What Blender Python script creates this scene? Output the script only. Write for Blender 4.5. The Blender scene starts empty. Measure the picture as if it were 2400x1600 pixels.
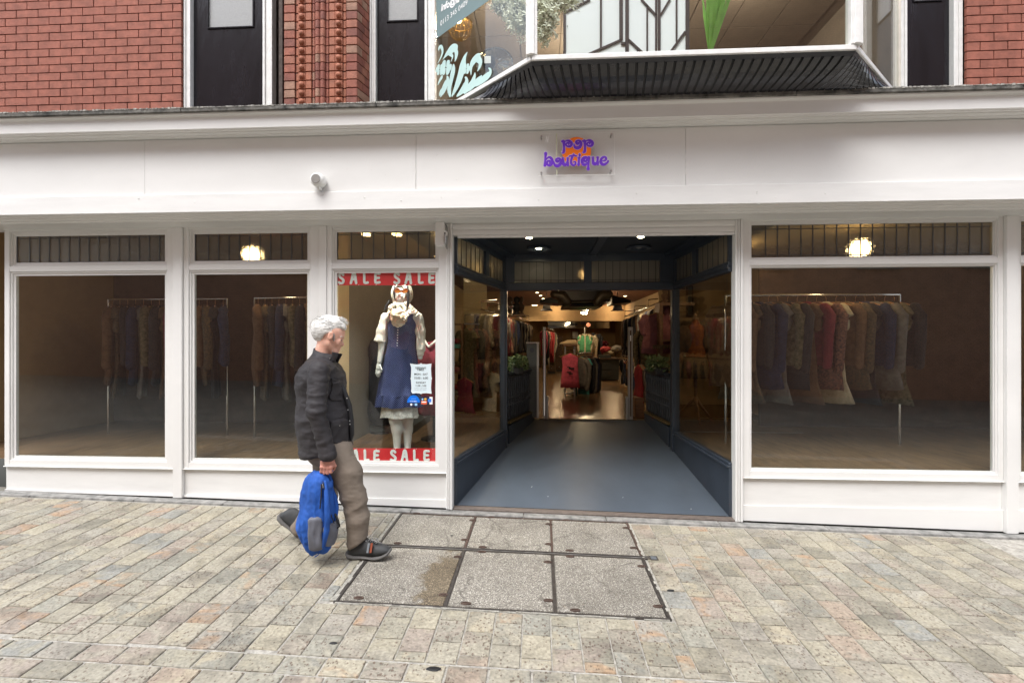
import bpy, bmesh, math, random
import numpy as np
from mathutils import Vector, Matrix, noise as mnoise
random.seed(7); rng = np.random.default_rng(7)
SC = bpy.context.scene
COL = SC.collection
R = math.radians; PI = math.pi

# ---------------------------------------------------------------- camera, sky, sun, exposure
EZ = 1.65                                   # eye height above the street where the camera stands
ALPHA = math.atan(67/1155)                  # the camera is turned a little left of square to the shop front
cam_d = bpy.data.cameras.new('camera'); cam = bpy.data.objects.new('camera', cam_d); COL.objects.link(cam)
cam_d.sensor_width = 36; cam_d.lens = 36*1155/2400; cam_d.clip_start = .05; cam_d.clip_end = 400
cam_d.shift_y = -2/2400
cam.location = (0, 0, EZ); cam.rotation_euler = (R(90), 0, ALPHA)
SC.camera = cam
SUN_EL, SUN_AZ = R(60), R(200)
world = bpy.data.worlds.new('World'); SC.world = world; world.use_nodes = True
wn = world.node_tree; wn.nodes.clear()
sky = wn.nodes.new('ShaderNodeTexSky'); sky.sky_type = 'NISHITA'; sky.sun_disc = False
sky.sun_elevation = SUN_EL; sky.sun_rotation = SUN_AZ; sky.air_density = 1.0; sky.dust_density = 1.5; sky.ozone_density = 1.0
hsv = wn.nodes.new('ShaderNodeHueSaturation'); hsv.inputs['Saturation'].default_value = .42
bgn = wn.nodes.new('ShaderNodeBackground'); bgn.inputs['Strength'].default_value = .15
wo = wn.nodes.new('ShaderNodeOutputWorld')
wn.links.new(sky.outputs[0], hsv.inputs['Color']); wn.links.new(hsv.outputs[0], bgn.inputs['Color']); wn.links.new(bgn.outputs[0], wo.inputs['Surface'])
sun_d = bpy.data.lights.new('sun', 'SUN'); sun_d.energy = 1.2; sun_d.angle = R(34); sun_d.color = (1, .985, .96)
sun = bpy.data.objects.new('sun', sun_d); COL.objects.link(sun)
sd = Vector((math.cos(SUN_EL)*math.sin(R(-25)), -math.cos(SUN_EL)*math.cos(R(-25)), math.sin(SUN_EL)))  # towards the sun: over the street, behind the camera
sun.rotation_euler = sd.to_track_quat('Z', 'Y').to_euler()
sky.sun_rotation = math.atan2(sd.x, sd.y)
SC.view_settings.view_transform = 'Standard'; SC.view_settings.look = 'None'
SC.view_settings.exposure = 1.64; SC.view_settings.gamma = 1; SC.view_settings.use_curve_mapping = False
SC.cycles.max_bounces = 10; SC.cycles.transparent_max_bounces = 16; SC.cycles.caustics_reflective = False; SC.cycles.caustics_refractive = False
SC.cycles.sample_clamp_indirect = 4

# ---------------------------------------------------------------- measuring helpers (photo point -> real point on a known plane)
SA, CA = math.sin(ALPHA), math.cos(ALPHA); GX, GY = -.022, .027
def ray(px, py):
    a = (px-1200)/1155; return Vector((-SA+a*CA, CA+a*SA, (798-py)/1155))
def W(px, py, Y):
    r = ray(px, py); t = Y/r.y; return Vector((r.x*t, Y, EZ+r.z*t))
def WX(px, Y): return W(px, 798, Y).x
def WZ(px, py, Y): return W(px, py, Y).z
def gz(x, y): return GX*x+GY*y
def onplane(px, py, p0, n):
    r = ray(px, py); o = Vector((0, 0, EZ)); t = (p0-o).dot(n)/r.dot(n); return o+r*t

# ---------------------------------------------------------------- materials
def _n(nt, t, **k):
    n = nt.nodes.new(t)
    for a, b in k.items(): setattr(n, a, b)
    return n
def _ramp(nt, stops, interp='LINEAR'):
    r = _n(nt, 'ShaderNodeValToRGB'); cr = r.color_ramp; cr.interpolation = interp
    while len(cr.elements) < len(stops): cr.elements.new(.5)
    for e, (p, c) in zip(cr.elements, stops):
        e.position = p; e.color = (*c, 1) if hasattr(c, '__len__') else (c, c, c, 1)
    return r
def mat(name, col, rough=.6, metal=0., var=.12, vs=6., bump=0., bs=60., spec=.5, st=(1, 1, 1), emit=None, es=0., trans=0., col2=None, coat=0.):
    m = bpy.data.materials.new(name); m.use_nodes = True; nt = m.node_tree; L = nt.links.new
    b = nt.nodes['Principled BSDF']
    b.inputs['Roughness'].default_value = rough; b.inputs['Metallic'].default_value = metal
    b.inputs['Specular IOR Level'].default_value = spec; b.inputs['Transmission Weight'].default_value = trans
    b.inputs['Coat Weight'].default_value = coat
    tc = _n(nt, 'ShaderNodeTexCoord'); mp = _n(nt, 'ShaderNodeMapping'); mp.inputs['Scale'].default_value = st
    L(tc.outputs['Object'], mp.inputs['Vector'])
    if var > 0 or col2:
        nz = _n(nt, 'ShaderNodeTexNoise'); nz.inputs['Scale'].default_value = vs; nz.inputs['Detail'].default_value = 6; nz.inputs['Roughness'].default_value = .6
        L(mp.outputs[0], nz.inputs['Vector'])
        c1 = tuple(max(0, c*(1-var)) for c in col); c2 = col2 or tuple(min(1, c*(1+var)) for c in col)
        rp = _ramp(nt, [(.32, c1), (.68, c2)]); L(nz.outputs['Fac'], rp.inputs['Fac']); L(rp.outputs['Color'], b.inputs['Base Color'])
    else: b.inputs['Base Color'].default_value = (*col, 1)
    if bump > 0:
        nb = _n(nt, 'ShaderNodeTexNoise'); nb.inputs['Scale'].default_value = bs; nb.inputs['Detail'].default_value = 4
        L(mp.outputs[0], nb.inputs['Vector'])
        bp = _n(nt, 'ShaderNodeBump'); bp.inputs['Strength'].default_value = bump; bp.inputs['Distance'].default_value = .01
        L(nb.outputs['Fac'], bp.inputs['Height']); L(bp.outputs[0], b.inputs['Normal'])
    if emit: b.inputs['Emission Color'].default_value = (*emit, 1); b.inputs['Emission Strength'].default_value = es
    return m
def glass_mat(name, tint=(.95, .97, .95), rough=0., mixd=0., dcol=(.4, .4, .35), texture=False, ior=1.62):
    m = bpy.data.materials.new(name); m.use_nodes = True; nt = m.node_tree; nt.nodes.clear(); L = nt.links.new
    out = _n(nt, 'ShaderNodeOutputMaterial'); mx = _n(nt, 'ShaderNodeMixShader'); 
    lw = _n(nt, 'ShaderNodeLayerWeight'); lw.inputs['Blend'].default_value = .5; pw = _n(nt, 'ShaderNodeMath', operation='POWER'); pw.inputs[1].default_value = 5; nt.links.new(lw.outputs['Facing'], pw.inputs[0])
    f0 = ((ior-1)/(ior+1))**2; fr = _n(nt, 'ShaderNodeMath', operation='MULTIPLY_ADD'); fr.inputs[1].default_value = 1-f0; fr.inputs[2].default_value = f0; nt.links.new(pw.outputs[0], fr.inputs[0])
    gl = _n(nt, 'ShaderNodeBsdfGlossy'); gl.inputs['Roughness'].default_value = .0 if not texture else .25
    if texture:
        tr = _n(nt, 'ShaderNodeBsdfRefraction'); tr.inputs['IOR'].default_value = 1.12; tr.inputs['Roughness'].default_value = rough; tr.inputs['Color'].default_value = (*tint, 1)
        tc = _n(nt, 'ShaderNodeTexCoord'); vo = _n(nt, 'ShaderNodeTexVoronoi'); vo.inputs['Scale'].default_value = 90
        bp = _n(nt, 'ShaderNodeBump'); bp.inputs['Strength'].default_value = .5; bp.inputs['Distance'].default_value = .004
        L(tc.outputs['Object'], vo.inputs['Vector']); L(vo.outputs['Distance'], bp.inputs['Height']); L(bp.outputs[0], tr.inputs['Normal']); L(bp.outputs[0], gl.inputs['Normal'])
        df = _n(nt, 'ShaderNodeBsdfDiffuse'); df.inputs['Color'].default_value = (*dcol, 1); m2 = _n(nt, 'ShaderNodeMixShader'); m2.inputs['Fac'].default_value = mixd
        L(tr.outputs[0], m2.inputs[1]); L(df.outputs[0], m2.inputs[2]); base = m2.outputs[0]
    else:
        tr = _n(nt, 'ShaderNodeBsdfTransparent'); tr.inputs['Color'].default_value = (*tint, 1); base = tr.outputs[0]
    L(fr.outputs[0], mx.inputs['Fac']); L(base, mx.inputs[1]); L(gl.outputs[0], mx.inputs[2]); L(mx.outputs[0], out.inputs['Surface'])
    return m

MT = {}
MT['paint'] = mat('shopfront_paint', (.72, .715, .695), .40, var=.05, vs=1.6, bump=.05, bs=9, st=(.5, 1, 1))
MT['paint_rough'] = mat('thick_old_paint', (.72, .715, .695), .42, var=.05, vs=6, bump=.22, bs=5, st=(.3, 1, 1.8))
MT['paint_white'] = mat('white_window_paint', (.76, .76, .74), .35, var=.06, vs=14, bump=.25, bs=40)
MT['navy'] = mat('navy_joinery_paint', (.032, .042, .058), .32, var=.15, vs=5, bump=.06, bs=30)
MT['navyd'] = mat('dark_navy_ceiling_paint', (.022, .027, .036), .45, var=.2, vs=3)
MT['black'] = mat('gloss_black_paint', (.012, .011, .014), .2, var=.4, vs=4, bump=.25, bs=22, st=(1, 1, .25), spec=.4)
MT['blackm'] = mat('matt_black', (.012, .012, .013), .55, var=.2)
MT['iron'] = mat('worn_iron', (.085, .075, .068), .5, metal=.5, var=.35, vs=25, bump=.2, bs=120)
MT['rust'] = mat('rusty_iron', (.085, .055, .042), .75, metal=.2, var=.4, vs=40, bump=.3, bs=150)
MT['steel'] = mat('brushed_steel', (.5, .5, .5), .3, metal=1, var=.05)
MT['alu'] = mat('grey_aluminium', (.36, .35, .33), .38, metal=.6, var=.08)
MT['chrome'] = mat('chrome_rail', (.6, .6, .6), .15, metal=1, var=.03)
MT['wood'] = mat('brown_wood', (.17, .09, .045), .5, var=.3, vs=5, st=(1, 1, 6), bump=.1, bs=40)
MT['orwood'] = mat('orange_wood_hanger', (.42, .19, .07), .4, var=.15)
MT['skin_pale'] = mat('white_mannequin_plastic', (.62, .64, .62), .35, var=.02)
MT['glass'] = glass_mat('clear_glass')
MT['frost'] = glass_mat('obscure_glass', (.86, .83, .72), .12, .30, (.24, .21, .15), True); MT['frostd'] = glass_mat('dimmed_obscure_glass', (.42, .38, .30), .35, .5, (.27, .25, .205), True)  # second copy tinted darker to dim the glow in the passage panes
MT['acrylic'] = glass_mat('clear_acrylic', (1, 1, 1), ior=1.15)
MT['cream'] = mat('cream_wall_and_glare', (.52, .42, .26), .7, var=.06)
MT['lead'] = mat('lead_came', (.05, .048, .05), .5, var=.2)
MT['lampw'] = mat('warm_lamp_lens', (1, .9, .6), .5, var=0, emit=(1, .74, .36), es=14)
MT['lampc'] = mat('white_lamp_lens', (1, 1, .9), .5, var=0, emit=(1, .86, .55), es=22)
MT['mirror'] = mat('mirror_glass', (.6, .6, .6), .03, metal=1, var=0)
MT['leaf'] = mat('ivy_leaf', (.06, .10, .035), .5, var=.5, vs=12)
MT['cloth_white'] = mat('white_cotton', (.72, .69, .62), .85, var=.08, vs=12, bump=.3, bs=60)

# ---------------------------------------------------------------- mesh helpers
class MB:
    def __init__(s): s.v = []; s.f = []; s.uv = None
    def add(s, vs, fs):
        o = len(s.v); s.v.extend([tuple(v) for v in vs]); s.f.extend([tuple(i+o for i in f) for f in fs]); return s
    def box(s, x0, x1, y0, y1, z0, z1):
        return s.hexa([(x0, y0, z0), (x1, y0, z0), (x1, y1, z0), (x0, y1, z0), (x0, y0, z1), (x1, y0, z1), (x1, y1, z1), (x0, y1, z1)])
    def hexa(s, p): return s.add(p, [(3, 2, 1, 0), (4, 5, 6, 7), (0, 1, 5, 4), (1, 2, 6, 5), (2, 3, 7, 6), (3, 0, 4, 7)])
    def slab(s, a, b, z0, z1, t, off=0.):
        """upright slab on the plan segment a-b, t thick, off sideways"""
        a = Vector(a[:2]); b = Vector(b[:2]); d = (b-a).normalized(); n = Vector((-d.y, d.x)); 
        q = [a+n*(off-t/2), b+n*(off-t/2), b+n*(off+t/2), a+n*(off+t/2)]
        za, zb = (z0 if hasattr(z0, '__len__') else (z0, z0)), (z1 if hasattr(z1, '__len__') else (z1, z1))
        return s.hexa([(*q[0], za[0]), (*q[1], za[1]), (*q[2], za[1]), (*q[3], za[0]), (*q[0], zb[0]), (*q[1], zb[1]), (*q[2], zb[1]), (*q[3], zb[0])])
    def prism(s, prof, x0, x1):
        """closed (y,z) outline swept along x"""
        n = len(prof); vs = [(x0, y, z) for y, z in prof]+[(x1, y, z) for y, z in prof]
        return s.add(vs, [(i, (i+1) % n, n+(i+1) % n, n+i) for i in range(n)]+[tuple(range(n))[::-1], tuple(range(n, 2*n))])
    def poly(s, pts, d):
        """flat outline pts (3D) given thickness by vector d"""
        n = len(pts); d = Vector(d); vs = [Vector(p) for p in pts]; vs += [v+d for v in vs]
        return s.add(vs, [(i, (i+1) % n, n+(i+1) % n, n+i) for i in range(n)]+[tuple(range(n))[::-1], tuple(range(n, 2*n))])
    def tube(s, pts, r, n=8, caps=True, sq=None):
        """tube through pts; r one radius or one per point; sq=(normal vector, factor) flattens it"""
        pts = [Vector(p) for p in pts]; rs = r if hasattr(r, '__len__') else [r]*len(pts); o = len(s.v); up = Vector((.13, .21, .97)); rings = []
        if caps:
            d0 = (pts[1]-pts[0]).normalized(); d1 = (pts[-1]-pts[-2]).normalized()
            pts = [pts[0]-d0*rs[0]*.95, pts[0]-d0*rs[0]*.6]+pts+[pts[-1]+d1*rs[-1]*.6, pts[-1]+d1*rs[-1]*.95]
            rs = [rs[0]*.3, rs[0]*.8]+list(rs)+[rs[-1]*.8, rs[-1]*.3]
        for i, p in enumerate(pts):
            d = (pts[min(i+1, len(pts)-1)]-pts[max(i-1, 0)]).normalized()
            if sq:
                a = Vector(sq[0]).normalized(); b = d.cross(a).normalized(); ka = sq[1]
            else:
                a = d.cross(up).normalized(); b = d.cross(a).normalized(); ka = 1
            ring = []
            for k in range(n):
                t = 2*PI*k/n; q = p+b*math.cos(t)*rs[i]+a*math.sin(t)*(rs[i]*ka if not sq else ka); ring.append(q)
            s.v.extend([tuple(q) for q in ring])
        m = len(pts)
        for i in range(m-1):
            for k in range(n): s.f.append((o+i*n+k, o+i*n+(k+1) % n, o+(i+1)*n+(k+1) % n, o+(i+1)*n+k))
        s.f.append(tuple(o+k for k in range(n))[::-1]); s.f.append(tuple(o+(m-1)*n+k for k in range(n)))
        return s
    def loft(s, rings, closed=False, caps=True):
        o = len(s.v); n = len(rings[0]); m = len(rings)
        for r in rings: s.v.extend([tuple(p) for p in r])
        for i in range(m-1):
            for k in range(n): s.f.append((o+i*n+k, o+i*n+(k+1) % n, o+(i+1)*n+(k+1) % n, o+(i+1)*n+k))
        if caps: s.f.append(tuple(o+k for k in range(n))[::-1]); s.f.append(tuple(o+(m-1)*n+k for k in range(n)))
        return s
    def lathe(s, c, prof, n=16, sx=1., sy=1., axis='Z'):
        c = Vector(c); rings = []
        for r, z in prof:
            ring = []
            for k in range(n):
                t = 2*PI*k/n; x, y = r*sx*math.cos(t), r*sy*math.sin(t)
                ring.append(c+(Vector((x, y, z)) if axis == 'Z' else Vector((x, z, y))))
            rings.append(ring)
        return s.loft(rings)
    def ball(s, c, r, n=10):
        rr = r if hasattr(r, '__len__') else (r, r, r); c = Vector(c); rings = []
        for i in range(n//2+1):
            ph = PI*(i+.02)/(n//2+.04); rings.append([c+Vector((rr[0]*math.sin(ph)*math.cos(2*PI*k/n), rr[1]*math.sin(ph)*math.sin(2*PI*k/n), -rr[2]*math.cos(ph))) for k in range(n)])
        return s.loft(rings)
    def mesh(s, name, smooth=False, bevel=0.):
        me = bpy.data.meshes.new(name); me.from_pydata(s.v, [], s.f); 
        bm = bmesh.new(); bm.from_mesh(me); bmesh.ops.recalc_face_normals(bm, faces=bm.faces)
        if bevel: bmesh.ops.bevel(bm, geom=bm.edges[:], offset=bevel, segments=1, affect='EDGES', profile=.5)
        bm.to_mesh(me); bm.free()
        if smooth:
            for p in me.polygons: p.use_smooth = True
        return me
def link(name, me, m, parent=None, kind=None, label=None):
    o = bpy.data.objects.new(name, me); COL.objects.link(o)
    if m is not None:
        me.materials.clear(); me.materials.append(MT[m] if isinstance(m, str) else m)
    if parent is not None:
        o.parent = parent; o.matrix_parent_inverse = Matrix.Translation(-root_loc(parent))
    if kind: o['kind'] = kind
    if label: o['label'] = label
    return o
def root_loc(o): return Vector(o.location) if o.type == 'EMPTY' else Vector()
def part(name, mb, m, parent, smooth=False, bevel=0., **k):
    """mesh written in scene coordinates, made a child of parent (whose chain starts at an unrotated Empty)"""
    me = mb.mesh(name, smooth, bevel) if isinstance(mb, MB) else mb
    return link(name, me, m, parent, **k)
def sub(name, mb, m, parent, smooth=False, bevel=0., **k):
    me = mb.mesh(name, smooth, bevel) if isinstance(mb, MB) else mb
    o = bpy.data.objects.new(name, me); COL.objects.link(o); me.materials.clear(); me.materials.append(MT[m] if isinstance(m, str) else m)
    o.parent = parent
    for a, b in k.items(): o[a] = b
    return o
def struct(name, mb, m, parent=None, smooth=False, bevel=0.):
    me = mb.mesh(name, smooth, bevel) if isinstance(mb, MB) else mb
    o = link(name, me, m, None)
    if parent is None: o['kind'] = 'structure'
    else: o.parent = parent
    return o
def tag(o, label, cat, group=None):
    o['label'] = label; o['category'] = cat
    if group: o['group'] = group
    return o
def thing(name, label, cat, loc=(0, 0, 0), group=None):
    o = bpy.data.objects.new(name, None); COL.objects.link(o); o.location = loc; o.empty_display_size = .1
    return tag(o, label, cat, group)
def single(name, mb, m, label, cat, group=None, smooth=False, bevel=0.):
    me = mb.mesh(name, smooth, bevel) if isinstance(mb, MB) else mb
    return tag(link(name, me, m), label, cat, group)
def copy_tree(o, parent=None, loc=None, rotz=None):
    c = o.copy(); COL.objects.link(c); c.parent = parent
    if loc is not None: c.location = loc
    if rotz is not None: c.rotation_euler.z = rotz
    for ch in list(o.children): copy_tree(ch, c)
    return c

# text as a flat mesh mapped by f(u,v) -> point; glyph height about 0.7 in u,v
def text_mb(txt, f, bold=0.):
    cu = bpy.data.curves.new('lettering', 'FONT'); cu.body = txt; cu.offset = bold; cu.resolution_u = 3
    ob = bpy.data.objects.new('lettering', cu); COL.objects.link(ob)
    dg = bpy.context.evaluated_depsgraph_get(); me = bpy.data.meshes.new_from_object(ob.evaluated_get(dg))
    mb = MB(); mb.v = [tuple(f(v.co.x, v.co.y)) for v in me.vertices]; mb.f = [tuple(p.vertices) for p in me.polygons]
    w = max([v.co.x for v in me.vertices] or [1])
    bpy.data.objects.remove(ob); bpy.data.curves.remove(cu); bpy.data.meshes.remove(me)
    return mb, w
def text_fit(txt, p0, ex, ey, width, bold=0.):
    """text from p0 along unit vector ex (up ey), scaled so that it is 'width' long and keeps its shape"""
    _, w = text_mb(txt, lambda u, v: (u, v, 0), bold); s = width/w
    return text_mb(txt, lambda u, v: Vector(p0)+Vector(ex)*u*s+Vector(ey)*v*s, bold)[0]

# ---------------------------------------------------------------- implicit surfaces for bodies and soft things
def sd_cone(P, a, b, ra, rb, sy=1.):
    a = np.array(a, float); b = np.array(b, float); P = P.copy(); 
    if sy != 1.: P = P.copy(); my = a[1]; P[..., 1] = my+(P[..., 1]-my)/sy; b = b.copy(); b[1] = my+(b[1]-my)/sy
    pa = P-a; ba = b-a; h = np.clip((pa@ba)/(ba@ba), 0, 1)
    return np.linalg.norm(pa-h[..., None]*ba, axis=-1)-(ra+(rb-ra)*h)
def sd_ell(P, c, r, tilt=0.):
    q = P-np.array(c, float)
    if tilt:
        x = q[..., 0]*math.cos(tilt)+q[..., 2]*math.sin(tilt); z = -q[..., 0]*math.sin(tilt)+q[..., 2]*math.cos(tilt)
        q = np.stack([x, q[..., 1], z], -1)
    r = np.array(r, float); k0 = np.linalg.norm(q/r, axis=-1); k1 = np.linalg.norm(q/(r*r), axis=-1)+1e-9
    return k0*(k0-1)/k1
def sd_box(P, c, h, r):
    q = np.abs(P-np.array(c, float))-(np.array(h, float)-r)
    return np.linalg.norm(np.maximum(q, 0), axis=-1)+np.minimum(q.max(-1), 0)-r
def smin(a, b, k): h = np.clip(.5+.5*(b-a)/k, 0, 1); return b*(1-h)+a*h-k*h*(1-h)
def smax(a, b, k): return -smin(-a, -b, k)
def sdf_mesh(name, fn, lo, hi, h):
    lo = np.array(lo, float); hi = np.array(hi, float); n = np.ceil((hi-lo)/h).astype(int)+1
    ax = [lo[i]+h*np.arange(n[i]) for i in range(3)]
    P = np.stack(np.meshgrid(*ax, indexing='ij'), -1); D = fn(P).astype(float)
    D[0], D[-1], D[:, 0], D[:, -1], D[:, :, 0], D[:, :, -1] = [np.maximum(d, h*.5) for d in (D[0], D[-1], D[:, 0], D[:, -1], D[:, :, 0], D[:, :, -1])]
    s = D < 0; cn = tuple(n-1); cnt = np.zeros(cn); pos = np.zeros((*cn, 3))
    base = np.stack(np.meshgrid(*[np.arange(c) for c in cn], indexing='ij'), -1).astype(float)
    offs = [(i, j, k) for i in (0, 1) for j in (0, 1) for k in (0, 1)]
    def g(A, o): return A[o[0]:o[0]+cn[0], o[1]:o[1]+cn[1], o[2]:o[2]+cn[2]]
    for o in offs:
        for a in range(3):
            if o[a] == 0:
                p = list(o); p[a] = 1; d0 = g(D, o); d1 = g(D, p); cr = (d0 < 0) != (d1 < 0)
                t = np.where(cr, d0/np.where(cr, d0-d1, 1), 0); off = np.zeros((*cn, 3)); 
                for b in range(3): off[..., b] = o[b]
                off[..., a] = t; pos += np.where(cr[..., None], off, 0); cnt += cr
    act = cnt > 0; idx = -np.ones(cn, int); idx[act] = np.arange(act.sum())
    V = lo+h*(base[act]+pos[act]/cnt[act][:, None]); F = []
    for a in range(3):
        b, c = (a+1) % 3, (a+2) % 3; sl0 = [slice(None)]*3; sl1 = [slice(None)]*3; sl0[a] = slice(0, n[a]-1); sl1[a] = slice(1, n[a])
        s0, s1 = s[tuple(sl0)], s[tuple(sl1)]; ij = np.argwhere(s0 != s1); ij = ij[(ij[:, b] > 0) & (ij[:, c] > 0) & (ij[:, b] < n[b]-1) & (ij[:, c] < n[c]-1)]
        def cell(db, dc):
            q = ij.copy(); q[:, b] += db; q[:, c] += dc; return idx[q[:, 0], q[:, 1], q[:, 2]]
        q = np.stack([cell(-1, -1), cell(0, -1), cell(0, 0), cell(-1, 0)], 1); inside = s0[ij[:, 0], ij[:, 1], ij[:, 2]]
        q[~inside] = q[~inside][:, ::-1]; F.append(q)
    F = np.concatenate(F); F = F[(F >= 0).all(1)]
    me = bpy.data.meshes.new(name); me.from_pydata(V.tolist(), [], F.tolist())
    for p in me.polygons: p.use_smooth = True
    me.update(); return me
def wrinkle(me, amp, sc, st=(1, 1, 1), ridge=True, seed=0., mask=None):
    ns = [v.normal.copy() for v in me.vertices]
    for v, n in zip(me.vertices, ns):
        p = Vector((v.co.x*st[0]+seed, v.co.y*st[1], v.co.z*st[2]))*sc
        w = mnoise.noise(p); w2 = mnoise.noise(p*2.1+Vector((5, 3, 1)))
        d = (1-2*abs(w)*1.6 if ridge else w)+.5*w2
        k = amp*(mask(v.co) if mask else 1); v.co += n*d*k
    me.update(); return me

# ================================================================ STREET
def stone_mat():
    m = bpy.data.materials.new('riven_sandstone_sett'); m.use_nodes = True; nt = m.node_tree; L = nt.links.new; b = nt.nodes['Principled BSDF']
    oi = _n(nt, 'ShaderNodeObjectInfo'); ge = _n(nt, 'ShaderNodeNewGeometry'); tc = _n(nt, 'ShaderNodeTexCoord')
    ad = _n(nt, 'ShaderNodeMath', operation='ADD'); fr = _n(nt, 'ShaderNodeMath', operation='FRACT'); L(oi.outputs['Random'], ad.inputs[0]); L(ge.outputs['Random Per Island'], ad.inputs[1]); L(ad.outputs[0], fr.inputs[0])
    pal = [(0, (0.334, 0.306, 0.242)), (.14, (0.305, 0.284, 0.223)), (.28, (0.352, 0.322, 0.252)), (.40, (0.297, 0.284, 0.233)), (.50, (0.277, 0.274, 0.245)), (.54, (0.333, 0.303, 0.243)), (.66, (0.316, 0.290, 0.243)), (.74, (0.377, 0.341, 0.259)), (.81, (0.343, 0.277, 0.214)), (.86, (0.309, 0.287, 0.230)), (.93, (0.318, 0.271, 0.223)), (.97, (0.360, 0.334, 0.276))]
    r1 = _ramp(nt, pal, 'CONSTANT'); L(fr.outputs[0], r1.inputs['Fac'])
    m2 = _n(nt, 'ShaderNodeMath', operation='MULTIPLY_ADD'); m2.inputs[1].default_value = 7.31; m2.inputs[2].default_value = .37; L(fr.outputs[0], m2.inputs[0])
    f2 = _n(nt, 'ShaderNodeMath', operation='FRACT'); L(m2.outputs[0], f2.inputs[0])
    r2 = _ramp(nt, [(0, (0.343, 0.311, 0.231)), (.3, (0.384, 0.252, 0.151)), (.38, (0.326, 0.302, 0.240)), (.6, (0.384, 0.335, 0.240)), (.75, (0.267, 0.260, 0.224)), (.88, (0.302, 0.252, 0.208))], 'CONSTANT'); L(f2.outputs[0], r2.inputs['Fac'])
    cb = _n(nt, 'ShaderNodeVectorMath', operation='SCALE'); cx = _n(nt, 'ShaderNodeCombineXYZ')
    for i in range(3): L(fr.outputs[0], cx.inputs[i])
    L(cx.outputs[0], cb.inputs[0]); cb.inputs['Scale'].default_value = 61.7
    av = _n(nt, 'ShaderNodeVectorMath', operation='ADD'); L(tc.outputs['Object'], av.inputs[0]); L(cb.outputs[0], av.inputs[1])
    def noise_(sc, det=5, st=None, dist=0.):
        q = _n(nt, 'ShaderNodeTexNoise'); q.inputs['Scale'].default_value = sc; q.inputs['Detail'].default_value = det; q.inputs['Distortion'].default_value = dist
        if st:
            mp = _n(nt, 'ShaderNodeMapping'); mp.inputs['Scale'].default_value = st; L(av.outputs[0], mp.inputs['Vector']); L(mp.outputs[0], q.inputs['Vector'])
        else: L(av.outputs[0], q.inputs['Vector'])
        return q
    n1 = noise_(7, 3, None, 1.2); r3 = _ramp(nt, [(.46, 0.), (.66, .8)]); L(n1.outputs['Fac'], r3.inputs['Fac'])
    mx = _n(nt, 'ShaderNodeMix', data_type='RGBA'); L(r3.outputs['Color'], mx.inputs['Factor']); L(r1.outputs['Color'], mx.inputs[6]); L(r2.outputs['Color'], mx.inputs[7])
    # fine grain
    n2 = noise_(60, 6); r4 = _ramp(nt, [(.3, .72), (.7, 1.16)]); L(n2.outputs['Fac'], r4.inputs['Fac'])
    mg = _n(nt, 'ShaderNodeMix', data_type='RGBA', blend_type='MULTIPLY'); mg.inputs['Factor'].default_value = 1; L(mx.outputs[2], mg.inputs[6]); L(r4.outputs['Color'], mg.inputs[7])
    # dark pits: sparse stretched spots, their number differs from stone to stone
    wn_ = noise_(55, 2); wsc = _n(nt, 'ShaderNodeMix', data_type='VECTOR'); wsc.inputs['Factor'].default_value = .012; L(av.outputs[0], wsc.inputs[4]); L(wn_.outputs['Color'], wsc.inputs[5])
    pm = _n(nt, 'ShaderNodeMapping'); pm.inputs['Scale'].default_value = (1, .7, 1); L(wsc.outputs[1], pm.inputs['Vector'])
    pv = _n(nt, 'ShaderNodeTexVoronoi'); pv.inputs['Scale'].default_value = 88; L(pm.outputs[0], pv.inputs['Vector']); ps = _n(nt, 'ShaderNodeSeparateColor'); L(pv.outputs['Color'], ps.inputs['Color'])
    pt1 = _n(nt, 'ShaderNodeMath', operation='MULTIPLY_ADD'); L(ps.outputs[0], pt1.inputs[0]); pt1.inputs[1].default_value = 1.1; pt1.inputs[2].default_value = -.70
    pt2 = _n(nt, 'ShaderNodeMath', operation='MULTIPLY_ADD'); L(f2.outputs[0], pt2.inputs[0]); pt2.inputs[1].default_value = .22; L(pt1.outputs[0], pt2.inputs[2])
    pt3 = _n(nt, 'ShaderNodeMath', operation='SUBTRACT'); L(pt2.outputs[0], pt3.inputs[0]); L(pv.outputs['Distance'], pt3.inputs[1])
    pit = _ramp(nt, [(0.0, 0.), (.05, .75)]); L(pt3.outputs[0], pit.inputs['Fac'])
    md = _n(nt, 'ShaderNodeMix', data_type='RGBA'); L(pit.outputs['Color'], md.inputs['Factor']); L(mg.outputs[2], md.inputs[6]); md.inputs[7].default_value = (.13, .085, .06, 1)
    # soft dark staining
    n5 = noise_(3.1, 4, None, .8); r5 = _ramp(nt, [(.46, 1.05), (.70, .62)]); L(n5.outputs['Fac'], r5.inputs['Fac'])
    ms = _n(nt, 'ShaderNodeMix', data_type='RGBA', blend_type='MULTIPLY'); ms.inputs['Factor'].default_value = 1; L(md.outputs[2], ms.inputs[6]); L(r5.outputs['Color'], ms.inputs[7])
    L(ms.outputs[2], b.inputs['Base Color']); b.inputs['Roughness'].default_value = .62
    nb = noise_(9, 7, None, 2.0); hb = _n(nt, 'ShaderNodeMath', operation='MULTIPLY_ADD'); L(pit.outputs['Color'], hb.inputs[0]); hb.inputs[1].default_value = -.35; L(nb.outputs['Fac'], hb.inputs[2])
    bp = _n(nt, 'ShaderNodeBump'); bp.inputs['Strength'].default_value = 1; bp.inputs['Distance'].default_value = .012; L(hb.outputs[0], bp.inputs['Height']); L(bp.outputs[0], b.inputs['Normal'])
    return m
MT['stone'] = stone_mat()
MT['bed'] = mat('pale_mortar_bed', (.36, .34, .30), .9, var=.35, vs=30, bump=.6, bs=90)
MT['darkbed'] = mat('dirty_joint_bed', (.13, .115, .09), .9, var=.5, vs=30, bump=.6, bs=90)

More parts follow.
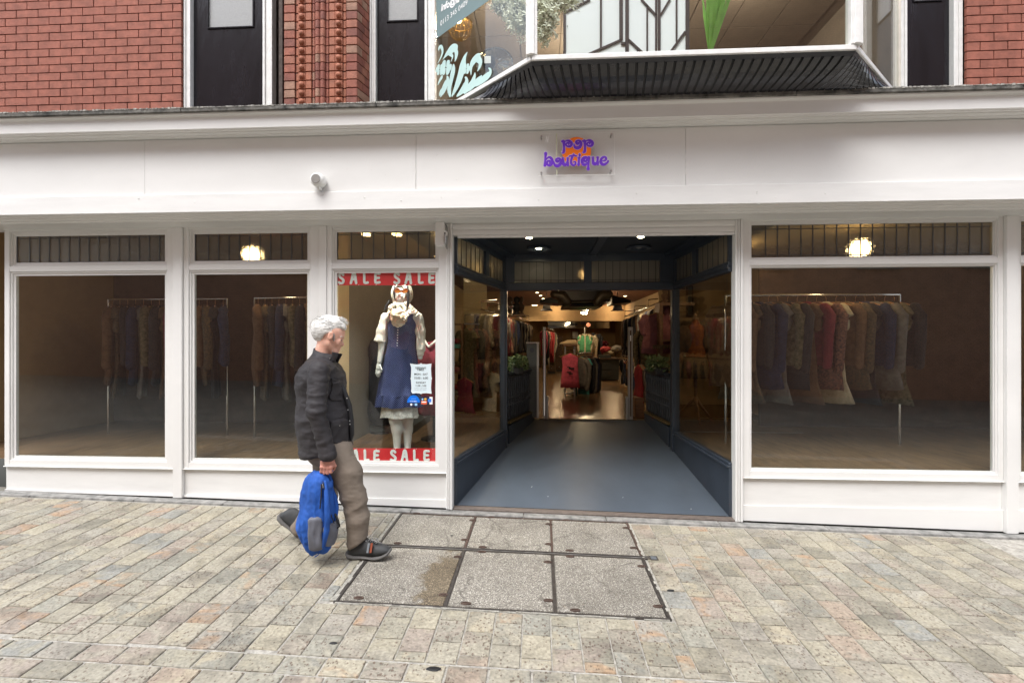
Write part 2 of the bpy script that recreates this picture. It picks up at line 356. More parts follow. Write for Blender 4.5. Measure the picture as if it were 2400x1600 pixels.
def concrete_mat(stain=False, seed=0.):
    m = bpy.data.materials.new('exposed_aggregate_concrete'); m.use_nodes = True; nt = m.node_tree; L = nt.links.new; b = nt.nodes['Principled BSDF']
    tc = _n(nt, 'ShaderNodeTexCoord'); oi = _n(nt, 'ShaderNodeObjectInfo')
    vo = _n(nt, 'ShaderNodeTexVoronoi'); vo.inputs['Scale'].default_value = 215; L(tc.outputs['Object'], vo.inputs['Vector'])
    sp = _n(nt, 'ShaderNodeSeparateColor'); L(vo.outputs['Color'], sp.inputs['Color'])
    chip = _ramp(nt, [(0, (.11, .10, .09)), (.10, (.21, .195, .17)), (.42, (.28, .262, .228)), (.74, (.36, .34, .30)), (.90, (.60, .58, .53))], 'CONSTANT'); L(sp.outputs[0], chip.inputs['Fac'])
    n1 = _n(nt, 'ShaderNodeTexNoise'); n1.inputs['Scale'].default_value = 260; L(tc.outputs['Object'], n1.inputs['Vector'])
    r1 = _ramp(nt, [(.35, .68), (.65, 1.08)]); L(n1.outputs['Fac'], r1.inputs['Fac'])
    m1 = _n(nt, 'ShaderNodeMix', data_type='RGBA', blend_type='MULTIPLY'); m1.inputs['Factor'].default_value = 1; L(chip.outputs['Color'], m1.inputs[6]); L(r1.outputs['Color'], m1.inputs[7])
    # worn and dirty patches
    n2 = _n(nt, 'ShaderNodeTexNoise'); n2.inputs['Scale'].default_value = 3.2; n2.inputs['Detail'].default_value = 6; L(tc.outputs['Object'], n2.inputs['Vector'])
    r2 = _ramp(nt, [(.3, (.72, .70, .66)), (.6, (1.02, 1.0, .96))]); L(n2.outputs['Fac'], r2.inputs['Fac'])
    m2 = _n(nt, 'ShaderNodeMix', data_type='RGBA', blend_type='MULTIPLY'); m2.inputs['Factor'].default_value = 1; L(m1.outputs[2], m2.inputs[6]); L(r2.outputs['Color'], m2.inputs[7])
    # fine cracks: edges of large warped cells, broken up
    wn_ = _n(nt, 'ShaderNodeTexNoise'); wn_.inputs['Scale'].default_value = 9; wn_.inputs['Detail'].default_value = 5; L(tc.outputs['Object'], wn_.inputs['Vector'])
    wv = _n(nt, 'ShaderNodeMix', data_type='VECTOR'); wv.inputs['Factor'].default_value = .13; L(tc.outputs['Object'], wv.inputs[4]); L(wn_.outputs['Color'], wv.inputs[5])
    ve = _n(nt, 'ShaderNodeTexVoronoi'); ve.feature = 'DISTANCE_TO_EDGE'; ve.inputs['Scale'].default_value = 2.3 if not stain else 4.0; L(wv.outputs[1], ve.inputs['Vector'])
    rc = _ramp(nt, [(0, 1.), (.018 if not stain else .03, 0.)]); L(ve.outputs['Distance'], rc.inputs['Fac'])
    n6 = _n(nt, 'ShaderNodeTexNoise'); n6.inputs['Scale'].default_value = 2.6; L(tc.outputs['Object'], n6.inputs['Vector']); rg = _ramp(nt, [(.44, 0.), (.53, .7)]); L(n6.outputs['Fac'], rg.inputs['Fac'])
    mc = _n(nt, 'ShaderNodeMath', operation='MULTIPLY'); L(rc.outputs['Color'], mc.inputs[0]); L(rg.outputs['Color'], mc.inputs[1])
    m3 = _n(nt, 'ShaderNodeMix', data_type='RGBA'); L(mc.outputs[0], m3.inputs['Factor']); L(m2.outputs[2], m3.inputs[6]); m3.inputs[7].default_value = (.07, .06, .05, 1)
    last = m3
    if stain:   # rust-brown wet stain along the right-hand edge of this slab
        vd = _n(nt, 'ShaderNodeVectorMath', operation='SUBTRACT'); vd.inputs[1].default_value = (-.60, 3.12, .1); L(tc.outputs['Object'], vd.inputs[0])
        vm = _n(nt, 'ShaderNodeVectorMath', operation='MULTIPLY'); vm.inputs[1].default_value = (6.6, 2.5, 0); L(vd.outputs[0], vm.inputs[0])
        vl = _n(nt, 'ShaderNodeVectorMath', operation='LENGTH'); L(vm.outputs[0], vl.inputs[0])
        n7 = _n(nt, 'ShaderNodeTexNoise'); n7.inputs['Scale'].default_value = 14; n7.inputs['Detail'].default_value = 8; L(tc.outputs['Object'], n7.inputs['Vector'])
        ma = _n(nt, 'ShaderNodeMath', operation='MULTIPLY_ADD'); L(n7.outputs['Fac'], ma.inputs[0]); ma.inputs[1].default_value = -1.75; L(vl.outputs['Value'], ma.inputs[2])
        rs = _ramp(nt, [(0.0, .9), (.35, 0.)]); L(ma.outputs[0], rs.inputs['Fac'])
        m4 = _n(nt, 'ShaderNodeMix', data_type='RGBA'); m4.blend_type = 'MULTIPLY'; L(rs.outputs['Color'], m4.inputs['Factor']); L(m3.outputs[2], m4.inputs[6]); m4.inputs[7].default_value = (.62, .52, .38, 1); last = m4
    L(last.outputs[2], b.inputs['Base Color']); b.inputs['Roughness'].default_value = .75
    bp = _n(nt, 'ShaderNodeBump'); bp.inputs['Strength'].default_value = .5; bp.inputs['Distance'].default_value = .003; L(vo.outputs['Distance'], bp.inputs['Height']); L(bp.outputs[0], b.inputs['Normal'])
    return m
MT['conc'] = concrete_mat(); MT['conc_stain'] = concrete_mat(True)

YF = 4.36                                    # plane of the shop front at street level
def gquad(mb, x0, x1, y0, y1, dz, th=.06):
    return mb.hexa([(x0, y0, gz(x0, y0)+dz-th), (x1, y0, gz(x1, y0)+dz-th), (x1, y1, gz(x1, y1)+dz-th), (x0, y1, gz(x0, y1)+dz-th),
                    (x0, y0, gz(x0, y0)+dz), (x1, y0, gz(x1, y0)+dz), (x1, y1, gz(x1, y1)+dz), (x0, y1, gz(x0, y1)+dz)])
g = MB()
gx0, gx1, gy0, gy1 = -60, 60, -70, YF+.2
g.add([(gx0, gy0, gz(gx0, gy0)-.03), (gx1, gy0, gz(gx1, gy0)-.03), (gx1, gy1, gz(gx1, gy1)-.03), (gx0, gy1, gz(gx0, gy1)-.03)], [(0, 1, 2, 3)])
MT['street'] = mat('grey_street_paving', (.22, .205, .175), .8, var=.25, vs=1.5, bump=.3, bs=30)
struct('street', g, 'street')
pave = struct('pavement', gquad(gquad(MB(), -5.6, 5.2, 2.375, YF+.03, -.008, .02), -5.6, 5.2, 1.2, 2.371, -.0085, .02), 'bed')
CX0, CX1, CY0, CY1, CYM = -1.215, .735, 2.866, 4.243, 3.615
stones = []
P = .156
for k in range(-26, 30):
    x0 = CX0+.028+k*P; jx = .008; under = 0 <= k <= 11; Pw = P
    if k < 0: x0 = CX0-.106+k*P
    if k > 11: x0 = CX1+.032+(k-12)*P
    if x0+P < -5.5 or x0 > 4.7: continue
    # below the cellar hatch
    y = CY0-.03; first = .098 if k % 2 == 0 else .19
    lens = [first]
    yy = y
    if under:
        while yy > 2.40:
            l = min(lens.pop() if lens else .19, yy-2.383)
            if l > .03: stones.append((x0, x0+P-jx, yy-l+.008, yy))
            yy -= l
    else:
        yy = 4.235; first = [.12, .19, .16, .09][k % 4]; l = first
        while yy > 2.40:
            l = min(l, yy-2.383)
            if l > .03: stones.append((x0, x0+P-jx, yy-l+.008, yy))
            yy -= l; l = random.choice([.19, .19, .17, .205])
for x0, x1 in ((CX0-.100, CX0+.02), (CX0+.028+12*P, CX1+.026)):
    yy = CY0-.03
    for l in (.098, .19, .165): stones.append((x0, x1, yy-l+.008, yy)); yy -= l
# edge strips beside the hatch
yy = 4.235
while yy > 2.9:
    l = min(.2, yy-2.86); stones.append((CX0-.098, CX0-.042, yy-l+.008, yy)); yy -= l
# rows laid across, nearer the camera
row = 0; yb = 2.372
while yb > 1.6:
    off = (row % 2)*.105+row*.013; x = -5.5+off
    while x < 4.8:
        l = .2+random.uniform(-.012, .012); stones.append((x, x+l-.012, yb-.118+.004, yb)); x += l
    yb -= .128; row += 1
SAFE = []
for (a, b, c, d) in stones:
    if b-a > .03: SAFE.append((a, b, c, d))
def vis(s):
    x, y = (s[0]+s[1])/2, s[3]; t = -x*SA+y*CA; return t > .5 and abs((x*CA+y*SA)/t) < 1.06 and (EZ-gz(x, y))/t < .705
inv = [s for s in SAFE if vis(s)]
inv.sort(key=lambda s: (0 if (-2.2 < (s[0]+s[1])/2 < 1.7) else 1, (s[0]-0)**2+(s[2])**2))
def stone_mesh(w, d, seed):
    mb = MB(); r = random.Random(seed); n = 3; e = .0035
    for j, (ins, z) in enumerate(((0, -.03), (.0, -.004), (e, 0.0))):
        ring = []
        for (sx, sy) in ((-1, -1), (0, -1), (1, -1), (1, 0), (1, 1), (0, 1), (-1, 1), (-1, 0)):
            ring.append((sx*(w/2-ins)+r.uniform(-.0012, .0012), sy*(d/2-ins)+r.uniform(-.0012, .0012), z+(r.uniform(-.0015, .0015) if j else 0)))
        o = len(mb.v); mb.v += ring
    mb.v.append((r.uniform(-.02, .02), r.uniform(-.02, .02), r.uniform(-.001, .0022)))
    for j in range(2):
        for k in range(8): mb.f.append((j*8+k, j*8+(k+1) % 8, (j+1)*8+(k+1) % 8, (j+1)*8+k))
    for k in range(8): mb.f.append((16+k, 16+(k+1) % 8, 24))
    return mb
cache = {}
for i, (a, b, c, d) in enumerate(inv[:299]):
    w, l = round(b-a, 3), round(d-c, 3); key = (w, l, i % 3) if (w, l, i % 3) in cache or len(cache) < 80 else None
    if key is None: key = (w, l, i % 3)
    if key not in cache:
        me = stone_mesh(w, l, i).mesh('paving_stone'); me.materials.append(MT['stone']); cache[key] = me
    o = bpy.data.objects.new('paving_stone', cache[key]); COL.objects.link(o)
    x, y = (a+b)/2, (c+d)/2; o.location = (x, y, gz(x, y)+random.uniform(-.0012, .0018)); o.rotation_euler = (math.atan(GY)+random.uniform(-.004, .004), -math.atan(GX)+random.uniform(-.004, .004), random.uniform(-.006, .006)); o.parent = pave
rest = MB()
for i, (a, b, c, d) in enumerate(inv[299:]+[s for s in SAFE if not vis(s)]):
    m = stone_mesh(b-a, d-c, i); x, y = (a+b)/2, (c+d)/2
    m.v = [(vx+x, vy+y, vz+gz(vx+x, vy+y)) for vx, vy, vz in m.v]; rest.add(m.v, m.f)
o = sub('outer_paving_stones', rest, 'stone', pave, kind='stuff')
# granite strip at the foot of the shop front, broken mortar edge round the hatch
kb = MB()
x = -5.5; MT['granite'] = mat('worn_grey_granite', (.20, .20, .19), .7, var=.35, vs=14, bump=.4, bs=70, col2=(.34, .33, .31))
while x < 4.7:
    l = random.uniform(.7, 1.0); m = gquad(MB(), x, x+l-.006, 4.262, 4.345, .012, .05)
    sub('kerb_stone', m, 'granite', pave, bevel=.004); x += l
rim = MB(); rr = random.Random(3)
def jag(x0, y0, x1, y1, w):
    n = 40
    for i in range(n):
        t0, t1 = i/n, (i+1)/n; ww = w*(.5+.6*rr.random())
        dx, dy = (x1-x0), (y1-y0); L_ = math.hypot(dx, dy); nx, ny = dy/L_, -dx/L_
        a0 = (x0+dx*t0, y0+dy*t0); a1 = (x0+dx*t1, y0+dy*t1); z = .0015+rr.uniform(-.001, .002)
        q = [a0, a1, (a1[0]+nx*ww, a1[1]+ny*ww), (a0[0]+nx*ww, a0[1]+ny*ww)]
        rim.add([(p[0], p[1], gz(*p)-.02) for p in q]+[(p[0], p[1], gz(*p)+z) for p in q], [(4, 5, 6, 7), (0, 1, 5, 4), (1, 2, 6, 5), (2, 3, 7, 6), (3, 0, 4, 7)])
jag(CX1, CY0-.002, CX0, CY0-.002, -.022); jag(CX0-.002, CY0, CX0-.002, CY1, -.036); jag(CX1+.002, CY1, CX1+.002, CY0, -.018)
MT['mortar'] = mat('crumbling_pale_mortar', (.36, .345, .30), .95, var=.3, vs=40, bump=.8, bs=120)
sub('mortar_edging', rim, 'mortar', pave, kind='stuff')

# ---------------------------------------------------------------- the cellar hatch: six concrete panels in an iron frame
hatch = thing('cellar_hatch', 'six pale speckled concrete pavement slabs set in a dark iron frame before the doorway', 'cellar hatch', (-.24, 3.55, gz(-.24, 3.55)))
XB = [CX0, -.562, .085, CX1]; YB = [CY0, CYM, CY1]; fw = .011
for j in range(2):
    for i in range(3):
        x0, x1, y0, y1 = XB[i]+fw*1.3, XB[i+1]-fw*1.3, YB[j]+fw*(1.3 if j == 0 else 2.2), YB[j+1]-fw*(2.2 if j == 0 else .6)
        part('panel', gquad(MB(), x0, x1, y0, y1, .0, .05), 'conc_stain' if (i, j) == (0, 0) else 'conc', hatch, bevel=.002,
             label='cracked panel with a rust brown stain along one edge' if (i, j) == (0, 0) else None)
for i, x in enumerate(XB):
    part('frame_bar', gquad(MB(), x-fw, x+fw, CY0+.0, CYM-.022, .003, .05), 'iron', hatch); part('frame_bar', gquad(MB(), x-fw*.8, x+fw*.8, CYM+.022, CY1, .003, .05), 'rust' if i else 'iron', hatch)
part('frame_bar', gquad(MB(), CX0-fw, CX1+fw, CY0-fw*1.2, CY0-.0005, .0035, .05), 'iron', hatch)
part('frame_bar', gquad(MB(), CX0-.002, CX1+fw, CY1+.0005, CY1+fw*.7, .0035, .05), 'rust', hatch)
part('centre_channel', gquad(gquad(MB(), CX0-.0, CX1+.05, CYM-.021, CYM-.009, .004, .05), CX0, CX1+.05, CYM+.009, CYM+.021, .004, .05), 'iron', hatch)
part('channel_bed', gquad(MB(), CX0, CX1+.05, CYM-.0085, CYM+.0085, -.002, .04), 'granite', hatch)
part('channel_end_plate', gquad(MB(), CX1+.052, CX1+.11, CYM-.032, CYM+.032, .002, .05), 'iron', hatch)
MT['patina'] = mat('grey_steel_insert', (.22, .24, .26), .4, metal=.5, var=.2, vs=30)
part('channel_end_insert', gquad(MB(), CX1+.06, CX1+.10, CYM-.023, CYM+.023, .004, .01), 'patina', hatch)
def lug(x, y, horiz):
    me = MB(); a, b = (.027, .013) if horiz else (.028, .013)
    def ringv(a, b, z): return [(x+a*math.cos(t*PI/8), y+b*math.sin(t*PI/8), gz(x, y)+z) for t in range(16)]
    me.loft([ringv(a*1.12, b*1.2, -.02), ringv(a*1.1, b*1.15, .006), ringv(a, b, .0075), ringv(a*.72, b*.55, .0065), ringv(a*.7, b*.5, .001)])
    part('lifting_lug', me, 'rust', hatch, smooth=False)
for (px, py) in ((1108, 1219), (1089, 1265), (1286, 1228), (1286, 1275), (1467, 1237), (1485, 1284), (1504, 1327), (1284, 1317), (1073, 1305), (1039, 1394), (1285, 1407), (1542, 1421)):
    r_ = ray(px, py); t_ = EZ/(GX*r_.x+GY*r_.y-r_.z); lug(r_.x*t_, r_.y*t_, True)
for (px, py) in ((932, 1273), (1131, 1282), (1129, 1293), (1335, 1290), (1336, 1304), (841, 1401), (1092, 1414), (1348, 1430), (977, 1203), (1152, 1212), (1327, 1219)):
    r_ = ray(px, py); t_ = EZ/(GX*r_.x+GY*r_.y-r_.z); lug(r_.x*t_, r_.y*t_, False)
# chewing-gum spots and litter on the paving
for n_, (px, py, rx) in enumerate(((781, 1507, .02), (1016, 1567, .035), (1572, 1383, .022), (1059, 1255, .012))):
    r_ = ray(px, py); t_ = EZ/(GX*r_.x+GY*r_.y-r_.z); x, y = r_.x*t_, r_.y*t_
    mb = MB(); mb.loft([[(x+rx*s_*math.cos(t*PI/6)*(1+.15*math.sin(t*2.1)), y+rx*.45*s_*math.sin(t*PI/6), gz(x, y)+h_) for t in range(12)] for s_, h_ in ((1.05, -.002), (1, .0035), (.8, .005))])
    single('dark_gum_blot', mb, 'blackm', ['flat dark blot on the paving left of the hatch corner, near the bottom', 'long dark stain on the row of stones laid across at the bottom', 'dark oval blot on the pale paving right of the hatch', 'small black blot on the far left hatch slab'][n_], 'stain', smooth=True)

# ================================================================ THE BUILDING ACROSS THE STREET (seen in the glass)
MT['opp'] = bpy.data.materials.new('far_brick_wall'); MT['opp'].use_nodes = True
nt = MT['opp'].node_tree; bt = _n(nt, 'ShaderNodeTexBrick'); tcx = _n(nt, 'ShaderNodeTexCoord'); mpx = _n(nt, 'ShaderNodeMapping'); mpx.inputs['Rotation'].default_value = (R(90), 0, 0)
bt.inputs['Color1'].default_value = (.46, .25, .17, 1); bt.inputs['Color2'].default_value = (.38, .20, .14, 1); bt.inputs['Mortar'].default_value = (.12, .10, .09, 1)
bt.inputs['Scale'].default_value = 1; bt.inputs['Brick Width'].default_value = .235; bt.inputs['Row Height'].default_value = .078; bt.inputs['Mortar Size'].default_value = .008
nt.links.new(tcx.outputs['Object'], mpx.inputs[0]); nt.links.new(mpx.outputs[0], bt.inputs['Vector']); nt.links.new(bt.outputs['Color'], nt.nodes['Principled BSDF'].inputs['Base Color'])
nt.nodes['Principled BSDF'].inputs['Roughness'].default_value = .85
opp = thing('brick_building', 'plain red brick building across the street, seen only as a reflection in the shop windows', 'building', (0, -11.5, 0))
part('wall', MB().box(-26, 24, -14, -11.5, -1, 17.0), 'opp', opp)
for i in range(-5, 5):
    part('window', MB().box(i*4+.6, i*4+2.1, -11.52, -11.45, 4.6, 6.8), 'blackm', opp); part('window_sill', MB().box(i*4+.5, i*4+2.2, -11.6, -11.40, 4.45, 4.58), 'granite', opp)

# ================================================================ THE SHOP BUILDING
shop = thing('shop_building', 'white painted shop front with deep fascia, open entrance passage and black ribbed bay window above', 'building', (-.26, YF, .12))
XL, XR = -6.2, 5.2
YR, YA, YC, YLD = 4.02, 4.05, 3.92, 3.87      # planes: lower rail, fascia board, cornice, lead ledge
zr = lambda py, Y: WZ(1200, py, Y)
# lead and stone ledge
MT['ledge'] = mat('mossy_lead_ledge', (.035, .036, .03), .85, var=.5, vs=12, bump=.8, bs=40, col2=(.20, .19, .17))
MT['ledge_t'] = mat('pale_lichen_crust', (.34, .33, .30), .9, var=.5, vs=30, bump=.9, bs=60)
zl0, zl1 = zr(241, YLD), zr(231, YLD)
x = XL
while x < XR:
    l = 1.63; part('ledge_slab', MB().box(x, min(x+l, XR)-.004, YLD, 4.3, zl0, zl1), 'ledge', shop, bevel=.004)
    crust = MB(); n = 60
    for i in range(n):
        a = x+l*i/n; h = random.uniform(.002, .013)
        if a < XR-.03: crust.box(a, a+l/n*random.uniform(.6, 1.0), YLD-.003, YLD+.05, zl1-h*.5, zl1+h*.6)
    part('lichen_crust', crust, 'ledge_t', shop, kind='stuff'); x += l
# cornice: cove above, flat board below, ribbed underside
zc = [zr(241, YLD), zr(256, 3.925), zr(283, YC), zr(284, YC)]
prof = [(YLD+.02, zl0-.001), (YLD+.022, zl0-.012), (YLD+.045, zl0-.022), (YC-.012, zc[1]+.012), (YC-.003, zc[1]), (YC, zc[2]), (YC+.012, zc[2]-.006), (YC+.012, zc[2]-.010), (YC+.04, zc[2]-.010), (YC+.042, zc[2]-.018), (YC+.085, zc[2]-.018), (YC+.088, zc[2]-.026), (YA+.002, zc[2]-.026), (YA+.06, zc[2]-.026), (YA+.06, zl0-.001)]
part('cornice', MB().prism(prof, XL, XR), 'paint', shop)
# fascia boards, jointed where the photograph shows a seam
zf1, zf0 = zc[2]-.03, zr(441, YR)
seams = [XL, -3.4, WX(975, YA), WX(1607, YA), 3.9, XR]
for a, b in zip(seams[:-1], seams[1:]):
    part('fascia_board', MB().box(a+.0012, b-.0012, YA, YA+.05, zf0-.02, zf1), 'paint', shop)
MT['filler'] = mat('filler_ridge', (.74, .73, .70), .5, var=.03, bump=.3, bs=80)
for px, y0, y1 in ((974, 335, 440), (1607, 362, 408)):
    rb = MB(); x = WX(px, YA); z = WZ(px, y1, YA)
    while z < WZ(px, y0, YA):
        rb.box(x-.003, x+random.uniform(-.001, .004), YA-.0022, YA+.002, z, z+random.uniform(.01, .05)); z += .06
    part('filler_ridge', rb, 'filler', shop, kind='stuff')
# little paint blisters and nail heads
bl = MB(); rb_ = random.Random(5)
for i in range(60):
    px = rb_.uniform(300, 2000); py = rb_.choice([rb_.uniform(300, 330), rb_.uniform(360, 430), rb_.uniform(446, 480)]); Y = YA if py < 440 else YR; p = W(px, py, Y)
    if py < 440 and abs(px-1350) < 110: continue
    bl.ball((p.x, Y+.0005, p.z), (rb_.uniform(.003, .008), .003, rb_.uniform(.003, .006)), 6)
part('paint_blister', bl, 'paint', shop, kind='stuff', smooth=True)
# lower rail with stepped mouldings under it, back to the frieze
z2 = zr(485, YR)
prof = [(YR, zf0), (YR, z2), (YR+.008, z2-.004), (YR+.035, z2-.004), (YR+.037, z2-.012), (YR+.05, z2-.012), (YR+.075, z2-.014), (YR+.08, z2-.022), (YR+.12, z2-.022), (YR+.124, z2-.03), (YR+.16, z2-.03), (YR+.16, z2+.02), (YR+.04, zf0-.0)]
prof = [(YR, zf0), (YR-.0, z2), (YR+.008, z2-.004), (YR+.035, z2-.004), (YR+.037, z2-.012), (YR+.075, z2-.012), (YR+.08, z2-.022), (YR+.12, z2-.022), (YR+.124, z2-.03), (YR+.16, z2-.03), (YR+.16, zf0)]
me_ = MB(); n = 46; rr = random.Random(9)
part('fascia_rail', MB().prism([(YR+.004, zf0-.004), (YR, z2), (YR+.16, z2), (YR+.16, zf0), (YR+.012, zf0)], XL, XR), 'paint_rough', shop)
part('rail_moulding', MB().prism([(YR+.008, z2-.0005), (YR+.010, z2-.006), (YR+.037, z2-.004), (YR+.042, z2-.022), (YR+.078, z2-.020), (YR+.084, z2-.036), (YR+.12, z2-.034), (YR+.126, z2-.048), (YR+.165, z2-.048), (YR+.165, z2-.0005)], XL, XR), 'paint', shop)
ZS = z2-.05                                   # soffit level
part('soffit', MB().box(XL, XR, YR+.166, YF+.10, ZS, ZS+.03), 'paint', shop)
# --- blank wall behind the fascia, carries the upper floor
part('wall', MB().box(XL, XR, 4.30, 4.36, ZS+.032, zl1-.02), 'paint', shop)

def rect_frame(x0, x1, z0, z1, w, y0, y1, m, par, name='frame'):
    mb = MB(); mb.box(x0, x1, y0, y1, z1-w, z1); mb.box(x0, x1, y0, y1, z0, z0+w); mb.box(x0, x0+w, y0+.0004, y1, z0+w, z1-w); mb.box(x1-w, x1, y0+.0004, y1, z0+w, z1-w)
    return part(name, mb, m, par)
def shop_window(pxs, label=None, mir=False, transom=True):
    """pxs: outer left, frame in left, glass left, glass right, frame in right, outer right (photo x on the shop-front plane)"""
    xo0, xi0, xg0, xg1, xi1, xo1 = [WX(p, YF) for p in pxs]
    Z = lambda py: WZ(1000, py, YF)
    zt0, zt1 = Z(611), Z(537); zg0, zg1 = Z(1084), Z(634); zsill = Z(1106); ztop = Z(520)
    for a, b in ((xo0, xi0), (xi1, xo1)):
        mb = MB().box(a, b, YF, YF+.07, zsill, ztop+.04); part('window_stile', mb, 'paint', shop, bevel=.003)
    part('window_head', MB().box(xi0+.0005, xi1-.0005, YF+.002, YF+.07, Z(530.5), ztop+.04), 'paint', shop)
    part('transom_rail', MB().box(xi0+.0005, xi1-.0005, YF+.002, YF+.07, Z(628), Z(615.5)), 'paint', shop)
    part('bottom_rail', MB().box(xi0+.0005, xi1-.0005, YF+.002, YF+.07, zsill, Z(1092.5)), 'paint', shop)
    for z0, z1, nm in ((Z(615.2), Z(530.8), 'transom_light'), (Z(1092.2), Z(628.3), 'display_window')):
        f = rect_frame(xi0+.001, xi1-.001, z0, z1, .014, YF+.012, YF+.05, 'paint', shop, 'glazing_bead')
        rect_frame(xi0+.0155, xi1-.0155, z0+.0145, z1-.0145, min(.022, xg0-xi0-.017) if xg0-xi0 > .02 else .006, YF+.024, YF+.052, 'paint', shop, 'glazing_bead')
    part('display_pane', MB().box(xi0+.016, xi1-.016, YF+.034, YF+.040, zg0-.02, zg1+.02), 'glass', shop)
    part('obscure_pane', MB().box(xi0+.016, xi1-.016, YF+.034, YF+.040, zt0-.02, zt1+.02), 'frost', shop)
    n = max(2, round((xg1-xg0)/.098)); 
    for i in range(n+1):
        xx = xg0+(xg1-xg0)*(i+.28)/n if i else xg0+.004
        if xx < xg1-.004: part('lead_strip', MB().box(xx-.0045, xx+.0045, YF+.030, YF+.0335, zt0, zt1), 'lead', shop)
    for py in (545.5, 605): part('lead_strip', MB().box(xg0, xg1, YF+.0295, YF+.0335, Z(py)-.003, Z(py)+.003), 'lead', shop)
    # stall riser: sill nosing, panel, skirting
    zk = Z(1170); zb0 = [gz(xo0, YF)+.02, gz(xo1, YF)+.02]
    part('sill_nosing', MB().box(xo0, xo1, YF-.012, YF+.07, zsill-.008, zsill-.0005), 'paint_white', shop, bevel=.002)
    part('stall_riser_panel', MB().box(xo0, xo1, YF+.018, YF+.06, zk, zsill-.009), 'paint_rough', shop)
    part('skirting_board', MB().hexa([(xo0, YF+.001, zb0[0]), (xo1, YF+.001, zb0[1]), (xo1, YF+.05, zb0[1]), (xo0, YF+.05, zb0[0]), (xo0, YF+.004, zk-.001), (xo1, YF+.004, zk-.001), (xo1, YF+.05, zk-.001), (xo0, YF+.05, zk-.001)]), 'paint', shop)
    return xg0, xg1, zg0, zg1, zt0, zt1
def pilaster(p0, p1, y0, ztop_py=518, bead=True, name='pilaster'):
    x0, x1 = WX(p0, YF), WX(p1, YF); zt = ZS-.0005; zb = gz((x0+x1)/2, YF)+.014
    if not bead: part(name, MB().box(x0, x1, y0, YF+.08, zb, zt), 'paint', shop, bevel=.003); return
    w = x1-x0; mb = MB().box(x0, x1, y0+.02, YF+.08, zb, zt)
    part(name, mb, 'paint', shop, bevel=.002)
    for f0, f1, dy in ((.0, .32, .012), (.38, .60, .006), (.66, 1.0, .0)):
        part('pilaster_bead', MB().box(x0+w*f0, x0+w*f1, y0+dy, y0+.0195, zb+.001, zt-.001), 'paint', shop, bevel=.004)
win = shop_window((766, 777.5, 787, 1024, 1028.5, 1046))
pilaster(1046.3, 1061.5, YF-.035)
pilaster(748, 765.7, YF-.01, bead=False)
winL = shop_window((430, 442, 452, 722, 727, 747.7))
pilaster(408, 429.7, YF-.02, bead=False)
winLL = shop_window((10, 22, 32, 385, 391, 407.7))
pilaster(1722, 1738, YF-.035)
winR = shop_window((1738.3, 1758, 1763, 2330, 2340, 2352))
pilaster(2352.3, 2380, YF-.03, bead=False)
winRR = shop_window((2380.3, 2392, 2398, 2700, 2710, 2730))
# roller shutter housing over the entrance
ex0, ex1 = WX(1062, YF), WX(1721.5, YF); Ze = lambda py: WZ(1200, py, YF)
part('shutter_housing', MB().prism([(YF-.01, ZS-.001), (YF-.018, Ze(528)), (YF-.018, Ze(534)), (YF-.005, Ze(537)), (YF-.005, Ze(539)), (YF+.14, Ze(539)), (YF+.14, ZS-.001)], ex0, ex1), 'paint', shop)
part('shutter_guide', MB().prism([(YF-.012, Ze(539.6)), (YF-.012, Ze(550)), (YF+.12, Ze(550)), (YF+.12, Ze(539.6))], ex0, ex1), 'paint', shop, bevel=.001)
part('shutter_bottom_bar', MB().box(ex0+.04, ex1, YF-.006, YF+.03, Ze(556), Ze(550.4)), 'paint_white', shop, bevel=.002)
# threshold
zt_a, zt_b = gz(ex0, YF)+.03, gz(ex1, YF)+.03
MT['thresh'] = mat('worn_brown_threshold', (.13, .105, .09), .55, var=.35, vs=18, st=(1, 5, 1), bump=.2, bs=50)
part('threshold_strip', MB().hexa([(ex0, YF-.012, zt_a-.05), (ex1, YF-.012, zt_b-.05), (ex1, YF+.055, zt_b-.05), (ex0, YF+.055, zt_a-.05), (ex0, YF-.012, zt_a-.006), (ex1, YF-.012, zt_b-.006), (ex1, YF+.055, zt_b), (ex0, YF+.055, zt_a)]), 'thresh', shop, bevel=.002)

# ---------------------------------------------------------------- entrance passage
ZI = .52                                       # shop floor level
P1, P2, P3 = Vector((ex0, YF+.06)), Vector((-.447, 5.93)), Vector((-.10, 7.17))
Q1, Q2, Q3 = Vector((ex1, YF+.06)), Vector((1.60, 5.93)), Vector((1.50, 7.17))
fl = MB(); zf = lambda p: (zt_a+(zt_b-zt_a)*(p.x-ex0)/(ex1-ex0))*(1-(p.y-YF-.05)/2.76)+ZI*(p.y-YF-.05)/2.76
MT['ramp'] = mat('blue_grey_floor_paint', (.076, .094, .117), .32, var=.12, vs=2.2, bump=.05, bs=25, st=(1, .6, 1))
rowsL = [P1+(P2-P1)*i/8 for i in range(8)]+[P2+(P3-P2)*i/6 for i in range(7)]; rowsR = [Q1+(Q2-Q1)*i/8 for i in range(8)]+[Q2+(Q3-Q2)*i/6 for i in range(7)]
for a, b in zip(rowsL, rowsR): fl.v += [(a.x-.02, a.y, zf(a)), (b.x+.02, b.y, zf(b))]
for i in range(len(rowsL)-1): fl.f.append((2*i, 2*i+1, 2*i+3, 2*i+2))
struct('entrance_floor', fl, 'ramp', smooth=True)
MT['flakes'] = mat('white_flakes', (.7, .7, .68), .8, var=0)
lit = MB(); rl = random.Random(4)
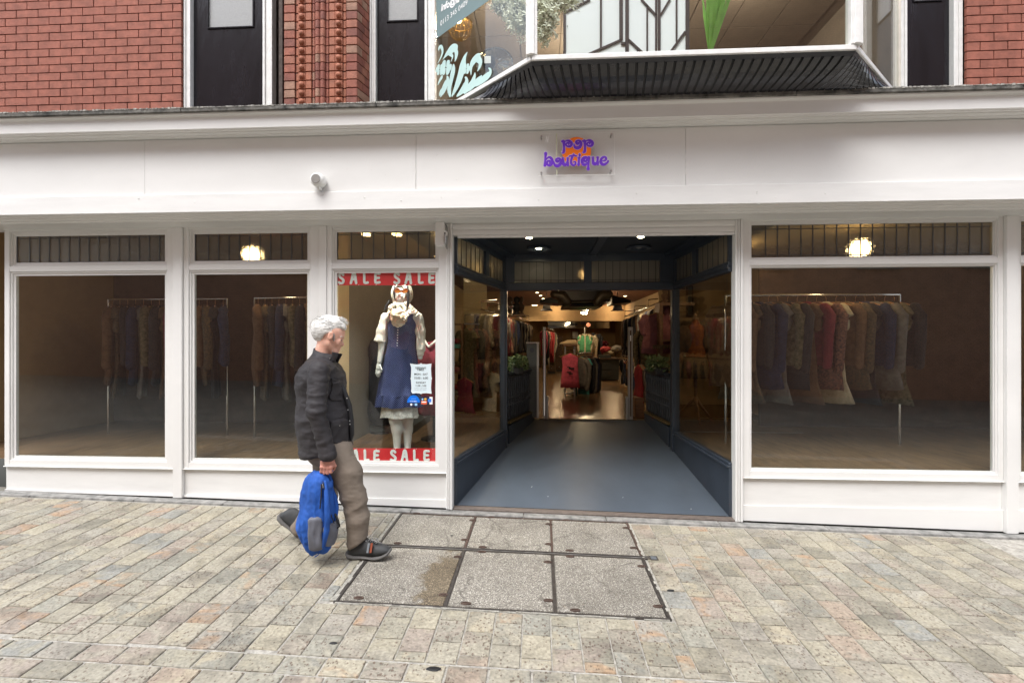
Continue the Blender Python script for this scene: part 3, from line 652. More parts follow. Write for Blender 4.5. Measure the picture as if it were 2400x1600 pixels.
for px, py in ((1600, 1154), (1618, 1192), (1459, 1165), (1283, 1163), (1640, 1210), (1245, 1140), (1327, 1215), (1636, 1216)):
    r_ = ray(px, py); t_ = 4.4
    for _ in range(60):
        p = Vector((r_.x*t_, r_.y*t_)); z = EZ+r_.z*t_
        if z <= zf(p)+.001: break
        t_ += .01
    for k in range(3): q = (p.x+rl.uniform(-.006, .006), p.y+rl.uniform(-.01, .01)); lit.box(q[0], q[0]+.008, q[1], q[1]+.003, z, z+.0015)
single('litter_flakes', lit, 'flakes', 'tiny white paper flakes scattered on the grey entrance floor', 'litter')['kind'] = 'stuff'
z_sill, z_rail0, z_rail1, z_tr1, z_ceil = .565, 2.255, 2.345, 2.60, 2.685
def side(A, B, s, nm):
    """panelled shop window wall along the passage from A (street) to B (post)"""
    n_ = .035*s
    part('side_riser', MB().slab(A, B, (zf(A)-.03, zf(B)-.03), z_sill-.03, .05), 'navy', shop)
    part('side_sill', MB().slab(A, B, z_sill-.029, z_sill-.008, .085), 'navy', shop, bevel=.004); part('side_sill_bead', MB().slab(A, B, z_sill-.0075, z_sill+.015, .055), 'navy', shop, bevel=.003)
    part('side_pane', MB().slab(A, B, z_sill+.0155, z_rail0-.001, .006), 'glass', shop)
    part('side_rail', MB().slab(A, B, z_rail0, z_rail1, .055), 'navy', shop, bevel=.003)
    part('side_rail_bead', MB().slab(A, B, z_rail0+.03, z_rail0+.06, .075), 'navy', shop, bevel=.004)
    part('side_head', MB().slab(A, B, z_tr1, z_ceil-.001, .055), 'navy', shop)
    d = (B-A)
    for t0, t1 in ((.02, .52), (.60, .975)):
        a, b = A+d*t0, A+d*t1
        part('obscure_pane', MB().slab(a, b, z_rail1+.0005, z_tr1-.0005, .006), 'frostd', shop)
        k = 6 if t0 < .5 else 5
        for i in range(k+1):
            c = a+(b-a)*(i/k); u = d.normalized()*.003; part('lead_strip', MB().slab(c-u, c+u, z_rail1+.001, z_tr1-.001, .014), 'lead', shop)
    for t0, t1 in ((0, .02), (.521, .599), (.976, 1.0)):
        part('side_mullion', MB().slab(A+d*t0, A+d*t1, z_rail1+.0005, z_tr1-.0005, .055), 'navy', shop)
side(P1, P2, 1, 'l'); side(Q1, Q2, -1, 'r')
for p in (P2, Q2):
    s = -1 if p is P2 else 1
    part('door_post', MB().box(p.x-.045, p.x+.045, p.y-.0, p.y+.09, zf(p)-.02, z_rail0-.001), 'navy', shop, bevel=.006)
    part('door_post_bead', MB().box(p.x-.022, p.x+.022, p.y-.016, p.y-.001, zf(p)-.02, z_rail0+.02), 'navy', shop, bevel=.005)
# door head and the two transom lights over it
part('door_head', MB().box(P2.x-.045, Q2.x+.045, P2.y, P2.y+.09, z_rail0, z_rail1), 'navy', shop, bevel=.004)
zt_lo, zt_hi = WZ(1300, 665, 5.93), WZ(1300, 612, 5.93)
cols = [WX(p, 5.93) for p in (1206, 1369, 1387, 1547)]
for a, b in ((P2.x-.045, cols[0]), (cols[1], cols[2]), (cols[3], Q2.x+.045)): part('transom_post', MB().box(a, b, P2.y, P2.y+.08, z_rail1+.0005, z_ceil-.001), 'navy', shop)
for a, b in ((cols[0], cols[1]), (cols[2], cols[3])):
    part('transom_top_bar', MB().box(a+.0005, b-.0005, P2.y+.002, P2.y+.08, zt_hi, z_ceil-.001), 'navy', shop)
    part('obscure_pane', MB().box(a+.0005, b-.0005, P2.y+.04, P2.y+.046, z_rail1+.001, zt_hi-.0005), 'frostd', shop)
    for i in range(1, 10): xx = a+(b-a)*i/9.5; part('lead_strip', MB().box(xx-.003, xx+.003, P2.y+.035, P2.y+.039, z_rail1+.001, zt_hi-.001), 'lead', shop)
    part('lead_strip', MB().box(a+.001, b-.001, P2.y+.034, P2.y+.039, z_rail1+.03, z_rail1+.036), 'lead', shop)
# passage ceiling with beams
part('passage_ceiling', MB().box(-1.3, 2.1, YF+.145, P2.y+.13, z_ceil, z_ceil+.04), 'navyd', shop)
part('ceiling_batten', MB().box(.58, .66, YF+.15, P2.y-.001, z_ceil-.02, z_ceil-.0005), 'navy', shop)
part('ceiling_batten', MB().slab(P1, P2, z_ceil-.03, z_ceil-.0006, .16, -.06), 'navy', shop); part('ceiling_batten', MB().slab(Q1, Q2, z_ceil-.03, z_ceil-.0006, .16, .06), 'navy', shop)
def point(loc, e, col=(1, .72, .40), r=.05):
    l = bpy.data.lights.new('lamp_or_fill_light', 'POINT'); l.energy = e; l.color = col; l.shadow_soft_size = r; o = bpy.data.objects.new('lamp_or_fill_light', l); COL.objects.link(o); o.location = loc; return o
def spot(loc, e, tgt, ang=80, col=(1, .74, .44), r=0):
    l = bpy.data.lights.new('lamp_or_fill_light', 'SPOT'); l.energy = e; l.color = col; l.shadow_soft_size = r; l.spot_size = R(ang); l.spot_blend = .6; o = bpy.data.objects.new('lamp_or_fill_light', l); COL.objects.link(o); o.location = loc
    o.rotation_euler = (Vector(loc)-Vector(tgt)).to_track_quat('Z', 'Y').to_euler(); return o
def downlight(x, y, z, label, r=.045, big=False, group=None, lens='lampc', e=1.2):
    t = thing('downlight', label, 'ceiling light', (x, y, z), group)
    mb = MB().lathe((x, y, z), [(r*.75, -.001), (r*1.3, -.002), (r*1.3, -.008), (r*.85, -.012)], 16); part('trim_ring', mb, 'alu' if not big else 'navyd', t)
    if big:
        part('outer_ring', MB().lathe((x, y, z), [(.105, -.0005), (.13, -.004), (.135, -.02), (.12, -.026), (.09, -.024), (.085, -.01)], 20), 'navy', t, smooth=True)
    part('lens', MB().lathe((x, y, z-.0125), [(.0, 0), (r*.8, -.001), (r*.6, -.006), (0, -.008)][::-1], 14), lens, t)
    if e: spot((x, y, z-.04), e, (x, y, z-1), 100)
    return t
for px, py, big, lb, ln in ((1240, 559, False, 'small bright downlight at the front left of the dark passage ceiling', 'lampc'), (1502, 557, False, 'small bright downlight at the front right of the dark passage ceiling', 'lampc'), (1263, 584, True, 'lit downlight with a wide dark ring, left over the inner doorway', 'lampc'), (1497, 582, True, 'dim downlight with a wide dark ring, right over the inner doorway', 'alu')):
    r_ = ray(px, py); t_ = (z_ceil-.02-EZ)/r_.z; downlight(r_.x*t_, r_.y*t_, z_ceil-.0 if True else 0, lb, .04, big, None, ln, 1.0 if ln == 'lampc' else 0)
# inner wing panels with ironwork, one each side
MT['lattice'] = mat('black_ironwork', (.075, .085, .10), .4, metal=.3, var=.3)
def wing(A, B, s, lb):
    t = thing('entrance_side_gate', lb, 'gate', (A.x, A.y, zf(A)))
    B2 = A+(B-A)*.97; A2 = A+(B-A)*.06; za, zb = zf(A), zf(B2)
    part('backing_panel', MB().slab(A2, B2, (za, zb), (1.24, 1.24), .03, .035*s), 'navyd', t)
    part('base_board', MB().slab(A2, B2, (za-.02, zb-.02), (.60, .62), .05), 'navy', t, bevel=.004)
    MT['brassy'] = MT.get('brassy') or mat('tarnished_brass_strip', (.20, .15, .07), .4, metal=.6, var=.2)
    part('kick_strip', MB().slab(A2, B2, .622, .645, .07), 'brassy', t, bevel=.003)
    part('top_rail', MB().slab(A2, B2, 1.225, 1.25, .05), 'navy', t)
    for z in (.84, .93, 1.19): part('cross_bar', MB().slab(A2, B2, z, z+.012, .022, -.002*s), 'lattice', t)
    for i in range(13):
        p = A2+(B2-A2)*(i+.5)/13; c = (p.x+.0*s, p.y)
        part('baluster', MB().lathe((c[0], c[1], 0), [(.006, .66), (.009, .70), (.007, .80), (.015, .86), (.007, .90), (.013, .97), (.009, 1.02), (.011, 1.12), (.016, 1.15), (.008, 1.18), (.012, 1.215)], 6), 'lattice', t, smooth=True)
    return t
wing(P2+Vector((.02, .09)), P3, 1, 'dark navy side gate with turned iron bars, left of the inner doorway')
wing(Q2+Vector((-.02, .09)), Q3, -1, 'dark navy side gate with turned iron bars, right of the inner doorway')
def ivy(c, lb, sx=.34, n=420, seed=1):
    rr = random.Random(seed); t = thing('ivy_planter', lb, 'plant', c)
    part('trough', MB().box(c[0]-.08, c[0]+.08, c[1]-sx*.8, c[1]+sx*.8, c[2]-.11, c[2]-.02), 'blackm', t, bevel=.006)
    mb = MB()
    for i in range(n):
        a = rr.uniform(0, 2*PI); q = rr.random()**.5; x = c[0]+.13*q*math.cos(a)+rr.gauss(0, .015); y = c[1]+sx*1.05*q*math.sin(a)
        z = c[2]+rr.uniform(-.13, .10)*(1.15-q*.5)+.03; d = Vector((rr.gauss(0, 1), rr.gauss(0, 1), rr.gauss(0, .8))).normalized(); e = d.orthogonal().normalized(); s_ = rr.uniform(.016, .032); p = Vector((x, y, z)); nn = d.cross(e)*.006
        mb.add([p-d*s_, p+e*s_*.7+nn, p+d*s_*1.1, p-e*s_*.7+nn], [(0, 1, 2), (0, 2, 3)])
    f = part('foliage', mb, 'leaf', t, kind='stuff'); 
    st = MB()
    for i in range(8):
        y = c[1]+rr.uniform(-sx, sx); x = c[0]+rr.uniform(-.1, .1); st.tube([(c[0], y*.5+c[1]*.5, c[2]-.02), (x*.5+c[0]*.5, y, c[2]+.06), (x, y, c[2]-.08)], .003, 5)
    part('stems', st, 'leaf', t, kind='stuff')
ivy((-.30, 6.55, 1.33), 'green ivy spilling over the left side gate of the inner doorway', seed=1)
ivy((1.52, 6.55, 1.33), 'green ivy spilling over the right side gate of the inner doorway', seed=8)

# ================================================================ SIGNS AND THINGS ON THE SHOP FRONT
# -- key switch box beside the shutter
kx = WX(1031, YF-.08); kb = thing('shutter_key_box', 'dented cream metal box with a keyhole, at the top corner beside the roller shutter', 'switch box', (kx, YF-.04, WZ(1031, 577, YF-.08)))
K = lambda px, py: W(px, py, YF-.085)
a, b = K(1020.5, 576.5), K(1041, 519)
part('box_body', MB().box(a.x, b.x, YF-.085, YF-.002, a.z, b.z), 'paint', kb, bevel=.004)
part('box_lid', MB().box(a.x-.006, a.x+.002, YF-.075, YF-.01, a.z+.11, b.z-.02), 'paint', kb, bevel=.002); part('box_lid', MB().box(a.x-.008, a.x+.0, YF-.07, YF-.01, a.z+.015, a.z+.085), 'paint', kb, bevel=.002)
c = K(1042.5, 547.5); mb = MB().lathe((c.x, YF-.088, c.z), [(0, -.006), (.024, -.006), (.026, .004)], 16, axis='Y'); part('lock_plate', mb, 'paint_white', kb)
part('keyhole', MB().lathe((c.x+.002, YF-.095, c.z), [(0, -.001), (.008, -.001), (.008, .003)], 10, axis='Y'), 'blackm', kb)
c2 = K(1043.5, 558); part('keyhole_cover', MB().tube([(c.x, YF-.094, c.z-.01), (c2.x, YF-.092, c2.z), (c2.x+.004, YF-.09, c2.z-.045)], [.008, .010, .006], 6), 'steel', kb)
part('conduit', MB().tube([(b.x+.006, YF-.05, b.z-.02), (b.x+.018, YF-.05, b.z-.04), (b.x+.018, YF-.05, a.z-.02)], .003, 6), 'blackm', kb)
# -- round lamp low on the fascia at the far left
c = W(749, 425, YA-.03); fl_ = thing('round_bulkhead_light', 'round white light fitting low on the fascia at its left end', 'wall light', (c.x, YA, c.z))
part('body', MB().lathe((c.x, YA-.0, c.z), [(0, -.10), (.045, -.10), (.056, -.085), (.058, -.02), (.03, -.0)], 20, axis='Y'), 'paint_white', fl_, smooth=True)
part('lens', MB().lathe((c.x, YA-.101, c.z), [(0, -.004), (.036, -.004), (.04, -.0)], 20, axis='Y'), 'alu', fl_)
part('bracket', MB().box(c.x-.01, c.x+.012, YA-.06, YA-.0005, c.z-.075, c.z-.05), 'paint_white', fl_, bevel=.003)

# -- acrylic name plate
YP = YA-.045
def Z4(x, y, Y=None): return W(1250+x/11.76, 300+y/11.76, YP if Y is None else Y)
sign = thing('shop_sign', 'clear acrylic plate with purple lettering pop boutique over an orange disc', 'sign', Z4(1190, 1290))
pl = [Z4(140, 1320), Z4(2240, 1285), Z4(2235, 135), Z4(145, 160)]
part('acrylic_plate', MB().poly(pl, (0, .005, 0)), 'acrylic', sign)
MT['edgew'] = mat('polished_acrylic_edge', (.86, .86, .84), .3, var=0)
part('plate_edge', MB().tube([pl[0]+Vector((0, -.001, 0)), pl[1]+Vector((0, -.001, 0))], .0028, 6), 'edgew', sign)
part('plate_edge', MB().tube([pl[2]+Vector((0, -.001, -.0)), pl[1]+Vector((0, -.001, 0))], .0011, 6), 'edgew', sign); part('plate_edge', MB().tube([pl[3], pl[2]], .0009, 6), 'edgew', sign)
for x, y in ((225, 245), (2150, 190), (2138, 1190), (222, 1240)):
    p = Z4(x, y); part('standoff', MB().lathe((p.x, p.y, p.z), [(0, -.014), (.0075, -.014), (.0085, -.010), (.0085, .002), (.006, .002), (.006, .0445)], 12, axis='Y'), 'steel', sign, smooth=False)
MT['orange'] = mat('orange_vinyl', (1, .20, .004), .4, var=0); MT['purple'] = mat('purple_vinyl', (.16, .03, .60), .4, var=0); MT['lilac'] = mat('lilac_outline_vinyl', (.80, .62, .85), .4, var=0)
MT['green_strip'] = mat('pale_green_strip', (.68, .70, .52), .5, var=.05)
part('orange_disc', MB().lathe(Z4(1190, 655)+Vector((0, -.002, 0)), [(0, -.001), (.0346*1155/1155*3.4*.0+Z4(1590, 655).x-Z4(1190, 655).x, -.001), (Z4(1590, 655).x-Z4(1190, 655).x, .001)], 48, axis='Y'), 'orange', sign)
part('plate_strip', MB().tube([Z4(640, 150, YP+.008), Z4(648, 1290, YP+.008)], Z4(16, 0).x-Z4(0, 0).x, 6, caps=False, sq=((0, 1, 0), .0006)), 'green_strip', sign)  # pale green strip running down behind the plate
Lp = [[(790, 372, 24), (835, 375, 40), (845, 480, 30), (845, 580, 28), (838, 645, 36), (820, 680, 30), (785, 690, 10)], [(870, 375, 12), (930, 352, 20), (1000, 362, 30), (1048, 410, 34), (1050, 465, 34), (1015, 505, 30), (960, 512, 24), (910, 485, 20), (905, 440, 20), (950, 412, 22), (985, 435, 20), (965, 462, 10)]]
Lo = [[(1225, 395, 8), (1252, 415, 18), (1230, 442, 26), (1190, 425, 26), (1180, 380, 26), (1215, 348, 20), (1270, 352, 26), (1308, 400, 32), (1312, 465, 36), (1275, 525, 42), (1215, 550, 42), (1150, 530, 34), (1125, 480, 20), (1118, 430, 6)]]
Lb = [[(338, 705, 40), (340, 740, 34), (330, 820, 24), (325, 920, 24), (320, 1000, 32), (320, 1032, 36)], [(355, 870, 14), (400, 820, 20), (455, 808, 28), (505, 860, 34), (520, 930, 36), (495, 1000, 36), (440, 1030, 32), (390, 1010, 26), (378, 955, 24), (400, 912, 24), (445, 912, 24), (465, 945, 20), (440, 975, 12)]]
Lo2 = [[(x-553, y+492, r) for x, y, r in Lo[0]]]
Lu = [[(815, 832, 24), (815, 880, 26), (820, 950, 32), (835, 1000, 42), (885, 1010, 42), (930, 975, 32), (945, 910, 26), (950, 832, 24)], [(955, 960, 24), (955, 1030, 26)], [(792, 832, 10), (840, 832, 10)], [(915, 830, 10), (972, 830, 10)]]
Lt = [[(985, 782, 12), (1060, 766, 22), (1110, 752, 24), (1150, 762, 20), (1195, 770, 12)], [(1108, 722, 16), (1085, 780, 24), (1052, 850, 26), (1036, 930, 27), (1056, 1000, 28), (1105, 1028, 27), (1155, 1000, 24), (1165, 955, 20), (1140, 925, 16), (1112, 940, 12)]]
Li = [[(1276, 730, 26), (1276, 756, 28)], [(1225, 820, 10), (1262, 820, 34), (1256, 880, 26), (1250, 950, 28), (1246, 1000, 34), (1245, 1012, 36)]]
Lq = [[(1445, 850, 6), (1472, 880, 18), (1455, 915, 26), (1410, 910, 26), (1395, 868, 24), (1420, 840, 18), (1420, 815, 14)], [(1500, 900, 14), (1485, 825, 22), (1430, 803, 24), (1370, 830, 30), (1345, 890, 34), (1350, 960, 36), (1390, 1010, 38), (1440, 1005, 34), (1490, 960, 20)], [(1530, 812, 34), (1530, 880, 26), (1522, 960, 24), (1515, 1050, 26), (1512, 1110, 38), (1512, 1122, 46)]]
Lu2 = [[(x+826, y-22, r) for x, y, r in s] for s in Lu]
Le = [[(1905, 912, 8), (1940, 905, 18), (1985, 890, 24), (2008, 850, 26), (1990, 810, 24), (1945, 800, 24), (1890, 830, 30), (1860, 890, 34), (1862, 950, 36), (1900, 1000, 36), (1955, 1005, 32), (2010, 975, 26), (2055, 935, 20), (2062, 905, 18), (2045, 915, 10)]]
Lp2 = [[(x+578, y-12, r) for x, y, r in s] for s in Lp]
ks = Z4(1, 0).x-Z4(0, 0).x
def smooth_stroke(pts, k=3):
    out = []
    for i in range(len(pts)-1):
        p0 = pts[max(i-1, 0)]; p1 = pts[i]; p2 = pts[i+1]; p3 = pts[min(i+2, len(pts)-1)]
        for j in range(k):
            t = j/k; out.append(tuple(.5*((2*b)+(-a+c)*t+(2*a-5*b+4*c-d)*t*t+(-a+3*b-3*c+d)*t**3) for a, b, c, d in zip(p0, p1, p2, p3)))
    out.append(pts[-1]); return out
def strokes(S, f, kr, nrm, th, grow=0.):
    mb = MB()
    for s in S:
        s = smooth_stroke(s); mb.tube([f(x, y) for x, y, r in s], [max(.0006, (max(r, 3)+grow)*kr) for x, y, r in s], 8, True, (nrm, th))
    return mb
for S in (Lp, Lo, Lp2, Lb, Lo2, Lu, Lt, Li, Lq, Lu2, Le):
    o = part('letter', strokes(S, lambda x, y: Z4(x, y, YP-.006), ks, (0, 1, 0), .0012, 5), 'purple', sign)
    sub('letter_outline', strokes(S, lambda x, y: Z4(x, y, YP-.004), ks, (0, 1, 0), .0008, 15), 'lilac', o)
part('scrawl', strokes([[(342, 385, 8), (362, 225, 7)], [(362, 225, 7), (398, 400, 9)], [(398, 400, 8), (428, 215, 8)], [(452, 190, 5), (455, 148, 4)]], lambda x, y: Z4(x, y, YP-.004), ks, (0, 1, 0), .0008), 'edgew', sign)

# -- SALE banners inside the glass
YB_ = YF+.048
SALE = {'S': [[(.80, .20), (.62, .07), (.36, .08), (.20, .25), (.36, .44), (.62, .55), (.84, .72), (.76, .92), (.46, 1.0), (.16, .90)]],
        'A': [[(.10, .98), (.28, .55), (.42, .12), (.56, .03), (.70, .14), (.80, .55), (.90, .98)], [(.30, .62), (.78, .60)]],
        'L': [[(.30, .03), (.33, .45), (.36, .93), (.84, .92)]],
        'E': [[(.88, .10), (.30, .10), (.26, .50), (.28, .92), (.88, .90)], [(.28, .49), (.78, .49)]]}
MT['red'] = mat('red_vinyl_banner', (.78, .03, .04), .45, var=.08, vs=4); MT['white_v'] = mat('white_vinyl', (.92, .92, .92), .45, var=0)
def banner(px0, px1, py0, py1, lets, lb, h0, h1, lwid):
    a, b = W(px0, py1, YB_), W(px1, py0, YB_); t = thing('sale_banner', lb, 'banner', ((a.x+b.x)/2, YB_, a.z))
    a2, b2 = W(px0, py0, YB_), W(px1, py1, YB_); sag = []
    part('banner_cloth', MB().poly([a, b2, b, a2], (0, .0015, 0)), 'red', t)
    for ch, cx in lets:
        S = [[(cx-lwid/2+u*lwid, h0+v*(h1-h0), 2.55) for u, v in st] for st in SALE[ch]]
        mb = strokes(S, lambda x, y: W(x, y, YB_-.003), (WX(1001, YB_)-WX(1000, YB_)), (0, 1, 0), .001)
        part('letter', mb, 'white_v', t)
    for i in range(6):
        for py in (py0+1.3, py1-1.3):
            p = W(px0+8+(px1-px0-16)*i/5+random.uniform(-4, 4), py, YB_-.002); part('eyelet', MB().lathe((p.x, p.y, p.z), [(0, -.001), (.0035, -.001), (.0035, .001)], 8, axis='Y'), 'white_v', t)
L1 = [('S', 799.7), ('A', 828.5), ('L', 856.5), ('E', 883.6), ('S', 930), ('A', 956.8), ('L', 985), ('E', 1010.5)]
banner(784.5, 1025.5, 633.5, 668.5, L1, 'red SALE SALE banner across the top of the display window', 639, 664, 15.5)
L2 = [('S', 806), ('A', 832.5), ('L', 858), ('E', 881.5), ('S', 921.6), ('A', 948), ('L', 973.7), ('E', 998.8)]
banner(784.5, 1026, 1050, 1084.5, L2, 'red SALE SALE banner across the foot of the display window', 1054.5, 1079, 15)
# -- opening hours card and stickers, stuck inside the glass
YK = YF+.031
def KP(x, y, Y=YK): return W(950+x/13.06, 840+y/13.06, Y)
card = thing('opening_hours_card', 'pale blue scalloped card with opening times stuck on the display window', 'notice', KP(480, 1070))
out = [(150, 155), (330, 185), (440, 170), (480, 140), (520, 170), (640, 180), (800, 155), (780, 300), (795, 560), (812, 605), (795, 650), (780, 900), (800, 1070), (640, 1050), (510, 1060), (478, 1085), (450, 1060), (330, 1050), (215, 1065), (178, 1000), (190, 900), (175, 650), (158, 612), (175, 570), (180, 400), (185, 280)]
MT['card'] = mat('pale_blue_card', (.66, .76, .80), .5, var=.02); MT['ink'] = mat('dark_ink', (.03, .04, .04), .6, var=0); MT['greyink'] = mat('grey_ink', (.35, .40, .42), .6, var=0)
part('card', MB().poly([KP(x, y) for x, y in out], (0, .001, 0)), 'card', card)
part('card_rim', MB().tube([KP(x, y, YK-.0005) for x, y in out+out[:1]], .0012, 5, caps=False), 'white_v', card)
for txt, x0, x1, y, m in (('OPENING', 300, 630, 310, 'ink'), ('TIMES', 345, 575, 372, 'ink'), ('MON - SAT', 270, 685, 505, 'ink'), ('10:00 - 6:00', 262, 695, 625, 'ink'), ('SUNDAY', 320, 630, 760, 'ink'), ('11:00 - 5:00', 305, 640, 852, 'ink'), ('A NOTE OUTSIDE IF', 275, 650, 918, 'greyink'), ('HOURS MAY VARY', 275, 640, 972, 'greyink')):
    if m == 'greyink': txt = {'A NOTE OUTSIDE IF': 'ALWAYS CHECK FOR', 'HOURS MAY VARY': 'HOURS MAY VARY'}[txt]
    mb = text_fit(txt, KP(x0, y, YK-.0012), (1, 0, 0), (0, 0, 1), KP(x1, 0).x-KP(x0, 0).x, .012 if m == 'ink' else 0); part('line_of_text', mb, m, card)
MT['blue_s'] = mat('bright_blue_sticker', (.0, .16, .72), .4, var=0); MT['navy_s'] = mat('navy_sticker', (.015, .02, .06), .4, var=0); MT['lblue'] = mat('pale_blue_print', (.35, .62, .95), .4, var=0)
st = thing('blue_half_round_sticker', 'blue half round sticker reading LET\'S GO SHOP SMALL below the opening hours card', 'sticker', KP(250, 1480))
part('blue_half', MB().poly([KP(52+0, 1345), KP(448, 1345)]+[KP(250+198*math.cos(t*PI/14), 1345-225*math.sin(t*PI/14)) for t in range(1, 14)], (0, .001, 0)), 'blue_s', st)
part('navy_half', MB().poly([KP(55, 1350), KP(445, 1350), KP(455, 1480), KP(70, 1480)], (0, .001, 0)), 'navy_s', st)
part('line_of_text', text_fit("LET'S GO", KP(180, 1240, YK-.001), (1, 0, 0), (0, 0, 1), KP(325, 0).x-KP(180, 0).x, .01), 'lblue', st)
part('line_of_text', text_fit("SHOP SMALL", KP(140, 1318, YK-.001), (1, 0, 0), (0, 0, 1), KP(365, 0).x-KP(140, 0).x, .02), 'white_v', st)
part('round_badge', MB().lathe(KP(182, 1405, YK-.0005), [(0, -.001), (.0105, -.001), (.0105, .0005)], 12, axis='Y'), 'white_v', st); part('square_badge', MB().poly([KP(288, 1440, YK-.0008), KP(365, 1440, YK-.0008), KP(365, 1370, YK-.0008), KP(288, 1370, YK-.0008)], (0, .0006, 0)), 'lblue', st)
part('plus_sign', text_fit("+", KP(238, 1420, YK-.001), (1, 0, 0), (0, 0, 1), .008, .02), 'lblue', st)
def rectp(x0, y0, x1, y1, Y=YK): return [KP(x0, y1, Y), KP(x1, y1, Y), KP(x1, y0, Y), KP(x0, y0, Y)]
s2 = thing('orange_square_sticker', 'small orange and navy square sticker in the window, right of the blue half round one', 'sticker', KP(570, 1400))
MT['coral'] = mat('coral_sticker', (.75, .13, .06), .4, var=0); MT['yel'] = mat('amber_print', (.80, .42, .05), .4, var=0)
part('sticker_base', MB().poly(rectp(485, 1165, 662, 1400), (0, .001, 0)), 'navy_s', s2); part('orange_half', MB().poly(rectp(486, 1290, 661, 1399, YK-.0008), (0, .0006, 0)), 'coral', s2)
part('amber_shape', MB().lathe(KP(612, 1240, YK-.001), [(0, -.001), (.013, -.001), (.013, .0003)], 10, sy=.75, axis='Y'), 'yel', s2); part('blue_shape', MB().lathe(KP(525, 1245, YK-.001), [(0, -.001), (.009, -.001), (.009, .0003)], 10, axis='Y'), 'lblue', s2)
part('text_bar', MB().poly(rectp(500, 1312, 640, 1345, YK-.0012), (0, .0003, 0)), 'white_v', s2)
s3 = thing('blue_and_white_sticker', 'small blue and white card payment sticker at the right edge of the window', 'sticker', KP(745, 1400))
part('sticker_base', MB().poly(rectp(664, 1165, 738, 1400), (0, .001, 0)), 'navy_s', s3); part('white_half', MB().poly(rectp(740, 1175, 832, 1398), (0, .001, 0)), 'white_v', s3)
part('blue_square', MB().poly(rectp(692, 1228, 795, 1335, YK-.0008), (0, .0006, 0)), 'blue_s', s3); part('line_of_text', text_fit("AMERICAN", KP(702, 1272, YK-.0014), (1, 0, 0), (0, 0, 1), KP(785, 0).x-KP(702, 0).x, .01), 'lblue', s3); part('line_of_text', text_fit("EXPRESS", KP(702, 1305, YK-.0014), (1, 0, 0), (0, 0, 1), KP(785, 0).x-KP(702, 0).x, .01), 'lblue', s3)

# ================================================================ UPPER FLOOR
ZT = 5.3; ZL = zl1+.0                          # top of what is built; level of the ledge
YBF, YBW = 3.58, 4.43                          # bay front plane, wall plane
yp = 4.27
def brick_mats():
    for i, c in enumerate([(.29, .10, .066), (.25, .085, .06), (.33, .13, .085), (.21, .078, .058), (.32, .18, .125)]):
        MT['brick%d' % i] = mat('red_facing_brick', c, .8, var=.22, vs=16, bump=.35, bs=90)
    MT['brickp'] = mat('orange_terracotta', (.34, .118, .064), .7, var=.2, vs=14, bump=.25, bs=60)
    MT['bmortar'] = mat('dark_brick_mortar', (.09, .07, .06), .9, var=.3, vs=30)
brick_mats()
course = .0757
def pier(xa, mirror=False):
    """moulded brick pier whose right-hand edge (before the return) is at xa; built to the left of it"""
    s = -1 if mirror else 1
    PX = lambda px: xa+s*(WX(px, yp)-WX(838, yp))
    core = MB(); x0, x1 = sorted((PX(752), PX(838)-s*.004)); core.box(x0, x1, yp+.02, 4.6, ZL-.05, ZT)
    a, b = (PX(838), yp+.004), (xa+s*(WX(866, YBW)-WX(838, yp)), YBW+.03)
    if mirror: core.slab(b, a, ZL-.05, ZT, .03, -.03*1)
    else: core.slab(a, b, ZL-.05, ZT, .03, .03)
    bp = part('brick_pier', core, 'bmortar', shop)
    n = int((ZT-ZL)/course)+1; rr = random.Random(11 if mirror else 5)
    for i in range(n):
        z0 = ZL-.045+i*course; z1 = z0+course-.008; zm = (z0+z1)/2
        def bx(p0, p1, y0, m=None, bev=.003):
            u0, u1 = sorted((PX(p0), PX(p1))); sub('brick', MB().box(u0+.0015, u1-.0015, y0, yp+.05, z0, z1), m or 'brick%d' % rr.randrange(5), bp, bevel=bev)
        # half-round roll, thin roll
        for p0, p1, yy in ((751, 763.5, yp-.004), (763.8, 771, yp+.006)):
            u0, u1 = sorted((PX(p0), PX(p1))); c = (u0+u1)/2; r = (u1-u0)/2-.001; mb = MB()
            mb.loft([[(c+r*math.cos(t*PI/8+0), yy+r*.2-r*1.0*math.sin(t*PI/8), z) for t in range(9)]+[(c-r, yp+.05, z), (c+r, yp+.05, z)] for z in (z0, z1)])
            sub('brick', mb, 'brick%d' % rr.randrange(5), bp)
        bx(772, 786, yp-.008, 'brickp')
        u0, u1 = sorted((PX(786.3), PX(803))); mb = MB()
        mb.hexa([(u0+.001, yp-.012, z0), (u1-.001, yp-.002, z0), (u1-.001, yp+.05, z0), (u0+.001, yp+.05, z0), (u0+.001, yp-.012, z1), (u1-.001, yp-.002, z1), (u1-.001, yp+.05, z1), (u0+.001, yp+.05, z1)])
        k = sub('brick', mb, 'brickp', bp, bevel=.002); sub('ball_ornament', MB().ball(((u0+u1)/2, yp-.012, zm), (.0245, .022, .025), 12), 'brickp', k, smooth=True)
        bx(803.3, 810.5, yp+.008, 'brickp'); bx(811.5, 837.5, yp-.004)
        # return bricks, running back to the door frame
        A, B = Vector(a), Vector(b); cut = [0, .33, .72, 1] if i % 2 else [0, .52, .9, 1]
        for t0, t1 in zip(cut[:-1], cut[1:]):
            q0, q1 = A+(B-A)*(t0+.012), A+(B-A)*t1
            mb = MB().slab(q0, q1, z0, z1, .02, .008 if not mirror else .008) if not mirror else MB().slab(q1, q0, z0, z1, .02, .008)
            sub('brick', mb, 'brick%d' % rr.randrange(5), bp, bevel=.002)
    return bp
xa = WX(838, yp)
pier(xa)
pier(WX(665.5, yp), True)
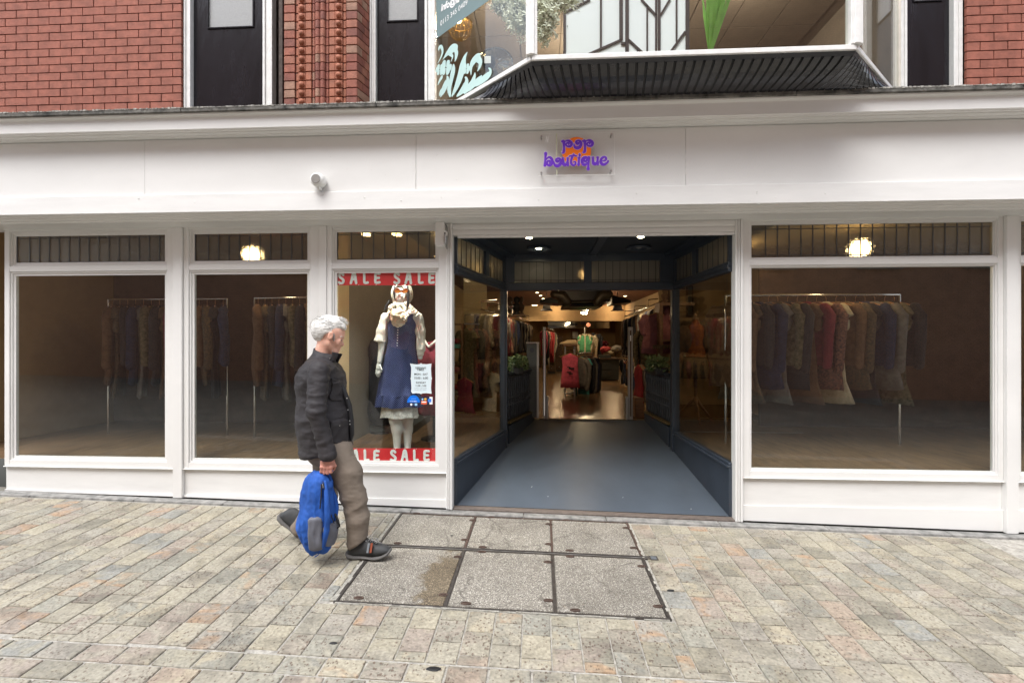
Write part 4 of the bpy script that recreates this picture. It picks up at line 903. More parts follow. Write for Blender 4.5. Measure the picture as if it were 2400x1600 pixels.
def arch(p0, p1, Y, z0, z1, d=.03, nm='architrave'):
    x0, x1 = WX(p0, Y), WX(p1, Y); w = x1-x0
    for f0, f1, dy in ((0, .26, .0), (.27, .62, .012), (.63, 1., .004)): part(nm, MB().box(x0+w*f0, x0+w*f1-.0005, Y+dy, Y+.08, z0, z1), 'paint_white', shop, bevel=.0025)
# black door panel with an obscured light
Y2 = YBW
def black_door(pL0, pL1, pR0, pR1, nm):
    arch(pL0, pL1, Y2, ZL-.05, ZT); arch(pR0, pR1, Y2, ZL-.05, ZT)
    x0, x1 = WX(pL1, Y2)+.001, WX(pR0, Y2)-.001; w = x1-x0; g0, g1 = x0+w*.195, x0+w*.845; zg = WZ(930, 46, Y2+.03)
    part('door_leaf', MB().box(x0, x1, Y2+.05, Y2+.09, ZL-.05, zg-.012).box(x0, g0, Y2+.05, Y2+.09, zg-.0119, ZT).box(g1, x1, Y2+.05, Y2+.09, zg-.0119, ZT), 'black', shop)
    mb = MB(); mb.box(g0, g1, Y2+.04, Y2+.09, zg-.011, zg); mb.box(g0-.0, g0+.011, Y2+.04, Y2+.09, zg+.0005, ZT); mb.box(g1-.011, g1, Y2+.04, Y2+.09, zg+.0005, ZT); part('door_bead', mb, 'black', shop)
    part('obscure_pane', MB().box(g0+.0115, g1-.0115, Y2+.06, Y2+.066, zg+.0005, ZT), 'stipple', shop)
MT['stipple'] = mat('stippled_grey_glass', (.20, .21, .21), .25, var=.0, col2=(.52, .53, .53), vs=190)
black_door(866, 880, 995, 1019, 'a')
black_door(430, 445, 615, 637, 'b')
black_door(2112, 2128, 2236, 2258, 'c')
# plain brick wall left and right of everything (courses of real bricks, joined)
wl = MB()
def brickwall(x0, x1, Y):
    i = 0; z = ZL-.045
    while z < ZT:
        x = x0+(.11 if i % 2 else 0)-.11
        while x < x1:
            a, b = max(x, x0), min(x+.213, x1)
            if b-a > .03: wl.box(a, b, Y-random.uniform(0, .003), Y+.04, z, z+course-.009)
            x += .222
        z += course; i += 1
brickwall(XL, WX(428, Y2), Y2-.02); xr_ = 3.62; brickwall(xr_, XR, Y2-.02)
part('brickwork', wl, 'brick0', shop, kind='stuff')
part('backing_wall', MB().box(XL, WX(428, Y2), Y2+.005, Y2+.15, ZL-.05, ZT).box(xr_, XR, Y2+.005, Y2+.15, ZL-.05, ZT), 'bmortar', shop)
# ---- bay window
BL = Vector((WX(1019.5, YBW), YBW)); BC = Vector((WX(1246, YBF), YBF)); BR = Vector((2.20, YBF)); BE = Vector((3.10, YBW))
zs0, zs1 = WZ(1246, 144, YBF), WZ(1246, 132, YBF)
segs = ((BL, BC), (BC, BR), (BR, BE))
for a, b in segs:
    part('bay_sill', MB().slab(a, b, zs0, zs1, .05, .01), 'paint_white', shop, bevel=.004)
    part('bay_pane', MB().slab(a, b, zs1+.001, ZT, .006, .02), 'glass', shop)
for p, w in ((BC, .085), (BR, .085)):
    for dx, r in ((-.022, .024), (.022, .024), (0, .026)): part('bay_post', MB().box(p.x+dx-r*.8, p.x+dx+r*.8, p.y-.03+abs(dx)*.5, p.y+.05, zs1+.0006*(1+dx), ZT), 'paint_white', shop, bevel=.004)
part('bay_mullion', MB().box(1.36, 1.41, YBF-.02, YBF+.05, zs1+.001, ZT), 'paint_white', shop, bevel=.004) if False else None
MT['cove'] = mat('gloss_black_cove_paint', (.014, .014, .018), .22, var=.4, vs=9, bump=.12, bs=18, spec=.7)
def cove(a, b, n, back):
    """ribbed black cove under the bay between plan points a-b; back = plan offset towards the wall at its foot"""
    d = (b-a); u = d.normalized(); nn = Vector((-u.y, u.x)); th = [i*PI/2/7 for i in range(8)]
    a0, b0, a1, b1 = back
    def row(t, off=0.):
        # t 0 foot .. 1 top
        s_ = math.sin(t*PI/2); c_ = 1-math.cos(t*PI/2); return s_*1.0, c_
    zf_, zt_ = ZL-.012, zs0-.002
    def P_(k, t, off):
        A = a0+(b0-a0)*k; B = a1+(b1-a1)*k; s_, c_ = row(t); q = A+(B-A)*(.35*t+.65*s_); z = zf_+(zt_-zf_)*(.35*t+.65*c_)
        return Vector((q.x+nn.x*off, q.y+nn.y*off, z-off*.0))
    back_ = MB(); R_ = [[P_(k, t/7, .0185) for t in range(8)]+[P_(k, 1, .05), P_(k, 0, .05)] for k in (0, 1)]
    back_.loft(R_); cb = part('cove_backing', back_, 'blackm', shop)
    g = .30
    for i in range(n):
        k0, k1 = (i+g/2)/n, (i+1-g/2)/n; mb = MB(); rings = []
        for t in range(8): rings.append([P_(k0, t/7, 0), P_(k1, t/7, 0), P_(k1, t/7, .018), P_(k0, t/7, .018)])
        mb.loft(rings); sub('cove_slat', mb, 'cove', cb)
    cap = MB(); cap.loft([[P_(k, t, o_) for t, o_ in ((.88, -.001), (1, -.001), (1, .012), (.88, .012))] for k in (0, 1)]); sub('cove_top_rail', cap, 'cove', cb)
F0 = YLD+.03
FL = Vector((WX(1085, F0)-.02, F0)); FC = Vector((BC.x+.12, F0)); FR = Vector((BR.x-.12, F0)); FE = Vector((BE.x-.35, F0))
t_ = (F0-BC.y)/(BL.y-BC.y); Pl = BC+(BL-BC)*t_; Pr = BR+(BE-BR)*t_
cove(Pl, BC, 11, (FL, FC, Pl, BC)); cove(BC, BR, 33, (FC, FR, BC, BR)); cove(BR, Pr, 11, (FR, FE, BR, Pr))
# ---- room behind the upper windows
MT['taupe'] = mat('taupe_ceiling_tile', (.17, .135, .10), .8, var=.08); MT['taupew'] = mat('taupe_wall', (.20, .165, .125), .8, var=.08)
struct('upper_room_floor', MB().box(-1.6, 4.2, 4.45, 9.2, ZL+.02, ZL+.08), 'taupe')
struct('upper_room_wall', MB().box(-1.6, 4.2, 9.2, 9.3, ZL, 6.6).box(-1.7, -1.6, 4.5, 9.2, ZL, 6.6).box(4.2, 4.3, 4.5, 9.2, ZL, 6.6), 'taupew')
cl = struct('upper_room_ceiling', MB().box(-1.6, 4.2, 4.5, 9.2, 6.31, 6.36), 'taupe')
for i in range(9):
    for j in range(8):
        x0, y0 = -1.55+i*.62, 4.5+j*.6; sub('ceiling_tile', MB().box(x0, x0+.605, y0, y0+.585, 6.29, 6.309), 'taupe', cl)
for f_, (x0, x1, y0, y1) in enumerate(((-.98, 3.1, YBF+.06, 4.44),)):
    struct('bay_seat', MB().add([(BL.x, BL.y, zs1-.01), (BC.x, BC.y+.03, zs1-.01), (BR.x, BR.y+.03, zs1-.01), (BE.x, BE.y, zs1-.01)], [(0, 1, 2, 3)]), 'taupew')
struct('bay_head', MB().box(-1.6, 4.2, 3.5, 4.5, 7.6, 7.65), 'taupe')
part('upper_wall', MB().box(XL, -1.05, Y2+.16, Y2+.2, ZL-.05, 6.4).box(3.2, XR, Y2+.16, Y2+.2, ZL-.05, 6.4).box(XL, -1.05, Y2-.1, Y2+.15, ZT+.9, 9.5), 'bmortar', shop)
# ---- vinyl graphics on the left side pane
u_ = (BC-BL).normalized(); nrm = Vector((-u_.y, u_.x, 0)); p0_ = Vector((BL.x, BL.y, 4))+nrm*.010
def S1(x, y, off=0.): return onplane(740+x/5.113, y/5.113, p0_-nrm*off, nrm)
k1 = (S1(1501, 600)-S1(1500, 600)).length*.72
MT['teal'] = mat('grey_teal_window_film', (.16, .23, .235), .5, var=.02); MT['mint'] = mat('pale_mint_vinyl', (.46, .64, .61), .5, var=.02)
gr = thing('window_graphic_panel', 'grey teal window film band with the end of an email address and a phone number', 'window sticker', S1(1500, 300))
part('film', MB().poly([S1(1440, -350), S1(2600, -350), S1(2085, 0), S1(1448, 465)], nrm*.001), 'teal', gr)
def gtext(t, x, y, x2, y2, m='white_v', bold=.01):
    a = S1(x, y, .002); b = S1(x2, y2, .002); ex = (b-a).normalized(); q = S1(x-38, y-52, .002)-a; ey = Vector((0, 0, 1)); ey = (ey-ex*ey.dot(ex)).normalized()
    part('line_of_text', text_fit(t, a, ex, ey, (b-a).length, bold), m, gr)
gtext('info@la', 1500, 138, 1720, 22, bold=.03); gtext('0113 345 0409', 1492, 318, 1818, 52, 'white_v', .0)
lv = thing('floral_window_decal', 'pale mint leaves and small flowers cut in vinyl across the foot of the angled pane', 'window sticker', S1(1600, 1150))
LS = [[(1462, 760, 3), (1500, 690, 10), (1520, 620, 15), (1505, 565, 16), (1480, 570, 14), (1475, 600, 8)], [(1525, 715, 4), (1570, 650, 20), (1630, 590, 38), (1680, 575, 28), (1690, 590, 14)], [(1670, 590, 16), (1686, 640, 24), (1680, 690, 18), (1668, 735, 6)], [(1600, 640, 18), (1640, 680, 12), (1622, 735, 4)],
      [(1500, 1150, 12), (1530, 1080, 36), (1565, 1000, 36), (1580, 950, 22), (1572, 915, 5)], [(1610, 1150, 14), (1600, 1060, 30), (1625, 950, 30), (1645, 850, 32), (1650, 785, 12)], [(1635, 1150, 10), (1690, 1030, 34), (1735, 900, 44), (1762, 780, 42), (1785, 690, 22), (1815, 630, 4)],
      [(1862, 900, 4), (1860, 820, 18), (1880, 750, 32), (1930, 690, 30), (1960, 668, 18)], [(1930, 700, 26), (1972, 740, 24), (1965, 800, 18), (1940, 850, 6)], [(1695, 1150, 10), (1760, 1080, 32), (1800, 1010, 34), (1805, 950, 16), (1790, 930, 6)],
      [(1790, 1090, 26), (1870, 1010, 34), (1900, 920, 20), (1905, 880, 6)], [(1850, 1060, 22), (1940, 970, 26), (1985, 915, 8)], [(1930, 1010, 20), (2010, 950, 30), (2080, 890, 26), (2092, 840, 12), (2072, 820, 5)], [(1468, 1010, 8), (1490, 960, 16), (1510, 930, 18)], [(1480, 1150, 5), (1500, 1100, 20), (1530, 1060, 10)]]
for S_ in LS: part('leaf', strokes([S_], lambda x, y: S1(x, y), k1, nrm, .0007), 'mint', lv)
for x, y, r in ((1560, 812, 62), (1487, 838, 46), (1805, 826, 42)):
    fs = [[(x+.28*r*math.cos(t), y+.28*r*math.sin(t)*1.15, r*.16), (x+.75*r*math.cos(t), y+.75*r*math.sin(t)*1.15, r*.50)] for t in [k*2*PI/6 for k in range(6)]]
    part('flower', strokes(fs, lambda a, b: S1(a, b), k1, nrm, .0007), 'mint', lv)
# ---- chandelier
MT['gold'] = mat('gold_glass_beads', (.22, .125, .035), .3, metal=.8, var=.7, vs=70, emit=(1, .55, .15), es=.03); MT['crys'] = mat('crystal_beads', (.45, .40, .33), .15, metal=.3, var=.4, vs=80)
def V1(x, y, Y): return W(740+x/5.113, y/5.113, Y)
YH = 5.2; cc = V1(1725, 330, YH); ch = thing('chandelier', 'lit gold beaded basket chandelier hanging inside the angled upper window', 'chandelier', cc)
kk = V1(1001, 0, YH).x-V1(1000, 0, YH).x
def hoop(z, r, m='gold', sx=1):
    part('hoop', MB().tube([(cc.x+r*math.cos(t*PI/12), cc.y+r*math.sin(t*PI/12), z) for t in range(25)], .006, 6, caps=False), m, ch)
zt1, zm1, zb1 = V1(0, 240, YH).z, V1(0, 350, YH).z, V1(0, 540, YH).z
hoop(zt1, .04); hoop(zm1, 145*kk); 
bd = MB(); rr = random.Random(2)
for k in range(15):
    a = 2*PI*k/15
    for j in range(14):
        f = j/13; r = .05+(140*kk-.05)*f**1.4; z = zt1+(zm1-zt1)*f; bd.ball((cc.x+r*math.cos(a), cc.y+r*math.sin(a), z), .0058, 4)
    for j in range(14):
        f = j/13*PI/2; r = 145*kk*math.cos(f); z = zm1-(zm1-zb1)*math.sin(f); bd.ball((cc.x+r*math.cos(a+.1), cc.y+r*math.sin(a+.1), z), .0075, 4)
part('bead_strings', bd, 'gold', ch, kind='stuff', smooth=True)
part('bulb', MB().ball((cc.x-.02, cc.y-.03, (zt1+zm1)/2-.01), .05, 10), 'lampw', ch, smooth=True); part('chain', MB().tube([(cc.x, cc.y, zt1), (cc.x, cc.y, 6.28)], .006, 6), 'gold', ch)
point((cc.x, cc.y, (zt1+zm1)/2+.02), 2.5, r=0); point((.6, 7.6, 5.6), 32, (1, .86, .72), 0); point((2.6, 6.2, 5.8), 22, (1, .86, .72), 0); point((-.6, 6.4, 5.7), 18, (1, .86, .72), 0)  # chandelier light, then three unseen fill lights added to brighten the room
# ---- pedestal fan
YN = 5.0; fc = V1(2150, 790, YN); fan = thing('fan', 'round wire cage electric fan standing behind the angled upper window', 'fan', (fc.x, YN, ZL))
fk = (V1(1001, 0, YN).x-V1(1000, 0, YN).x); fr = 210*fk
for r in [fr*(.25+.75*i/13) for i in range(14)]:
    part('cage_ring', MB().tube([(fc.x+r*math.cos(t*PI/18), YN-.05*(1-(r/fr)**2), fc.z+r*math.sin(t*PI/18)) for t in range(37)], .0032 if r < fr*.99 else .009, 5, caps=False), 'chrome', fan)
for k in range(10):
    a = 2*PI*k/10; part('cage_spoke', MB().tube([(fc.x+.04*math.cos(a), YN-.05, fc.z+.04*math.sin(a)), (fc.x+fr*math.cos(a), YN, fc.z+fr*math.sin(a))], .0025, 5), 'chrome', fan)
hb = V1(2070, 730, YN-.1); part('motor_housing', MB().lathe((hb.x, YN-.08, hb.z), [(0, -.04), (.06, -.03), (.07, .0), (.065, .05), (0, .06)], 14, axis='Y'), 'blackm', fan, smooth=True)
q = V1(2060, 720, YN-.13); part('label_plate', MB().box(q.x-.032, q.x+.032, YN-.135, YN-.131, q.z-.035, q.z+.035), 'white_v', fan)
MT['dkblue'] = mat('dark_blue_plastic', (.03, .06, .10), .4, var=.1)
for k in range(3):
    a = 2*PI*k/3+.4; mb = MB(); c0 = Vector((fc.x, YN+.03, fc.z)); d = Vector((math.cos(a), 0, math.sin(a))); e = Vector((-math.sin(a), .3, math.cos(a)))
    mb.poly([c0+d*.03-e*.03, c0+d*fr*.6-e*fr*.32, c0+d*fr*.85, c0+d*fr*.6+e*fr*.2, c0+d*.03+e*.03], (0, .004, 0)); part('blade', mb, 'dkblue', fan)
part('carry_handle', MB().tube([V1(2020, 660, YN), V1(2025, 615, YN), V1(2070, 595, YN), V1(2115, 598, YN), V1(2120, 640, YN)], .012, 8), 'blackm', fan, smooth=True)
part('stand', MB().tube([(fc.x, YN+.05, fc.z-.02), (fc.x, YN+.05, ZL+.1)], .018, 8).lathe((fc.x, YN+.05, ZL+.08), [(0, 0), (.18, 0), (.17, .02), (.03, .04)], 16), 'blackm', fan)
# ---- blossom branches
MT['blossom'] = mat('cream_blossom', (.90, .90, .76), .8, var=.06, vs=40); MT['branch'] = mat('dark_twig', (.05, .035, .03), .8, var=.2)
def blossom(pts, YY, lb, n, seed, f):
    rr = random.Random(seed); t = thing('blossom_branch', lb, 'artificial flowers', f(*pts[0], YY))
    path = [f(x, y, YY+.02*i) for i, (x, y) in enumerate(pts)]; part('twig', MB().tube(path, [.008]*(len(path)-1)+[.003], 6), 'branch', t)
    fb = MB()
    for k in range(int(n*1.7)):
        i = rr.randrange(len(path)-1); p = path[i].lerp(path[i+1], rr.random()); c = p+Vector((rr.gauss(0, .038), rr.gauss(0, .03), rr.gauss(0, .034)))
        for j in range(5):
            a = j*1.257+rr.random(); d = Vector((math.cos(a), rr.uniform(-.6, .3), math.sin(a))); e = d.orthogonal().normalized(); s_ = rr.uniform(.015, .026)
            fb.add([c, c+d*s_+e*s_*.6, c+d*s_*1.7, c+d*s_-e*s_*.6], [(0, 1, 2, 3)])
    part('petals', fb, 'blossom', t, kind='stuff')
def V2(x, y, Y): return W(1190+x/5.004, y/5.004, Y)
YV = 4.25
blossom([(60, -120), (100, 0), (150, 130), (170, 250), (195, 400)], YV, 'cream blossom branch just left of the white corner post upstairs', 230, 1, V2)
blossom([(-90, -140), (-120, -20), (-60, 60), (20, 150), (60, 330)], YV+.3, 'cream blossom branch against the angled pane upstairs', 150, 2, V2)
blossom([(600, -150), (500, -20), (420, 100), (370, 170)], YV-.1, 'dark stemmed blossom spray right of the corner post, its top cut off', 150, 3, V2)
blossom([(440, 160), (470, 230), (430, 330), (410, 440)], YV-.1, 'yellowish hanging blossom cluster right of the corner post', 130, 4, V2)
blossom([(800, -160), (720, 0), (660, 60)], YV-.1, 'blossom spray reaching over the top left of the white folding screen', 80, 6, V2)
# ---- white folding screen with dark angular muntins
YSc = 4.6; MT['shoji'] = mat('white_screen_panel', (.86, .90, .92), .25, var=.02, vs=2, trans=.0); MT['dkwood'] = mat('dark_brown_bars', (.035, .022, .02), .4, var=.3)
def V3(x, y, off=0.): return W(1190+x/5.004, y/5.004, YSc+off)
k3 = V3(1, 0).x-V3(0, 0).x
def barp(par, x0, y0, x1, y1, w): 
    a, b = V3(x0, y0, -.012), V3(x1, y1, -.012); d = (b-a).normalized(); n_ = Vector((-d.z, 0, d.x))*w*k3/2
    part('bar', MB().poly([a-n_, b-n_, b+n_, a+n_], (0, .02, 0)), 'dkwood', par)
for nm, x0, x1, bars in (('left leaf of the white folding screen with dark angular bars upstairs', 655, 1385, [(667, -400, 667, 760, 30), (1093, -400, 1093, 560, 22), (1330, -400, 1330, 470, 40), (690, 135, 965, -5, 22), (920, 648, 1330, 468, 24), (870, -60, 880, 20, 22), (1330, 510, 1385, 510, 30), (700, 300, 700, 310, 5)]),
                       ('middle leaf of the white folding screen, narrow, with a diamond of dark bars', 1388, 1752, [(1400, -400, 1400, 760, 40), (1637, 60, 1637, 760, 17), (1568, -6, 1740, 182, 22), (1415, 465, 1590, 625, 24), (1523, 590, 1523, 760, 14), (1742, -400, 1742, 760, 22)]),
                       ('right leaf of the white folding screen beside the brown wall upstairs', 1756, 2130, [(1778, -400, 1778, 760, 30), (1982, -400, 1982, 490, 18), (1795, 175, 1905, -10, 22), (1910, 610, 2085, 370, 26), (2110, -400, 2110, 760, 42)])):
    t = thing('folding_screen', nm, 'folding screen', V3((x0+x1)/2, 640), 'leaves of the folding screen')
    a, b, c, d = V3(x0, 760), V3(x1, 760), V3(x1, -400), V3(x0, -400); part('panel', MB().poly([a, b, c, d], (0, .012, 0)), 'shoji', t)
    for br in bars: barp(t, *br)
MT['greenleaf'] = mat('bright_green_leaf', (.16, .34, .05), .5, var=.2)
pt = thing('spiky_green_plant', 'bright green spiky plant at the far right of the upper window', 'plant', V2(2330, 600, 4.0))
rr = random.Random(7)
for i in range(12):
    a = V2(2372, 640, 4.1); d = Vector((rr.uniform(-.03, .3), rr.uniform(-.1, .2), rr.uniform(.5, .9))); s = Vector((.012, .004, 0)); part('leaf', MB().add([a-s, a+s, a+d*.6+s*1.5, a+d, a+d*.6-s*1.5], [(0, 1, 2, 3, 4)]), 'greenleaf', pt)

# ================================================================ SHOP INTERIOR
MT['floorw'] = mat('polished_brown_laminate', (.17, .105, .055), .27, var=.25, vs=3, st=(1, 6, 1))
MT['displayw'] = mat('worn_wood_display_floor', (.16, .10, .055), .45, var=.35, vs=3.5, st=(6, 1, 1))
MT['terra'] = mat('brown_red_ceiling', (.18, .075, .04), .8, var=.1); MT['beige'] = mat('beige_wall', (.38, .27, .15), .8, var=.08); MT['umber'] = mat('dark_brown_wall', (.09, .055, .035), .8, var=.2)
fl = MB()
fl.add([(-6, YF+.08, ZI), (P1.x-.03, YF+.08, ZI), (P2.x-.03, P2.y, ZI), (P3.x-.03, P3.y, ZI), (-6, P3.y, ZI)], [(0, 1, 2, 3, 4)])
fl.add([(Q1.x+.03, YF+.08, ZI), (6, YF+.08, ZI), (6, Q3.y, ZI), (Q3.x+.03, Q3.y, ZI), (Q2.x+.03, Q2.y, ZI)], [(0, 1, 2, 3, 4)])
struct('display_floor', fl, 'displayw')
struct('shop_floor', MB().add([(-6, 7.1705, ZI), (6, 7.1705, ZI), (6, 26, ZI), (-6, 26, ZI)], [(0, 1, 2, 3)]), 'floorw')
ZC = 3.02
struct('shop_ceiling', MB().box(-6, 6, P2.y+.14, 19.5, ZC, ZC+.05).box(-6, P2.x-.12, YF+.2, P2.y+.139, ZC-.1, ZC-.05).box(Q2.x+.12, 6, YF+.2, P2.y+.139, ZC-.1, ZC-.05), 'terra')
struct('interior_wall', MB().box(-6, 6, 26, 26.1, .4, 4).box(-6.1, -6, 4.5, 26, .4, 4).box(6, 6.1, 4.5, 26, .4, 4).box(-2.2, -2.1, 9.6, 26, ZI, ZC).box(3.3, 3.4, 7.6, 26, ZI, ZC), 'beige')
struct('bulkhead', MB().box(-2.1, 3.3, 19.5, 19.8, WZ(1350, 752, 19.5), ZC-.0).box(-2.1, 3.3, 19.81, 26, WZ(1350, 745, 19.5), ZC), 'beige')
# side partition of the left display, doorway-side walls
xc = WX(826, 6.0)
MT['taupe_w'] = mat('grey_taupe_wall', (.15, .135, .11), .7, var=.08); part('display_partition', MB().box(-2.16, -2.10, YF+.085, 5.30, ZI+.001, 2.9), 'cream', shop); part('display_partition', MB().box(-2.16, -2.10, 5.302, 6.9, ZI+.001, 2.9), 'taupe_w', shop); part('display_partition', MB().box(-2.1, WX(868, 6.9), 6.9, 6.96, ZI+.001, 2.9), 'taupe_w', shop)  # one wall; near part coloured paler to imitate glare on the pane
MT['mintp'] = mat('pale_green_post', (.30, .40, .33), .5, var=.05)
part('display_post', MB().box(WX(894, 6.9), WX(899, 6.9), 6.9, 6.95, ZI+.001, 2.9), 'mintp', shop); part('display_partition', MB().box(WX(899, 6.9)+.002, WX(912, 6.9), 6.9, 6.96, ZI+.001, 2.9), 'cream', shop)
part('display_backdrop', MB().box(WX(868, 6.9)+.004, WX(894, 6.9)-.002, 7.3, 7.34, ZI+.001, 2.9).box(WX(912, 6.9)+.01, -1.40, 7.3, 7.34, ZI+.001, 2.9), 'umber', shop)
MT['slate'] = mat('dark_grey_plinth', (.06, .07, .07), .5, var=.1)
part('display_plinth', MB().box(-2.08, -1.55, 5.9, 6.85, ZI+.001, ZI+.09), 'slate', shop)
part('display_ceiling', MB().box(-2.1, P2.x-.1, YF+.1, 6.9, 2.86, 2.9), 'cream', shop); part('display_ceiling', MB().box(Q2.x+.1, 5.9, YF+.1, 6.9, 2.86, 2.9), 'cream', shop)
part('display_partition', MB().box(-6, -2.3, 6.6, 6.65, ZI+.001, 2.86), 'umber', shop); part('display_partition', MB().box(2.9, 5.9, 6.7, 6.75, ZI+.001, 2.86), 'umber', shop)
part('shop_partition', MB().box(-1.40, -.98, 8.9, 8.96, ZI+.001, ZC-.001), 'cream', shop)
part('shop_partition', MB().box(Q2.x+.5, 3.28, 8.9, 8.95, ZI+.001, ZC-.001), 'beige', shop)
# pier and door frame of the inner threshold
part('threshold_bar', MB().box(P3.x+.08, Q3.x-.02, 7.13, 7.17, ZI-.004, ZI+.006), 'brassy', shop)
# floor edging strips seen through the side panes
part('floor_edging', MB().box(-1.6, -.50, 7.70, 7.73, ZI+.001, ZI+.008), 'brassy', shop); part('floor_edging', MB().box(1.66, 3.2, 7.30, 7.33, ZI+.001, ZI+.008), 'brassy', shop); part('floor_edging', MB().box(1.66, 3.2, 6.2, 6.23, ZI+.001, ZI+.008), 'alu', shop)
# display window lamps
for px, Y, lb in ((858, 4.62, 'warm downlight in the display window ceiling, left of two'), (930, 4.62, 'warm downlight in the display window ceiling, right of two')):
    x = WX(px, Y); z = WZ(px, 549, Y); t = thing('display_spotlight', lb, 'ceiling light', (x, Y, z+.06), 'display window downlights')
    part('lamp_housing', MB().lathe((x, Y, z), [(.02, .16), (.05, .13), (.055, .0), (.045, .0), (.04, .06)], 14), 'alu', t, smooth=True)
    part('lens', MB().lathe((x, Y, z+.0), [(0, -.01), (.045, -.006), (.044, .012)], 14), 'lampw', t); spot((x, Y, z-.03), 24, (-1.15, 4.95, 1.3), 110, (1, .96, .90))
    part('bracket', MB().tube([(x, Y, z+.15), (x, Y, 2.86)], .008, 6), 'alu', t)
for x, Y, lb in ((WX(1088, 5.2), 5.2, 'warm lamp glowing behind the front obscured light of the left passage wall'), (WX(1140, 5.9), 6.2, 'warm lamp glowing behind the rear obscured light of the left passage wall')):
    z = 2.62 if Y < 6 else 2.56; x -= .18; t = thing('display_spotlight', lb, 'ceiling light', (x, Y, z+.05)); part('lens', MB().ball((x, Y, z), .05, 10), 'lampw', t, smooth=True); part('bracket', MB().tube([(x, Y, z+.05), (x, Y, 2.86)], .008, 6), 'alu', t); point((x-.08, Y, z-.12), 1.6)
# interior lights: fittings seen lit, then added fill lights without a fitting
MT['lampd'] = mat('small_warm_lamp_lens', (1, .9, .6), .5, var=0, emit=(1, .78, .42), es=5)
def ceil_spot(px, py, e, lb, zc=ZC):
    r_ = ray(px, py); t_ = (zc-.03-EZ)/r_.z; x, y = r_.x*t_, r_.y*t_
    if y > 19.3: x, y = x*19/y, 19
    downlight(x, y, zc, lb, .055, False, None, 'lampd', 0)
    if e: spot((x, y, zc-.06), e*.5, (x, y, 0), 120)
names_ = ['nearest', 'second', 'third', 'fourth', 'fifth', 'sixth', 'seventh', 'eighth']
for i, (px, py, e) in enumerate(((1259, 687, 22), (1267, 694, 0), (1273, 701, 0), (1249, 723, 14), (1253, 726, 0), (1257, 729, 0), (1295, 735, 0), (1307, 732, 10))): ceil_spot(px, py, e, names_[i]+' of the small spotlights set in the left half of the shop ceiling')
for i, (px, py, e) in enumerate(((1477, 681, 22), (1465, 695, 0), (1475, 722, 14), (1435, 731, 10))): ceil_spot(px, py, e, names_[i]+' of the small spotlights set in the right half of the shop ceiling')
ceil_spot(1366, 684, 8, 'spotlight over the middle of the shop, at the head of the dark duct unit')
cl_ = thing('spotlight_cluster', 'cluster of five bright swivel spotlights hanging in the middle of the shop', 'ceiling light', W(1367, 722, 15))
for i, (px, py) in enumerate(((1367, 716), (1369, 723), (1375, 725), (1366, 733), (1373, 733))):
    p = W(px, py, 15); part('spot_head', MB().ball(p, (.055, .05, .04), 10), 'lampc', cl_, smooth=True); part('spot_shade', MB().lathe(p+Vector((0, 0, .02)), [(.06, .0), (.05, .05), (.02, .08), (0, .085)], 10), 'blackm', cl_)
part('ceiling_rod', MB().tube([W(1367, 716, 15), (W(1367, 716, 15).x, 15, ZC)], .012, 6), 'blackm', cl_)
point(W(1369, 735, 14.6), 14, r=0)
for i, px in enumerate((1305, 1436)):
    p = W(px, 735, 19.0); point(Vector((p.x, 19.0, ZC-.15)), 7, r=0)
point((0.6, 22.5, 2.4), 14, r=0); point((-.9, 7.3, 2.75), 2.8, r=0); point((.72, 8.0, 2.72), 2.5, r=.04); spot((-.2, 9.2, 2.95), 26, (-.62, 9.9, 1.4), 75); spot((1.45, 9.0, 2.95), 26, (2.1, 9.6, 1.5), 75); point((.5, 12.6, 2.95), 7, r=0); point((2.5, 6.3, 2.75), 2.2, r=0)  # added fills without fittings, except the small point glowing behind the transom
# black duct unit under the ceiling
MT['duct'] = mat('black_ceiling_unit', (.012, .012, .018), .35, var=.3)
ac = thing('ceiling_air_unit', 'black ceiling air unit with two striped hoses spreading to the sides', 'air conditioner', W(1370, 705, 11))
a, b = W(1310, 713, 10.5), W(1430, 684, 10.5); part('casing', MB().box(a.x, b.x, 10.4, 11.6, a.z+.05, ZC-.002), 'duct', ac, bevel=.03)
part('lower_tray', MB().box(a.x+.1, b.x-.1, 10.9, 12.2, a.z-.02, a.z+.045), 'duct', ac, bevel=.02)
MT['hose'] = mat('striped_foil_hose', (.10, .085, .06), .35, metal=.4, var=.5, vs=30, st=(1, 1, 4))
for pts in (((1300, 690), (1318, 693), (1330, 708)), ((1425, 690), (1408, 693), (1400, 708))): part('hose', MB().tube([W(x, y, 10.3) for x, y in pts], [.10, .11, .09], 12), 'hose', ac, smooth=True)
for s, px in ((-1, 1265), (1, 1475)):
    p = W(px, 707, 11.5); q = W(1310 if s < 0 else 1430, 704, 11.5); part('side_duct', MB().loft([[(p.x, 11.3, p.z-.03), (p.x, 11.9, p.z-.03), (p.x, 11.9, p.z+.02), (p.x, 11.3, p.z+.02)], [(q.x, 11.2, q.z-.10), (q.x, 12., q.z-.10), (q.x, 12., q.z+.10), (q.x, 11.2, q.z+.10)]]), 'duct', ac)
for px, lb in ((1281, 'black square pendant shade, left'), (1447, 'black square pendant shade, right')):
    p = W(px, 728, 14); t = thing('pendant_lamp', lb+' of the middle of the shop', 'pendant lamp', p)
    part('shade', MB().loft([[(p.x+sx*w, 14+sy*w, p.z+z) for sx, sy in ((-1, -1), (1, -1), (1, 1), (-1, 1))] for w, z in ((.17, 0), (.11, .05), (.10, .17))]), 'duct', t); part('rod', MB().tube([(p.x, 14, p.z+.17), (p.x, 14, ZC)], .01, 6), 'duct', t)
